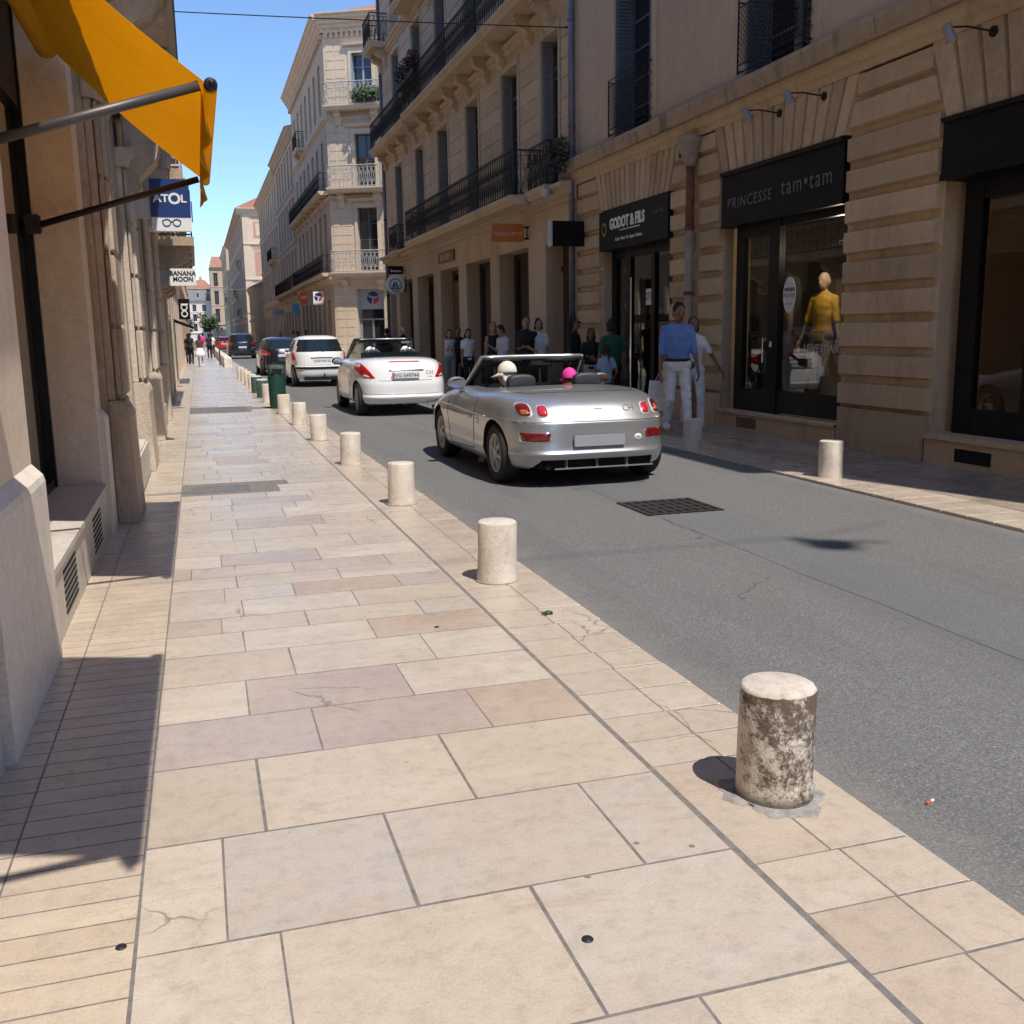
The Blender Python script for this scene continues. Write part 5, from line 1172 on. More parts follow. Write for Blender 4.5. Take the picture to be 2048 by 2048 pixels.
t = thing('hanging_sign', 'white projecting sign with black two-line lettering on the left wall', 'sign', (-.2, 22, 2.6), 0, 'projecting shop signs')
f = MB(); f.box(-.44, .05, 21.06, 21.14, 2.47, 2.80); weld(f.build('panel', 'white', t), bev=.005); f = MB(); f.box(-.62, -.44, 21.08, 21.12, 2.5, 2.76); f.build('wall_plate', 'zinc', t)
text('BANANA\nMOON', .125, 'letter_black', t, lambda x, y, d: (-.195+x, 21.055-d, 2.67+y), .003, sx=.95, bold=.003)
t = thing('hanging_sign', 'black vertical projecting sign with white rounded letters turned sideways', 'sign', (-.3, 31, 2.2), 0, 'projecting shop signs')
f = MB(); f.box(-.47, -.16, 30.94, 31.06, 1.98, 2.56); f.build('panel', 'sign_black', t)
f = MB(); fr_ = lambda cx, cz, r_: f.tube([(cx+r_*cos(k*pi/8), 30.93, cz+r_*sin(k*pi/8)) for k in range(17)], .022, 6)
fr_(-.315, 2.13, .078); fr_(-.315, 2.31, .078); f.tube([(-.40, 30.93, 2.40), (-.20, 30.93, 2.40)], .022, 6); f.build('lettering', 'white', t)
t = thing('fabric_awning', 'small black shop awning beyond the black vertical sign', 'awning', (-.4, 34, 2.0))
f = MB(); f.hexa([(-.75, 33, 1.98), (-.1, 33, 1.72), (-.1, 37, 1.72), (-.75, 37, 1.98), (-.75, 33, 2.06), (-.1, 33, 1.8), (-.1, 37, 1.8), (-.75, 37, 2.06)]); f.build('cloth', 'sign_black', t); f = MB(); f.tube([(-.1, 33, 1.72), (-.1, 37, 1.72)], .02, 6); f.build('bar', 'zinc', t)
# ------------------------------------------------------------------ CARS
def outline(W, yr, yf, nr, N=72, nf=None):
    nf = nf or nr; yc = (yr+yf)/2; L = (yf-yr)/2; pts = []
    K = 720
    for k in range(K+1):
        t = -pi/2+2*pi*k/K; n = nr if sin(t) < 0 else nf
        c, s_ = cos(t), sin(t)
        pts.append((W*math.copysign(abs(c)**(2/n), c), yc+L*math.copysign(abs(s_)**(2/n), s_)))
    d = [0]
    for a, b in zip(pts, pts[1:]): d.append(d[-1]+math.hypot(b[0]-a[0], (b[1]-a[1])*(.75)))
    out = []; j = 0
    for i in range(N):
        g_ = d[-1]*i/N
        while d[j+1] < g_: j += 1
        f_ = (g_-d[j])/max(1e-9, d[j+1]-d[j]); out.append((pts[j][0]+(pts[j+1][0]-pts[j][0])*f_, pts[j][1]+(pts[j+1][1]-pts[j][1])*f_))
    return out
def smooth01(a, b, x):
    t = max(0, min(1, (x-a)/(b-a))); return t*t*(3-2*t)
def stack(rows, zf, N=72, keyf=None, paint='paint_white'):
    """body from stacked plan outlines; keyf(row, x, y, z) names the part a face belongs to"""
    R = [[(x, y, zf(y, r[0], abs(x))) for x, y in outline(r[1], r[2], r[3], r[4], N, r[5] if len(r) > 5 else None)] for r in rows]
    parts = {}
    def mbof(k):
        if k not in parts: parts[k] = MB()
        return parts[k]
    for a in range(len(R)-1):
        for k in range(N):
            k2 = (k+1) % N; q = [R[a][k], R[a][k2], R[a+1][k2], R[a+1][k]]
            c = [sum(p[i] for p in q)/4 for i in range(3)]
            mbof(keyf(a, *c) if keyf else 'body').face(q)
    mbof('body').face(R[0][::-1]); mbof('body' if not keyf else keyf(len(R)-1, 0, 1.5, 9)).face(R[-1])
    return parts
def bvh_of(*obs):
    v = []; f = []
    for o in obs:
        n = len(v); m = o.matrix_basis if not o.parent else parent_world(o)
        v += [m @ x.co for x in o.data.vertices]; f += [tuple(n+i for i in p.vertices) for p in o.data.polygons]
    return BVHTree.FromPolygons(v, f)
AX = {'-y': (Vector((0, -1, 0)), lambda a, b: Vector((a, -3, b))), '-x': (Vector((-1, 0, 0)), lambda a, b: Vector((-3, a, b))), 'x': (Vector((1, 0, 0)), lambda a, b: Vector((3, a, b))), 'z': (Vector((0, 0, 1)), lambda a, b: Vector((a, b, 4)))}
def on(bv, ax, a, b, off):
    d, o = AX[ax]; h = bv.ray_cast(o(a, b), -d)
    if h[0] is None: return None
    n = h[1] if h[1].dot(d) > 0 else -h[1]
    return h[0]+n*off
def patch(bv, ax, pts, mat, par, name, h=.014, rings_=(1, .93, .6, .2)):
    cx = sum(p[0] for p in pts)/len(pts); cy = sum(p[1] for p in pts)/len(pts); mb = MB(); mb.smooth = True; R = []
    dense = []
    for p, q in zip(pts, pts[1:]+pts[:1]):
        for k in range(3): dense.append((p[0]+(q[0]-p[0])*k/3, p[1]+(q[1]-p[1])*k/3))
    hs = [-.006]+[h*(1-s**4*.35) for s in rings_[1:]]
    for s, o in zip(rings_, hs):
        r = [on(bv, ax, cx+(a-cx)*s, cy+(b-cy)*s, o) for a, b in dense]
        if any(p is None for p in r):
            g_ = [p for p in r if p is not None]
            if not g_: return None
            r = [p if p is not None else g_[0] for p in r]
        R.append(r)
    mb.rings(R, True, False, True); return mb.build(name, mat, par)
def rrect(cx, cy, hw, hh, e=4, n=24): return [(cx+hw*math.copysign(abs(cos(t))**(2/e), cos(t)), cy+hh*math.copysign(abs(sin(t))**(2/e), sin(t))) for t in [2*pi*k/n for k in range(n)]]
def line_on(bv, ax, pts, par, r=.004, mat='void', name='panel_gap', off=.0):
    P_ = []
    for p, q in zip(pts, pts[1:]):
        for k in range(6):
            h = on(bv, ax, p[0]+(q[0]-p[0])*k/6, p[1]+(q[1]-p[1])*k/6, off)
            if h is not None: P_.append(h)
    h = on(bv, ax, *pts[-1], off)
    if h is not None: P_.append(h)
    if len(P_) < 2: return None
    mb = MB(); mb.tube(P_, r, 6); return mb.build(name, mat, par, True)
def text_on(bv, ax, txt, size, mat, par, a, b, off=.003, sx=1, sgn=1, bold=0):
    def fn(x, y, d):
        p = on(bv, ax, a+sgn*x, b+y, off+d); return p if p is not None else Vector((a, 0, b))
    return text(txt, size, mat, par, fn, .001, 'CENTER', 'lettering', sx, bold)
def wheel(par, x, y, r, wd, side, spokes=6, rim='alloy'):
    m = MB(); m.mat('rubber'); m.smooth = True
    rr_ = r*.66; h = wd/2
    m.lathe([(rr_, -h+.01), (rr_+.03, -h), (r-.03, -h), (r-.008, -h+.02), (r, -h+.05), (r, h-.05), (r-.008, h-.02), (r-.03, h), (rr_+.03, h), (rr_, h-.01)], (x, y, r), 36, 'x', False)
    t = m.build('wheel', None, par); autosmooth(t, 35)
    f = MB(); s_ = side; f.mat(rim); f.smooth = True
    f.lathe([(rr_, s_*(h-.012)), (rr_-.012, s_*(h-.004)), (rr_-.03, s_*(h-.03)), (rr_-.03, s_*(h-.09))], (x, y, r), 36, 'x', False)
    f.smooth = False
    for k in range(spokes):
        a = 2*pi*k/spokes+.3; c, sn = cos(a), sin(a); xo = x+s_*(h-.02)
        def P_(rad, off, dx): return (xo+s_*dx, y+rad*c-off*sn, r+rad*sn+off*c)
        f.hexa([P_(.03, -.026, -.03), P_(rr_-.02, -.02, -.03), P_(rr_-.02, .02, -.03), P_(.03, .026, -.03), P_(.03, -.022, .012), P_(rr_-.02, -.013, -.004), P_(rr_-.02, .013, -.004), P_(.03, .022, .012)])
    f.lathe([(.06, s_*(h-.05)), (.06, s_*(h-.01)), (.045, s_*(h)), (.001, s_*(h+.002))], (x, y, r), 20, 'x')
    f.mat('void'); f.lathe([(rr_-.03, s_*(h-.09)), (.001, s_*(h-.092))], (x, y, r), 24, 'x')
    ri = f.build('rim', None, t); return t
def cyl_cut(x0, x1, y, z, r, mat='trim', n=40):
    m = MB(); m.mat(mat); m.lathe([(r, x0), (r, x1)], (0, y, z), n, 'x'); return weld(m.build('cut', None))
def cut(ob, cutters):
    for c in cutters: weld(c)
    for c in cutters: ob.modifiers.new('b', 'BOOLEAN').object = c
    for md in ob.modifiers: md.operation = 'DIFFERENCE'; md.solver = 'EXACT'; md.material_mode = 'TRANSFER'
    dg = bpy.context.evaluated_depsgraph_get(); dg.update()
    me = bpy.data.meshes.new_from_object(ob.evaluated_get(dg), depsgraph=dg); ob.modifiers.clear(); ob.data = me
    for c in cutters: bpy.data.objects.remove(c)
    autosmooth(ob, 32); return ob
def plate_on(par, x, y, z, w_, h_, txt, tilt=.0, mat='plate', size=.085, col='letter_black', pre=None):
    m = MB(); m.box(x-w_/2, x+w_/2, y-.012, y, z-h_/2, z+h_/2); p = m.build('number_plate', mat, par); weld(p, bev=.004)
    if txt: text(txt, size, col, p, lambda a, b, d: (x+.02+a, y-.0125-d, z-size*.36+b), .001)
    if pre: m = MB(); m.box(x-w_/2+.006, x-w_/2+.05, y-.0135, y-.012, z-h_/2+.012, z+h_/2-.012); m.build('crest', 'sign_red', p)
    return p
# ---- silver roadster
def silver_car():
    t = thing('roadster', 'open-topped silver two-seat roadster with CH letters, nearest car on the road', 'car')
    def zf(y, z, ax):
        k = smooth01(2.2, 3.9, y); z2 = z-(max(0, z-.46))*.40*k
        if z > .6: z2 += .028*math.exp(-((y-.75)/.55)**2)*smooth01(.5, .8, ax)-.02*math.exp(-((y-1.9)/.6)**2)
        return z2
    rows = [(.185, .70, .22, 3.78, 6), (.175, .79, .11, 3.86, 6), (.25, .82, .045, 3.92, 5.6), (.325, .84, .012, 3.96, 5.4), (.345, .842, .0, 3.97, 5.4), (.362, .84, .018, 3.96, 5.4), (.40, .840, .032, 3.95, 5.4), (.52, .848, .030, 3.94, 5.2), (.625, .852, .032, 3.92, 5.0), (.645, .853, .036, 3.9, 5.0), (.655, .846, .052, 3.88, 5.0), (.68, .845, .068, 3.85, 4.9), (.77, .834, .115, 3.72, 4.6), (.845, .800, .185, 3.6, 4.2), (.895, .740, .30, 3.48, 3.8), (.922, .66, .44, 3.35, 3.3), (.940, .54, .62, 3.2, 3.2), (.952, .36, .86, 3.0, 3), (.958, .12, 1.2, 2.6, 3)]
    p = stack(rows, zf, 88); b = p['body'].build('body', 'paint_silver', t); weld(b)
    evaluated(b, [('SUBSURF', dict(levels=1, render_levels=1))])
    cs = []
    for yw in (.70, 3.02):
        for s in (-1, 1): cs.append(cyl_cut(s*.52, s*1.2, yw, .315, .335))
    ck = MB(); ck.mat('interior'); ck.rings([[(x*.97, y, .30) for x, y in outline(.60, 1.18, 2.75, 5, 40)], [(x, y, 1.4) for x, y in outline(.61, 1.14, 2.78, 4, 40)]]); cs.append(ck.build('cut', None))
    # black mouth of the rear diffuser
    df = MB(); df.mat('trim'); df.prism([(-.66, .15), (.58, .15), (.55, .285), (-.54, .285)], lambda a, q, d: (a, d, q), -.2, .5); cs.append(df.build('cut', None))
    cut(b, cs); bv = bvh_of(b)
    for yw in (.70, 3.02):
        for s in (-1, 1): wheel(t, s*.722, yw, .305, .195, s, 6)
    for s, a in ((-1, 'left'), (1, 'right')):
        patch(bv, '-y', rrect(s*.650, .765, .062, .072, 3.2), 'lens_clear', t, 'light_bezel', .006); patch(bv, '-y', rrect(s*.650, .765, .051, .060, 3.2), 'lens_dark', t, 'tail_light', .017)
        patch(bv, '-y', rrect(s*.648, .742, .034, .026, 2.4), 'lens_amber', t, 'indicator', .021)
        patch(bv, '-y', rrect(s*.505, .755, .052, .062, 3.2), 'lens_clear', t, 'light_bezel', .006); patch(bv, '-y', rrect(s*.505, .755, .042, .051, 3.2), 'lens_pink', t, 'tail_light', .017)
        patch(bv, '-y', rrect(s*.585, .505, .132, .056, 6), 'chrome', t, 'light_bezel', .004); patch(bv, '-y', rrect(s*.585, .507, .120, .044, 6), 'lens_dark', t, 'fog_light', .010)
    line_on(bv, '-y', [(-.80, .650), (-.4, .648), (0, .648), (.4, .648), (.80, .650)], t, .004)
    line_on(bv, '-x', [(1.32, .88), (1.34, .62), (1.40, .30)], t, .0035); line_on(bv, '-x', [(2.48, .80), (2.5, .6), (2.42, .26)], t, .0035); line_on(bv, '-x', [(1.4, .285), (2.42, .25)], t, .0035)
    line_on(bv, '-x', [(.95, .66), (1.5, .665), (2.3, .69), (3.1, .68)], t, .011, 'paint_silver', 'side_crease', .002)
    line_on(bv, 'z', [(-.60, 1.05), (-.62, .75), (-.52, .52), (-.3, .44), (0, .41), (.3, .44), (.52, .52), (.62, .75), (.60, 1.05)], t, .0035)
    patch(bv, '-x', rrect(1.22, .60, .07, .035, 5), 'paint_silver', t, 'fuel_flap', .006)
    patch(bv, '-x', rrect(1.52, .62, .075, .018, 6), 'paint_silver', t, 'door_handle', .014)
    plate_on(t, 0, .012, .465, .50, .115, None, mat='plate_grey')
    text_on(bv, '-y', 'CH', .085, 'letter_grey', t, .325, .735, .003)
    patch(bv, '-y', rrect(.02, .765, .045, .007, 4), 'zinc', t, 'badge', .004)
    k_ = patch(bv, '-y', rrect(.395, .478, .04, .034, 2), 'white', t, 'round_sticker', .004, (1, .97, .6, .2))
    text_on(bv, '-y', 'CH', .03, 'letter_grey', t, .395, .468, .008)
    f = MB(); f.box(-.42, .56, .06, .08, .186, .199); f.build('diffuser_bar', 'paint_silver', t)
    f = MB()
    for x in (-.3, 0, .3): f = MB(); f.box(x-.006, x+.006, .07, .12, .199, .28); f.build('diffuser_fin', 'zinc', t)
    f = MB(); f.box(-.55, .56, .13, .6, .188, .284); f.build('undertray', 'void', t)
    f = MB(); f.lathe([(.03, .0), (.03, .15)], (-.47, .09, .215), 16, 'y'); f.build('exhaust', 'trim', t)
    # windscreen
    ws = []
    for i in range(9):
        s = -1+i/4
        ws.append([( .655*s, 2.62+.10*(1-s*s), .80), (.565*s, 2.02+.05*(1-s*s), 1.235)])
    f = MB(); f.smooth = True; R = [[Vector(a)*(1-k/4)+Vector(c)*(k/4) for k in range(5)] for a, c in ws]
    f.rings(R, False, False, False); wg = f.build('windscreen', 'carglass', t); evaluated(wg, [('SOLIDIFY', dict(thickness=.005))])
    f = MB(); f.tube([a for a, c in ws[:1]]+[c for a, c in ws]+[a for a, c in ws[-1:]], .027, 8); f.build('windscreen_frame', 'paint_silver', t, True)
    f = MB(); f.tube([Vector(c)+Vector((0, -.015, -.028)) for a, c in ws], .024, 6); f.tube([Vector(ws[0][0])+Vector((.03, -.02, 0)), Vector(ws[0][1])+Vector((.03, -.02, -.02))], .024, 6); f.tube([Vector(ws[-1][0])+Vector((-.03, -.02, 0)), Vector(ws[-1][1])+Vector((-.03, -.02, -.02))], .024, 6)
    for s in (-1, 1): f.box(s*.3-.17, s*.3+.17, 1.985, 2.005, 1.165, 1.215)
    f.build('frame_lining', 'trim', t, True)
    f = MB(); f.box(-.02, .22, 2.02, 2.05, 1.13, 1.19); f.tube([(.1, 2.04, 1.19), (.1, 2.06, 1.22)], .01, 6); mi_ = f.build('rear_view_mirror', 'trim', t); f = MB(); f.box(-.01, .21, 2.014, 2.019, 1.137, 1.183); f.build('mirror_glass', 'mirror', mi_)
    for s in (-1, 1):
        f = MB(); f.smooth = True; f.ell((s*.83, 2.12, .955), .105, .06, .072, 18, 12); f.tube([(s*.80, 2.14, .90), (s*.73, 2.2, .83)], [.028, .035], 8); m_ = f.build('door_mirror', 'paint_silver', t)
        f = MB(); f.rings([[(s*.83+.088*cos(a), 2.052+q, .955+.054*sin(a)) for a in [2*pi*k/20 for k in range(20)]] for q in (-.004, .02)]); f.build('mirror_glass', 'mirror', m_)
        f = MB(); f.smooth = True
        R = []
        for q, (w_, h_) in ((-.055, (.12, .075)), (-.045, (.145, .10)), (0, (.15, .105)), (.045, (.145, .10)), (.055, (.12, .075))): R.append([(s*.355+a, 1.30+q, .965+c) for a, c in rrect(0, 0, w_, h_, 3.2)])
        f.rings(R); f.tube([(s*.355-.05, 1.3, .9), (s*.355-.05, 1.32, .7)], .01, 6); f.tube([(s*.355+.05, 1.3, .9), (s*.355+.05, 1.32, .7)], .01, 6)
        R = []
        for z_, w_, y_ in ((.35, .24, 1.5), (.6, .25, 1.42), (.80, .23, 1.36), (.85, .17, 1.35)): R.append([(s*.355+a, y_+c, z_) for a, c in rrect(0, 0, w_, .07, 4)])
        f.rings(R); f.box(s*.355-.24, s*.355+.24, 1.45, 2.0, .3, .42); f.build('seat', 'seat_black', t)
    f = MB(); f.smooth = True; R = [[(x, 2.35+.33*k-.05*(1-(x/.6)**2), .72+.11*sin(pi*min(1, k*.9+.15))) for x in [-.6+.1*i for i in range(13)]] for k in (0, .25, .5, .75, 1)]; f.rings(R, False, False, False); f.build('dashboard', 'interior', t)
    f = MB(); f.tube([(-.36+.17*cos(a), 2.12+.07*sin(a), .80+.155*sin(a)) for a in [2*pi*k/20 for k in range(21)]], .014, 8); f.tube([(-.36, 2.13, .80), (-.36, 2.36, .72)], .03, 8); f.build('steering_wheel', 'trim', t)
    return t
car1 = silver_car(); car1.location = (3.70, 9.08, ROAD); car1.scale = (1.07, 1.03, 1.0)
# ---- white coupe cabriolet
def white_cabrio():
    t = thing('cabriolet', 'open white four-seat cabriolet with slanted red tail lights and a Swiss plate', 'car')
    def zf(y, z, ax):
        k = smooth01(2.6, 4.0, y); z2 = z-(max(0, z-.5))*.42*k
        if z > .8: z2 -= .03*math.exp(-((y-2.0)/.7)**2)
        return z2
    rows = [(.23, .72, .25, 3.8, 6), (.215, .81, .12, 3.9, 5.6), (.26, .855, .05, 3.98, 5.2), (.345, .876, .008, 4.02, 5), (.365, .878, .0, 4.03, 5), (.385, .876, .03, 4.02, 5), (.42, .873, .035, 4.0, 5), (.60, .884, .03, 4.0, 4.8), (.625, .883, .05, 3.98, 4.8), (.80, .874, .085, 3.9, 4.4), (.93, .85, .125, 3.8, 4.0), (1.01, .80, .185, 3.6, 3.6), (1.05, .71, .29, 3.5, 3.2), (1.068, .58, .45, 3.3, 3.1), (1.078, .38, .75, 3.0, 3), (1.082, .12, 1.1, 2.6, 3)]
    p = stack(rows, zf, 88); b = p['body'].build('body', 'paint_white', t); weld(b); evaluated(b, [('SUBSURF', dict(levels=1, render_levels=1))])
    cs = []
    for yw in (.66, 3.2):
        for s in (-1, 1): cs.append(cyl_cut(s*.56, s*1.2, yw, .315, .345))
    ck = MB(); ck.mat('interior'); ck.rings([[(x*.97, y, .35) for x, y in outline(.64, 1.12, 3.15, 5, 40)], [(x, y, 1.5) for x, y in outline(.65, 1.10, 3.2, 4, 40)]]); cs.append(ck.build('cut', None))
    cut(b, cs); bv = bvh_of(b)
    for yw in (.66, 3.2):
        for s in (-1, 1): wheel(t, s*.752, yw, .312, .20, s, 5)
    for s in (-1, 1):
        pts = [(.855, .975), (.80, 1.0), (.735, .975), (.66, .86), (.555, .705), (.62, .70), (.735, .715), (.80, .76), (.845, .85)]
        patch(bv, '-y', [(s*a, c) for a, c in pts], 'lens_red', t, 'tail_light', .014); patch(bv, '-y', rrect(s*.79, .93, .035, .032, 2), 'lens_clear', t, 'reversing_light', .020); patch(bv, '-y', [(s*a, c) for a, c in ((.76, .775), (.69, .765), (.64, .725), (.72, .725))], 'lens_clear', t, 'reversing_light', .020)
    patch(bv, '-y', rrect(0, 1.0, .31, .010, 6), 'lens_red', t, 'brake_light', .006)
    line_on(bv, '-y', [(-.30, .845), (0, .85), (.34, .845)], t, .012, 'chrome', 'boot_strip', .006); line_on(bv, '-y', [(-.5, .66), (0, .655), (.5, .66)], t, .004)
    line_on(bv, '-y', [(-.78, .52), (-.72, .425), (-.3, .41), (.3, .41), (.72, .425), (.78, .52)], t, .005, 'zinc')
    line_on(bv, '-x', [(1.3, 1.0), (1.35, .6), (1.4, .33)], t, .0035); line_on(bv, '-x', [(2.65, .9), (2.68, .6), (2.55, .3)], t, .0035); line_on(bv, '-x', [(1.4, .33), (2.55, .3)], t, .0035)
    patch(bv, '-x', rrect(1.5, .8, .09, .02, 6), 'paint_white', t, 'door_handle', .016)
    plate_on(t, -.005, .040, .755, .52, .115, 'VG 549744', size=.098, pre=True)
    text_on(bv, '-y', 'CH', .105, 'letter_grey', t, .46, .76, .003); text_on(bv, '-y', '1.6 HDI', .03, 'letter_grey', t, .46, .71, .003)
    f = MB(); f.box(.4, .72, .06, .12, .19, .25); f.build('exhaust', 'chrome', t)
    ws = []
    for i in range(9):
        s = -1+i/4; ws.append([(.70*s, 3.15+.12*(1-s*s), .92), (.585*s, 2.28+.06*(1-s*s), 1.395)])
    f = MB(); f.smooth = True; f.rings([[Vector(a)*(1-k/4)+Vector(c)*(k/4) for k in range(5)] for a, c in ws], False, False, False); wg = f.build('windscreen', 'carglass', t); evaluated(wg, [('SOLIDIFY', dict(thickness=.005))])
    f = MB(); f.tube([ws[0][0]]+[c for a, c in ws]+[ws[-1][0]], .042, 8); f.build('windscreen_frame', 'paint_black', t, True)
    for s in (-1, 1):
        f = MB(); f.smooth = True; f.ell((s*.93, 2.6, .98), .11, .07, .075, 18, 12); f.tube([(s*.88, 2.62, .94), (s*.80, 2.68, .90)], [.03, .035], 8); m_ = f.build('door_mirror', 'trim', t)
        f = MB(); f.rings([[(s*.93+.09*cos(a), 2.518+q, .98+.055*sin(a)) for a in [2*pi*k/20 for k in range(20)]] for q in (0, .02)]); f.build('mirror_glass', 'mirror', m_)
        f = MB(); f.tube([(s*.36+.135*cos(a), 1.42, 1.06+.17*sin(a)) for a in [pi*k/12 for k in range(13)]], .02, 8); f.build('roll_hoop', 'chrome', t, True)
        f = MB(); f.smooth = True; R = []
        for z_, w_, y_ in ((.45, .25, 1.85), (.8, .25, 1.74), (1.0, .22, 1.69), (1.03, .13, 1.68), (1.18, .12, 1.66), (1.2, .09, 1.66)): R.append([(s*.36+a, y_+c, z_) for a, c in rrect(0, 0, w_, .06, 4)])
        f.rings(R); f.build('seat', 'seat_black', t)
    f = MB(); f.box(-.62, .62, 1.38, 1.40, 1.02, 1.16); f.build('wind_deflector', 'carglass_dark', t)
    f = MB(); f.box(-.62, .62, 2.75, 3.1, .6, .88); f.build('dashboard', 'interior', t)
    f = MB(); f.box(-.1, .14, 2.4, 2.43, 1.27, 1.33); f.build('rear_view_mirror', 'trim', t)
    return t
car2 = white_cabrio(); car2.location = (3.645, 18.4, ROAD)
# ---- closed cars
def hatch(name, label, paint, W, H, L, lights, belt=.95, rw=.78, plate='', rear_tilt=.45, step=True, trim_strip=False, rail=False, N=72, bulge=0):
    t = thing(name, label, 'car')
    def zf(y, z, ax):
        k = smooth01(L*.70, L*.99, y); return z-(max(0, z-.55) if z <= belt+.01 else 0)*.35*k
    b1_ = belt+.03; rt = rear_tilt
    rows = [(.24, W*.84, .25, L-.2, 5), (.225, W*.94, .12, L-.1, 4.5), (.30, W*.985, .04, L-.04, 4.2), (.40, W, .0, L, 4), (.585, W, .01, L-.02, 4), (.60, W, .06, L-.03, 3.9), (.75, W, .075, L-.1, 3.8), (belt-.03, W*.985, .12, L-.35, 3.6), (belt, W*.965, .135, L*.80, 3.5),
            (b1_, W*.945, .15, L*.77, 3.5), (b1_+.02, W*.935, .16, L*.76, 3.5), ((b1_+H-.12)/2, W*.86, .16+rt*.4, L*.685, 3.6), (H-.12, W*.765, .16+rt*.78, L*.60, 3.6), (H-.085, W*.72, .16+rt*.92, L*.575, 3.5), (H-.035, W*.60, .16+rt*1.25, L*.52, 3.3), (H-.008, W*.38, .16+rt*1.9, L*.46, 3), (H, W*.12, .16+rt*2.6, L*.4, 3)]
    def key(a, x, y, z):
        if a in (10, 11):
            yr = rows[a][2]; yf = rows[a][3]; w_ = rows[a][1]
            if y < yr+.35 and abs(x) < w_*rw: return 'rear_window'
            if y > yf-.5 and abs(x) < w_*.80: return 'windscreen'
            if abs(x) > w_*.93 and (yr+.55 < y < yf-.62) and not (L*.42 < y < L*.445): return 'side_window'
        return 'body'
    p = stack(rows, zf, N, key)
    b = p.pop('body').build('body', paint, t); weld(b)
    md = cut(b, [cyl_cut(s*(W-.27), s*1.3, yw, .31, .345) for yw in (.68, L-.78) for s in (-1, 1)])
    obs = [b]
    for k, m in p.items(): o = m.build(k, 'carglass_dark', t, True); weld(o); obs.append(o)
    bv = bvh_of(*obs)
    for yw in (.68, L-.78):
        for s in (-1, 1): wheel(t, s*(W-.11), yw, .30, .19, s, 7)
    for s in (-1, 1):
        for pts, m_ in lights: patch(bv, '-y', [(s*a, c) for a, c in pts], m_, t, 'tail_light', .016)
    pl = on(bv, '-y', 0, .80, 0)
    plate_on(t, .02, pl.y-.004, .755, .52, .11, plate, size=.09)
    line_on(bv, '-y', [(-.3, .84), (0, .85), (.34, .84)], t, .014, 'trim', 'boot_handle', .004)
    if trim_strip: line_on(bv, '-y', [(-W*.93, .56), (-W*.6, .56), (0, .56), (W*.6, .56), (W*.93, .56)], t, .032, 'trim', 'bumper_strip', .002)
    line_on(bv, '-y', [(-W*.7, .635), (0, .635), (W*.7, .635)], t, .004)
    f = MB(); f.box(-W*.62, W*.62, .03, .2, .2, .29); f.build('rear_valance', 'trim', t)
    if rail:
        f = MB()
        for s in (-1, 1): f.tube([(s*W*.66, .16+rt*1.3, H-.03), (s*W*.68, .16+rt*1.5, H+.02), (s*W*.68, L*.5, H+.02), (s*W*.66, L*.53, H-.03)], .02, 6)
        f.build('roof_rail', 'chrome', t)
    for s in (-1, 1):
        f = MB(); f.smooth = True; f.ell((s*(W+.09), L*.68, belt+.05), .10, .06, .07, 14, 10); f.tube([(s*(W+.02), L*.68, belt), (s*(W-.06), L*.69, belt-.02)], .03, 6); f.build('door_mirror', paint, t)
    f = MB(); f.tube([(0, .17+rt, H-.02), (0, .1+rt, H+.16)], .006, 5); f.build('aerial', 'trim', t)
    line_on(bv, '-y', [(.05, 1.02), (.3, 1.06), (.5, 1.08)], t, .009, 'trim', 'wiper', .012)
    return t, bv
c3, bv = hatch('white_hatchback', 'small white closed hatchback with black bumper strip, behind the tall green bin', 'paint_white', .83, 1.50, 3.85,
    [([(.80, 1.02), (.74, 1.03), (.715, .9), (.675, .70), (.80, .70), (.815, .85)], 'lens_red'), ([(.80, .80), (.70, .80), (.68, .72), (.80, .72)], 'lens_clear'), ([(.80, 1.0), (.745, 1.0), (.725, .9), (.81, .9)], 'lens_pink')], .97, .86, '2187 YW 34', .42, trim_strip=True)
c3.location = (3.42, 29.9, ROAD)
f = MB(); f.tube([(.06, -.03, .26), (.06, -.09, .28), (.06, -.1, .36)], .018, 8); f.ell((.06, -.1, .37), .028, .028, .028); tb_ = f.build('tow_ball', 'trim', c3, True, world=False)
c4, bv = hatch('black_hatchback', 'shiny black hatchback half hidden by the white hatchback', 'paint_black', .90, 1.46, 4.25, [([(.88, .97), (.78, .99), (.62, .90), (.50, .80), (.62, .74), (.82, .78)], 'lens_red'), ([(.80, .86), (.64, .84), (.60, .79), (.8, .80)], 'lens_clear')], .96, .84, '', .62)
c4.location = (3.10, 39, ROAD)
c5, bv = hatch('dark_suv', 'dark navy sport utility car with roof rails ahead of the queue', 'paint_navy', .92, 1.66, 4.5, [([(.91, 1.10), (.80, 1.12), (.60, 1.05), (.58, .95), (.75, .88), (.90, .92)], 'lens_red')], 1.05, .84, '', .45, rail=True)
c5.location = (2.78, 69, ROAD)
c6, bv = hatch('red_hatchback', 'small bright red car farthest along the road but one', 'paint_red', .82, 1.46, 3.7, [([(.80, .95), (.72, .96), (.66, .8), (.80, .8)], 'lens_dark')], .95, .82, '', .45, N=56); c6.location = (2.34, 100, ROAD)
c7, bv = hatch('dark_car', 'dark purple-blue car just beyond the small red one', 'paint_navy', .85, 1.46, 4.0, [([(.82, .95), (.72, .96), (.66, .8), (.80, .8)], 'lens_red')], .95, .82, '', .45, N=56); c7.location = (2.0, 118, ROAD)
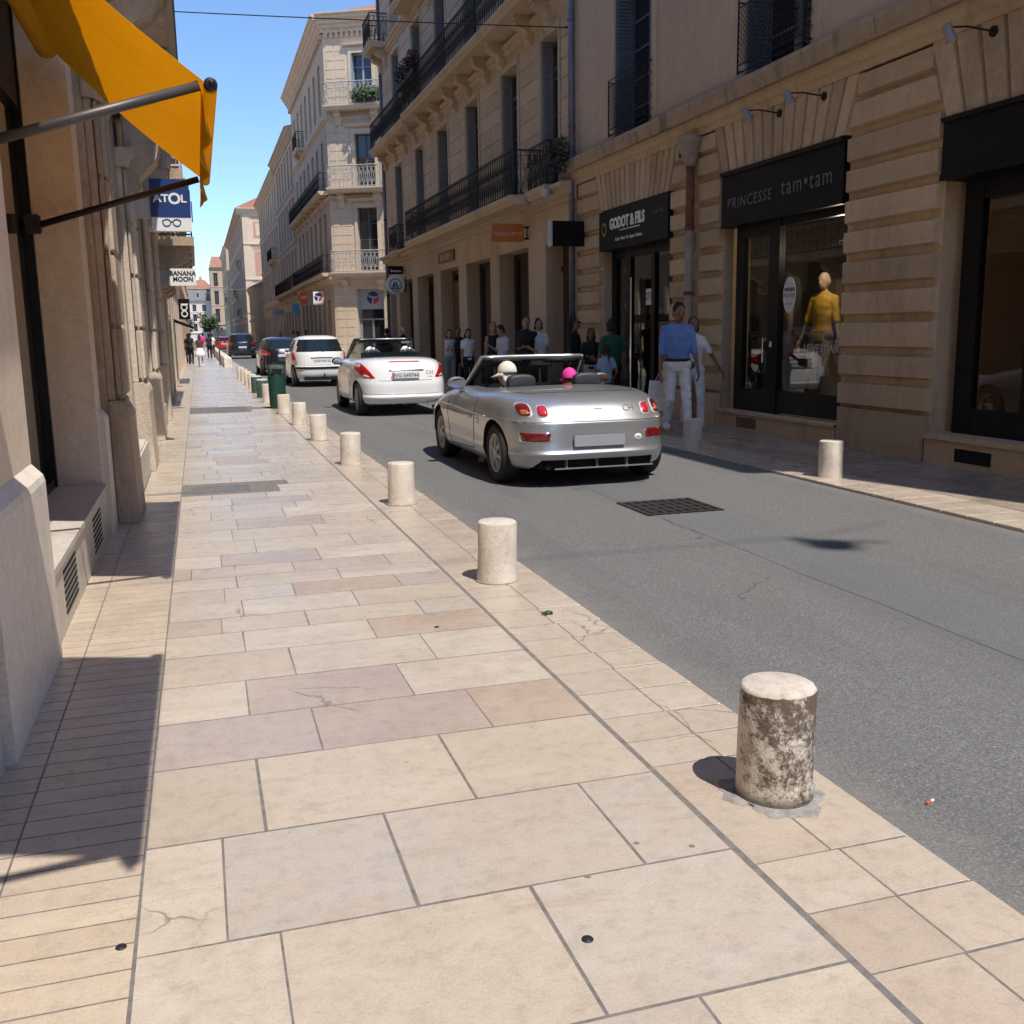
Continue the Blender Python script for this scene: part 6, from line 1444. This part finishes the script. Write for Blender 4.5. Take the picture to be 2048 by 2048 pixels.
# ------------------------------------------------------------------ PEOPLE
FOLD = bpy.data.textures.new('fold', 'CLOUDS'); FOLD.noise_scale = .085; FOLD.noise_depth = 2
def ik(a, c, l1, l2, pole):
    a, c = Vector(a), Vector(c); d = c-a; L = d.length; mx = (l1+l2)*.999
    if L > mx: c = a+d*(mx/L); d = c-a; L = mx
    x = (l1*l1-l2*l2+L*L)/(2*L); h = sqrt(max(0, l1*l1-x*x)); u = d/L; p = Vector(pole); p = p-u*p.dot(u)
    p = p.normalized() if p.length > 1e-5 else u.orthogonal().normalized()
    return a+u*x+p*h, c
def person(label, loc, rz, H=1.7, female=False, skin='skin', top='c_black', bottom='c_black', shoes='c_white', hair='hair_dark', hstyle='short', sleeve=.5, legs='trousers', lh=(-.225, .06, .80), rh=(.225, .06, .80), lf=(-.10, .0, .08), rf=(.10, .0, .08), lean=0, head=(0, 0), vox=.018, cap_=None, belt=None, group=None, cat='person', name='person', sit=False, tops=None, tank=False, tuck=False, face=True, par=None, hands=True):
    t = thing(name, label, cat, loc, rz, group); s = H/1.75
    sw = .150 if female else .176; hw = .165 if female else .155
    Rl = Matrix.Rotation(-lean, 3, 'X'); hip0 = Vector((0, 0, .92))
    def up(p): p = Vector(p); return hip0+Rl @ (p-hip0)
    hips = [Vector((-.092, 0, .92)), Vector((.092, 0, .92))]; sh = [up((-sw, -.01, 1.392)), up((sw, -.01, 1.392))]
    kn = []; an = []; el = []; wr = []
    for i, f_ in enumerate((lf, rf)): k, a = ik(hips[i], f_, .44, .42, (0, 1, .1)); kn.append(k); an.append(a)
    for i, h_ in enumerate((lh, rh)): k, a = ik(sh[i], h_, .285, .255, ((-.12, .12)[i], -1, -.2)); el.append(k); wr.append(a)
    Rh = Matrix.Rotation(-lean*.5-head[0], 3, 'X') @ Matrix.Rotation(head[1], 3, 'Z'); nk = up((0, -.005, 1.47))
    def hd(p): return nk+Rh @ Vector(p)
    def torso(m, g, zs=None):
        pr = [(.84, hw*.9, .105), (.93, hw, .115), (1.06, .128 if female else .145, .096), (1.2, .145 if female else .165, .108), (1.31, sw*.93, .112), (1.395, sw*.90, .088), (1.44, sw*.55, .07)]
        R = []
        for z, a, b in pr:
            if zs and not zs[0] <= z <= zs[1]: continue
            g_ = -.004 if zs and z < 1 else g; R.append([up(((a+g_)*cos(2*pi*k/16), (b+g_)*sin(2*pi*k/16), z)) for k in range(16)])
        m.rings(R)
        for q in (-1, 1): m.cap(up((q*.03, -.012, 1.475-.02*(g > 0))), up((q*sw*.86, -.01, 1.405)), .040+g*.6, .044+g*.6)
    def rm(m, nm, mat, v=vox, it=4, fold=0):
        m.v = [tuple(Vector(p)*s) for p in m.v]; o = m.build(nm, mat, t, True, world=False)
        return evaluated(o, [('REMESH', dict(mode='VOXEL', voxel_size=v, use_smooth_shade=True)), ('SMOOTH', dict(iterations=it, factor=.5))]+([('DISPLACE', dict(texture=FOLD, strength=fold, mid_level=.5, texture_coords='LOCAL'))] if fold else []))
    def hand(m, i):
        d = (wr[i]-el[i]).normalized(); q = d.cross(Vector((0, 0, 1))); q = q.normalized() if q.length > .05 else Vector((0, 1, 0)); n = d.cross(q).normalized(); fw = Vector((0, 1, 0))
        w_ = fw-d*fw.dot(d); w_ = w_.normalized() if w_.length > .2 else q          # width of palm runs fore-aft
        pn = d.cross(w_).normalized()*(1 if i == 0 else -1)
        a = wr[i]+d*.01
        for k, (o_, ln) in enumerate(((.028, .072), (.010, .080), (-.009, .075), (-.027, .060))):
            b0_ = a+d*.078+w_*o_; b1_ = b0_+d*ln*.5+pn*.012; b2_ = b1_+d*ln*.45+pn*.026; m.cap(a+d*.02+w_*o_*.7, b0_, .013, .0125, 8); m.cap(b0_, b1_, .0095, .009, 8); m.cap(b1_, b2_, .009, .0075, 8)
        th = a+d*.02+w_*.03; m.cap(th, th+d*.035+w_*.026+pn*.01, .013, .0105, 8); m.cap(th+d*.035+w_*.026+pn*.01, th+d*.065+w_*.030+pn*.02, .0105, .0085, 8)
    # body: one continuous surface
    m = MB(); torso(m, 0)
    for i in (0, 1):
        f = .9 if female else 1
        m.ell(hips[i], .095, .105, .10); m.cap(hips[i], kn[i], .083*f+.005, .055*f); m.cap(kn[i], an[i], .056*f, .037); sd = (-1, 1)[i]; c_ = kn[i].lerp(an[i], .3)-Vector((0, .018, 0)); m.ell(c_, .046*f, .052*f, .1)
        m.ell(an[i]+Vector((0, .06, -.035)), .042, .125, .042); m.ell(sh[i], .052*f, .055*f, .054*f); m.cap(sh[i], el[i], .049*f, .041*f); m.cap(el[i], wr[i], .040*f, .027*f)
        if not hands: m.ell(wr[i]+(wr[i]-el[i]).normalized()*.07, .035, .04, .07)
    m.cap(nk-Vector((0, 0, .05)), hd((0, .01, .09)), .058 if not female else .05, .052 if not female else .046)
    m.ell(hd((0, .012, .165)), .076, .094, .112, rot=Rh); m.ell(hd((0, .045, .10)), .055, .06, .058, rot=Rh); m.cap(hd((0, .10, .165)), hd((0, .118, .137)), .011, .016); m.ell(hd((0, .097, .105)), .026, .014, .012)
    for q in (-1, 1): m.ell(hd((q*.079, .0, .15)), .012, .02, .033, rot=Rh); m.ell(hd((q*.03, .092, .185)), .022, .012, .009)
    b = rm(m, 'body', skin)
    if hands:
        hm = MB(); hand(hm, 0); hand(hm, 1); bm = bmesh.new(); bm.from_mesh(b.data); n0 = len(bm.faces)
        vs = [bm.verts.new(Vector(p)*s) for p in hm.v]
        for q in hm.f:
            fc = bm.faces.new([vs[i] for i in q]); fc.smooth = True
        bm.to_mesh(b.data); bm.free()
    if face:
        m = MB(); m.smooth = True
        for q in (-1, 1): m.ell(hd((q*.031, .098, .170))*s, .0125, .008, .0085, 8, 6)
        m.build('eyes', 'hair_dark', t, world=False); m = MB(); m.smooth = True; m.ell(hd((0, .110, .103))*s, .022, .006, .005, 8, 6); m.build('mouth', 'c_plum', t, world=False)
    # clothes
    if top:
        m = MB(); torso(m, .014 if not tank else .008, (.92, 2) if tuck else None)
        for i in (0, 1):
            if tank: m.cap(sh[i]*.85+Vector((0, 0, .2)), sh[i]*.85+Vector((0, 0, .21)), .02, .02); continue
            m.ell(sh[i], .057, .062, .058)
            if sleeve <= 1: m.cap(sh[i], sh[i].lerp(el[i], sleeve), .059, .060 if sleeve < .8 else .054)
            else: m.cap(sh[i], el[i], .059, .051); m.cap(el[i], el[i].lerp(wr[i], sleeve-1), .053, .045)
        if not tank: m.cap(nk-Vector((0, 0, .06)), nk-Vector((0, 0, .005)), .075, .066)
        rm(m, tops or 'shirt', top, fold=.020)
    if legs == 'trousers':
        m = MB(); R = [[((hw+.012)*cos(2*pi*k/16), .125*sin(2*pi*k/16), z) for k in range(16)] for z in (.84, .9, .97, 1.0)]; m.rings(R)
        for i in (0, 1): m.ell(hips[i], .105, .118, .10); m.cap(hips[i], kn[i], .100, .072); m.cap(kn[i], an[i]+Vector((0, 0, .01)), .071, .06)
        rm(m, 'trousers', bottom, fold=.022)
    elif legs == 'shorts':
        m = MB(); m.rings([[((hw+.014)*cos(2*pi*k/16), .125*sin(2*pi*k/16), z) for k in range(16)] for z in (.84, .9, .97, 1.0)])
        for i in (0, 1): m.ell(hips[i], .108, .12, .10); m.cap(hips[i], hips[i].lerp(kn[i], .55), .104, .098)
        rm(m, 'shorts', bottom, fold=.018)
    elif legs in ('skirt', 'long_skirt'):
        m = MB(); zb = .55 if legs == 'skirt' else .2
        m.rings([[((a+.012*sin(5*2*pi*k/40)*(1 if a > .2 else 0))*cos(2*pi*k/40), (a*.8)*sin(2*pi*k/40), z) for k in range(40)] for z, a in ((1.02, .145), (.92, .19), (.75, .25), (zb, .31 if legs == 'skirt' else .27), (zb-.005, .28), (.9, .15))]); m.v = [tuple(Vector(p)*s) for p in m.v]; m.build('skirt', bottom, t, True, world=False)
    if belt:
        m = MB(); m.rings([[((hw+.019)*cos(2*pi*k/24)*s, .133*sin(2*pi*k/24)*s, z*s) for k in range(24)] for z in (.975, 1.01)]); m.build('belt', belt, t, True, world=False)
    if shoes:
        m = MB()
        for i in (0, 1): m.ell(an[i]+Vector((0, .055, -.035)), .05, .14, .05); m.ell(an[i]+Vector((0, -.02, -.02)), .048, .06, .055); m.cap(an[i]+Vector((0, -.03, -.065)), an[i]+Vector((0, .14, -.068)), .022, .022)
        rm(m, 'shoes', shoes)
    if hair and hstyle != 'none':
        m = MB(); m.ell(hd((0, -.012, .185)), .085, .098, .108, rot=Rh); m.ell(hd((0, -.05, .13)), .075, .06, .08, rot=Rh)
        if hstyle in ('long', 'ponytail', 'bun', 'bob'):
            for q in (-1, 1): m.cap(hd((q*.068, .015, .19)), hd((q*.074, -.03, .08)), .025, .03)
        if hstyle == 'long':
            for q in (-1, 0, 1): m.cap(hd((q*.05, -.06, .12)), hd((q*.07, -.085, -.20)), .05, .035)
        if hstyle == 'bob': m.ell(hd((0, -.04, .08)), .095, .07, .09)
        if hstyle == 'ponytail': m.cap(hd((0, -.10, .2)), hd((0, -.14, .0)), .035, .03); m.cap(hd((0, -.14, .0)), hd((0, -.12, -.15)), .03, .012)
        if hstyle == 'bun': m.ell(hd((0, -.09, .27)), .05, .05, .045)
        fc = MB(); rm(m, 'hair', hair, vox*.8, 3)
        # keep the face clear: the hair volume sits behind the brow
    if cap_:
        m = MB(); m.smooth = True; R = []
        for a in (0, .25, .5, .75, .95): R.append([hd((.098*(1+.025*cos(12*pi*k/24)+.02*sin(3*k+a*9))*cos(a*pi/2)*cos(2*pi*k/24), -.012+.118*cos(a*pi/2)*sin(2*pi*k/24), .19+.12*sin(a*pi/2)))*s for k in range(24)])
        R[0:0] = [[hd((.098*cos(2*pi*k/24), -.012+.118*sin(2*pi*k/24), .165))*s for k in range(24)]]
        m.rings(R, True, False, True); br = [(.085, .165), (.10, .158), (.105, .150), (.10, .152)]
        m.rings([[hd((.102*cos(a), -.012+(.116+.10*w_)*sin(a), .165-.035*w_))*s for a in [pi*k/16 for k in range(17)]] for w_ in (0, .5, 1)], False, False, False)
        o = m.build('cap', cap_, t, world=False); evaluated(o, [('SOLIDIFY', dict(thickness=.004))])
    return t
FWD = lambda dx, dy: atan2(-dx, dy)      # rotation that makes a figure face (dx, dy)
G = 'people on the right pavement'
man = person('man in light blue shirt and white trousers walking beside the right kerb', (6.50, 13.05, 0), FWD(-.22, -1), 1.87, skin='skin_tan', top='c_blue', bottom='c_white', shoes='c_white', hair='hair_dark', sleeve=1.12, lf=(-.09, .26, .10), rf=(.10, -.22, .13), lh=(-.245, .13, .86), rh=(.245, .05, .82), head=(.35, .1), vox=.013, belt='belt', tuck=True, group=G)
person('woman in white tee-shirt and white trousers half behind the man in blue', (7.08, 13.70, 0), FWD(-.25, -1), 1.67, True, skin='skin_tan', top='c_white', bottom='c_white', shoes='c_white2', hair='hair_brown', hstyle='bob', sleeve=.7, lf=(-.09, .20, .10), rf=(.09, -.24, .14), lh=(-.42, .12, .92), rh=(.20, .25, 1.0), vox=.014, group=G)
t = thing('shopping_bag', 'large flat white paper shopping bag hanging beside the man in blue', 'bag', (6.36, 13.36, .36))
dx_, dy_, dz_ = .06, .02, -.10
f = MB(); f.hexa([(6.16, 13.36, .44), (6.52, 13.30, .40), (6.54, 13.44, .40), (6.18, 13.50, .44), (6.20, 13.38, .86), (6.50, 13.33, .84), (6.51, 13.41, .84), (6.21, 13.46, .86)]); f.v = [(x+dx_, y+dy_, z+dz_) for x, y, z in f.v]; f.build('paper_bag', 'c_white', t)
f = MB(); f.tube([(6.27, 13.40, .85), (6.33, 13.40, .96), (6.42, 13.38, .96), (6.46, 13.38, .84)], .006, 6); f.v = [(x+dx_, y+dy_, z+dz_) for x, y, z in f.v]; f.build('handle', 'offwhite', t)
t = thing('green_pouch', 'small bright green pouch held by the woman in white', 'pouch', (6.88, 13.45, .93)); f = MB(); f.smooth = True; f.ell((6.88, 13.43, .96), .09, .05, .065); f.build('pouch', 'c_green', t); f = MB(); f.tube([(6.82, 13.43, 1.0), (6.88, 13.43, 1.06), (6.94, 13.43, 1.0)], .006, 6); f.build('strap', 'c_green', t)
person('girl in light blue tee-shirt with dark ponytail, seen from behind', (6.36, 15.35, 0), FWD(-.1, 1), 1.27, True, skin='skin_tan', top='c_lblue', bottom='c_jeans', hair='hair_dark', hstyle='ponytail', sleeve=.6, rh=(.22, .05, .96), lh=(-.24, .04, .85), group=G)
person('person in dark green tee-shirt and black trousers, back to the camera', (6.62, 15.75, 0), FWD(.1, 1), 1.68, True, skin='skin_tan', top='c_green', bottom='c_black', shoes='c_black', hair='hair_dark', hstyle='bun', sleeve=.65, lh=(-.27, .05, .84), rh=(.28, .05, .84), group=G)
sg_ = person('woman in black sweater with long dark hair and sunglasses, looking right', (6.5, 17.2, 0), FWD(.75, -.65), 1.74, True, skin='skin_tan', top='c_black', bottom='c_black', shoes='c_black', hair='hair_dark', hstyle='long', sleeve=1.6, lh=(-.18, .22, 1.02), rh=(.22, .15, .9), vox=.016, group=G)
f = MB()
for q in (-1, 1): f.ell((q*.032, .115, 1.635), .026, .008, .018, 10, 6)
f.tube([(-.08, .0, 1.645), (-.07, .1, 1.645), (.07, .1, 1.645), (.08, 0, 1.645)], .005, 5); f.build('sunglasses', 'void', sg_, True, world=False)
person('short person with dark top and white shorts standing behind the black sweater', (6.95, 17.5, 0), FWD(-.3, -1), 1.53, True, skin='skin_tan', top='c_black', bottom='c_white2', hair='hair_dark', hstyle='long', legs='shorts', sleeve=.5, group=G)
person('man in black tee-shirt with folded arms behind the silver car', (6.5, 20.0, 0), FWD(-.3, -1), 1.80, skin='skin', top='c_black', bottom='c_black', sleeve=.75, lh=(.10, .22, 1.12), rh=(-.12, .25, 1.08), vox=.016, group=G)
person('woman in white tee-shirt beside the man with folded arms', (6.86, 20.25, 0), FWD(-.1, -1), 1.74, True, skin='skin', top='c_white', bottom='c_navy', hair='hair_dark', hstyle='bun', sleeve=.55, group=G)
person('person with dark hair and pale open shirt looking down', (6.5, 21.7, 0), FWD(-.9, -.3), 1.65, skin='skin', top='c_white2', bottom='c_jeans', hair='hair_dark', hstyle='short', sleeve=.8, head=(.4, 0), rh=(.1, .3, 1.25), group=G)
person('woman in black sleeveless top with light brown hair', (6.40, 22.1, 0), FWD(-.1, -1), 1.71, True, skin='skin', top='c_black', bottom='c_black', hair='hair_blond', hstyle='long', tank=True, tops='tank_top', lh=(-.26, .08, .9), group=G)
person('woman in white tee-shirt with long dark hair over black trousers', (6.40, 24.4, 0), FWD(.2, -1), 1.58, True, skin='skin', top='c_white', bottom='c_black', hair='hair_dark', hstyle='long', sleeve=.55, head=(.3, -.3), group=G)
person('person in black standing behind the two young women', (6.72, 26.6, 0), FWD(-.3, -1), 1.62, skin='skin_tan', top='c_black', bottom='c_black', sleeve=1.5, group=G)
person('young woman in pale top and lilac trousers looking at a phone', (6.32, 26.0, 0), FWD(-.1, -1), 1.58, True, skin='skin', top='c_white2', bottom='c_grey', hair='hair_brown', hstyle='long', sleeve=.5, tank=True, tops='vest_top', lh=(-.05, .28, 1.2), rh=(.06, .28, 1.2), head=(.3, 0), group=G)
person('white-haired man in black tee-shirt near the round boat sign', (7.0, 35.8, 0), FWD(-.6, .4), 1.69, skin='skin', top='c_black', bottom='c_khaki', hair='hair_white', sleeve=.6, group=G, vox=.02)
person('dark haired person with one arm raised beyond the white-haired man', (6.9, 38.4, 0), FWD(.3, 1), 1.68, skin='skin_tan', top='c_plum', bottom='c_black', lh=(-.45, .1, 1.78), group=G, vox=.02)
q = random.Random(21); G2 = 'distant people on the right pavement'
for i, (x, y, tp, lb) in enumerate([(6.3, 63, 'c_black', 'distant dark figure nearest the black hatchback roof'), (6.6, 66, 'c_blue', 'distant figure in a blue top on the far right pavement'), (6.2, 70, 'c_white2', 'distant figure in a pale top on the far right pavement'), (6.7, 72, 'c_plum', 'distant figure in a plum top on the far right pavement'), (6.4, 84, 'c_navy', 'tall distant figure in navy right of the dark utility car')]):
    person(lb, (x, y, 0), q.uniform(0, 6), q.uniform(1.62, 1.8), i % 2 == 1, skin='skin_tan', top=tp, bottom='c_black', shoes='c_black', vox=.028, group=G2, face=False, hands=False)
G3 = 'people far along the left pavement'
person('woman in full white skirt and dark red top walking down the left pavement', (.07, 52, 0), FWD(0, 1), 1.58, True, skin='skin', top='c_plum', bottom='c_white', shoes='c_white', hair='hair_brown', hstyle='bob', legs='skirt', lf=(-.09, .15, .09), rf=(.09, -.12, .12), vox=.02, group=G3)
for i, (x, y, tp, bt, lb) in enumerate([(-.42, 58, 'c_black', 'c_black', 'dark clothed person by the left wall beyond the white skirt'), (-.55, 61, 'c_navy', 'c_black', 'person in navy close to the left wall, far away'), (.72, 72, 'c_navy', 'c_black', 'person in navy in the middle of the far left pavement'), (.95, 74, 'c_white', 'c_jeans', 'person in a white top on the far left pavement'), (.35, 80, 'c_pink', 'c_white2', 'person in a pink top far along the left pavement')]):
    person(lb, (x, y, 0), q.uniform(-.3, .3), q.uniform(1.62, 1.78), i % 2 == 0, skin='skin_tan', top=tp, bottom=bt, shoes='c_black', vox=.028, group=G3, face=False, hands=False)
# occupants of the open cars (seated, hips on the seats)
SIT = dict(lf=(-.12, .78, .50), rf=(.12, .78, .50), legs='trousers', hands=True)
def seated(label, car, x, y, zhip, s, **k):
    a = dict(SIT); a.update(k); H = 1.75*s
    return person(label, (car.location.x+x*car.scale.x, car.location.y+y*car.scale.y, car.location.z+zhip*car.scale.z-.92*s), 0, H, group='people in the open cars', **a)
seated('driver of the silver roadster in a cream cap and white top', car1, -.40, 1.66, .37, .97, female=True, skin='skin', top='c_white', bottom='c_beige', shoes='c_white', hair='hair_white', hstyle='bob', cap_='c_cream', lh=(-.42, .34, 1.22), rh=(.10, .38, 1.20), head=(.1, .75), sleeve=.35, vox=.015)
seated('passenger of the silver roadster in a bright pink cap', car1, .30, 1.68, .34, .90, female=True, skin='skin', top='c_beige', bottom='c_beige', hair='hair_blond', hstyle='bob', cap_='c_pink', lh=(-.15, .3, 1.0), rh=(.15, .3, 1.0), vox=.015)
seated('driver of the white cabriolet, white hair just showing above the seat', car2, -.36, 1.92, .46, .94, skin='skin', top='c_white2', bottom='c_jeans', hair='hair_white', hstyle='short', cap_='c_white', lh=(-.18, .45, 1.25), rh=(.18, .45, 1.25))
seated('passenger of the white cabriolet, white cap just showing above the seat', car2, .36, 1.92, .46, .94, female=True, skin='skin', top='c_cream', bottom='c_beige', hair='hair_white', hstyle='bob', cap_='c_white', lh=(-.15, .3, 1.0), rh=(.15, .3, 1.0))
# shop window mannequins
person('bald mannequin in yellow blouse and grey skirt in the black lettered shop window', FR.p(12.24, -.68, .40), FWD(-1, -.45), 1.84, True, skin='mannequin', top='c_yellow', bottom='c_khaki', shoes=None, hair=None, hstyle='none', sleeve=1.05, lh=(-.30, .1, .86), rh=(.31, .05, .85), legs='trousers', vox=.014, name='mannequin', cat='mannequin', face=False, tops='blouse', group='shop window mannequins')
person('mannequin half hidden behind the round white sale sticker', FR.p(13.42, -.85, .40), FWD(-1, .2), 1.70, True, skin='mannequin', top='c_plum', bottom='c_orange', shoes=None, hair=None, hstyle='none', tank=True, tops='swimsuit', legs='shorts', vox=.016, name='mannequin', cat='mannequin', face=False, group='shop window mannequins')
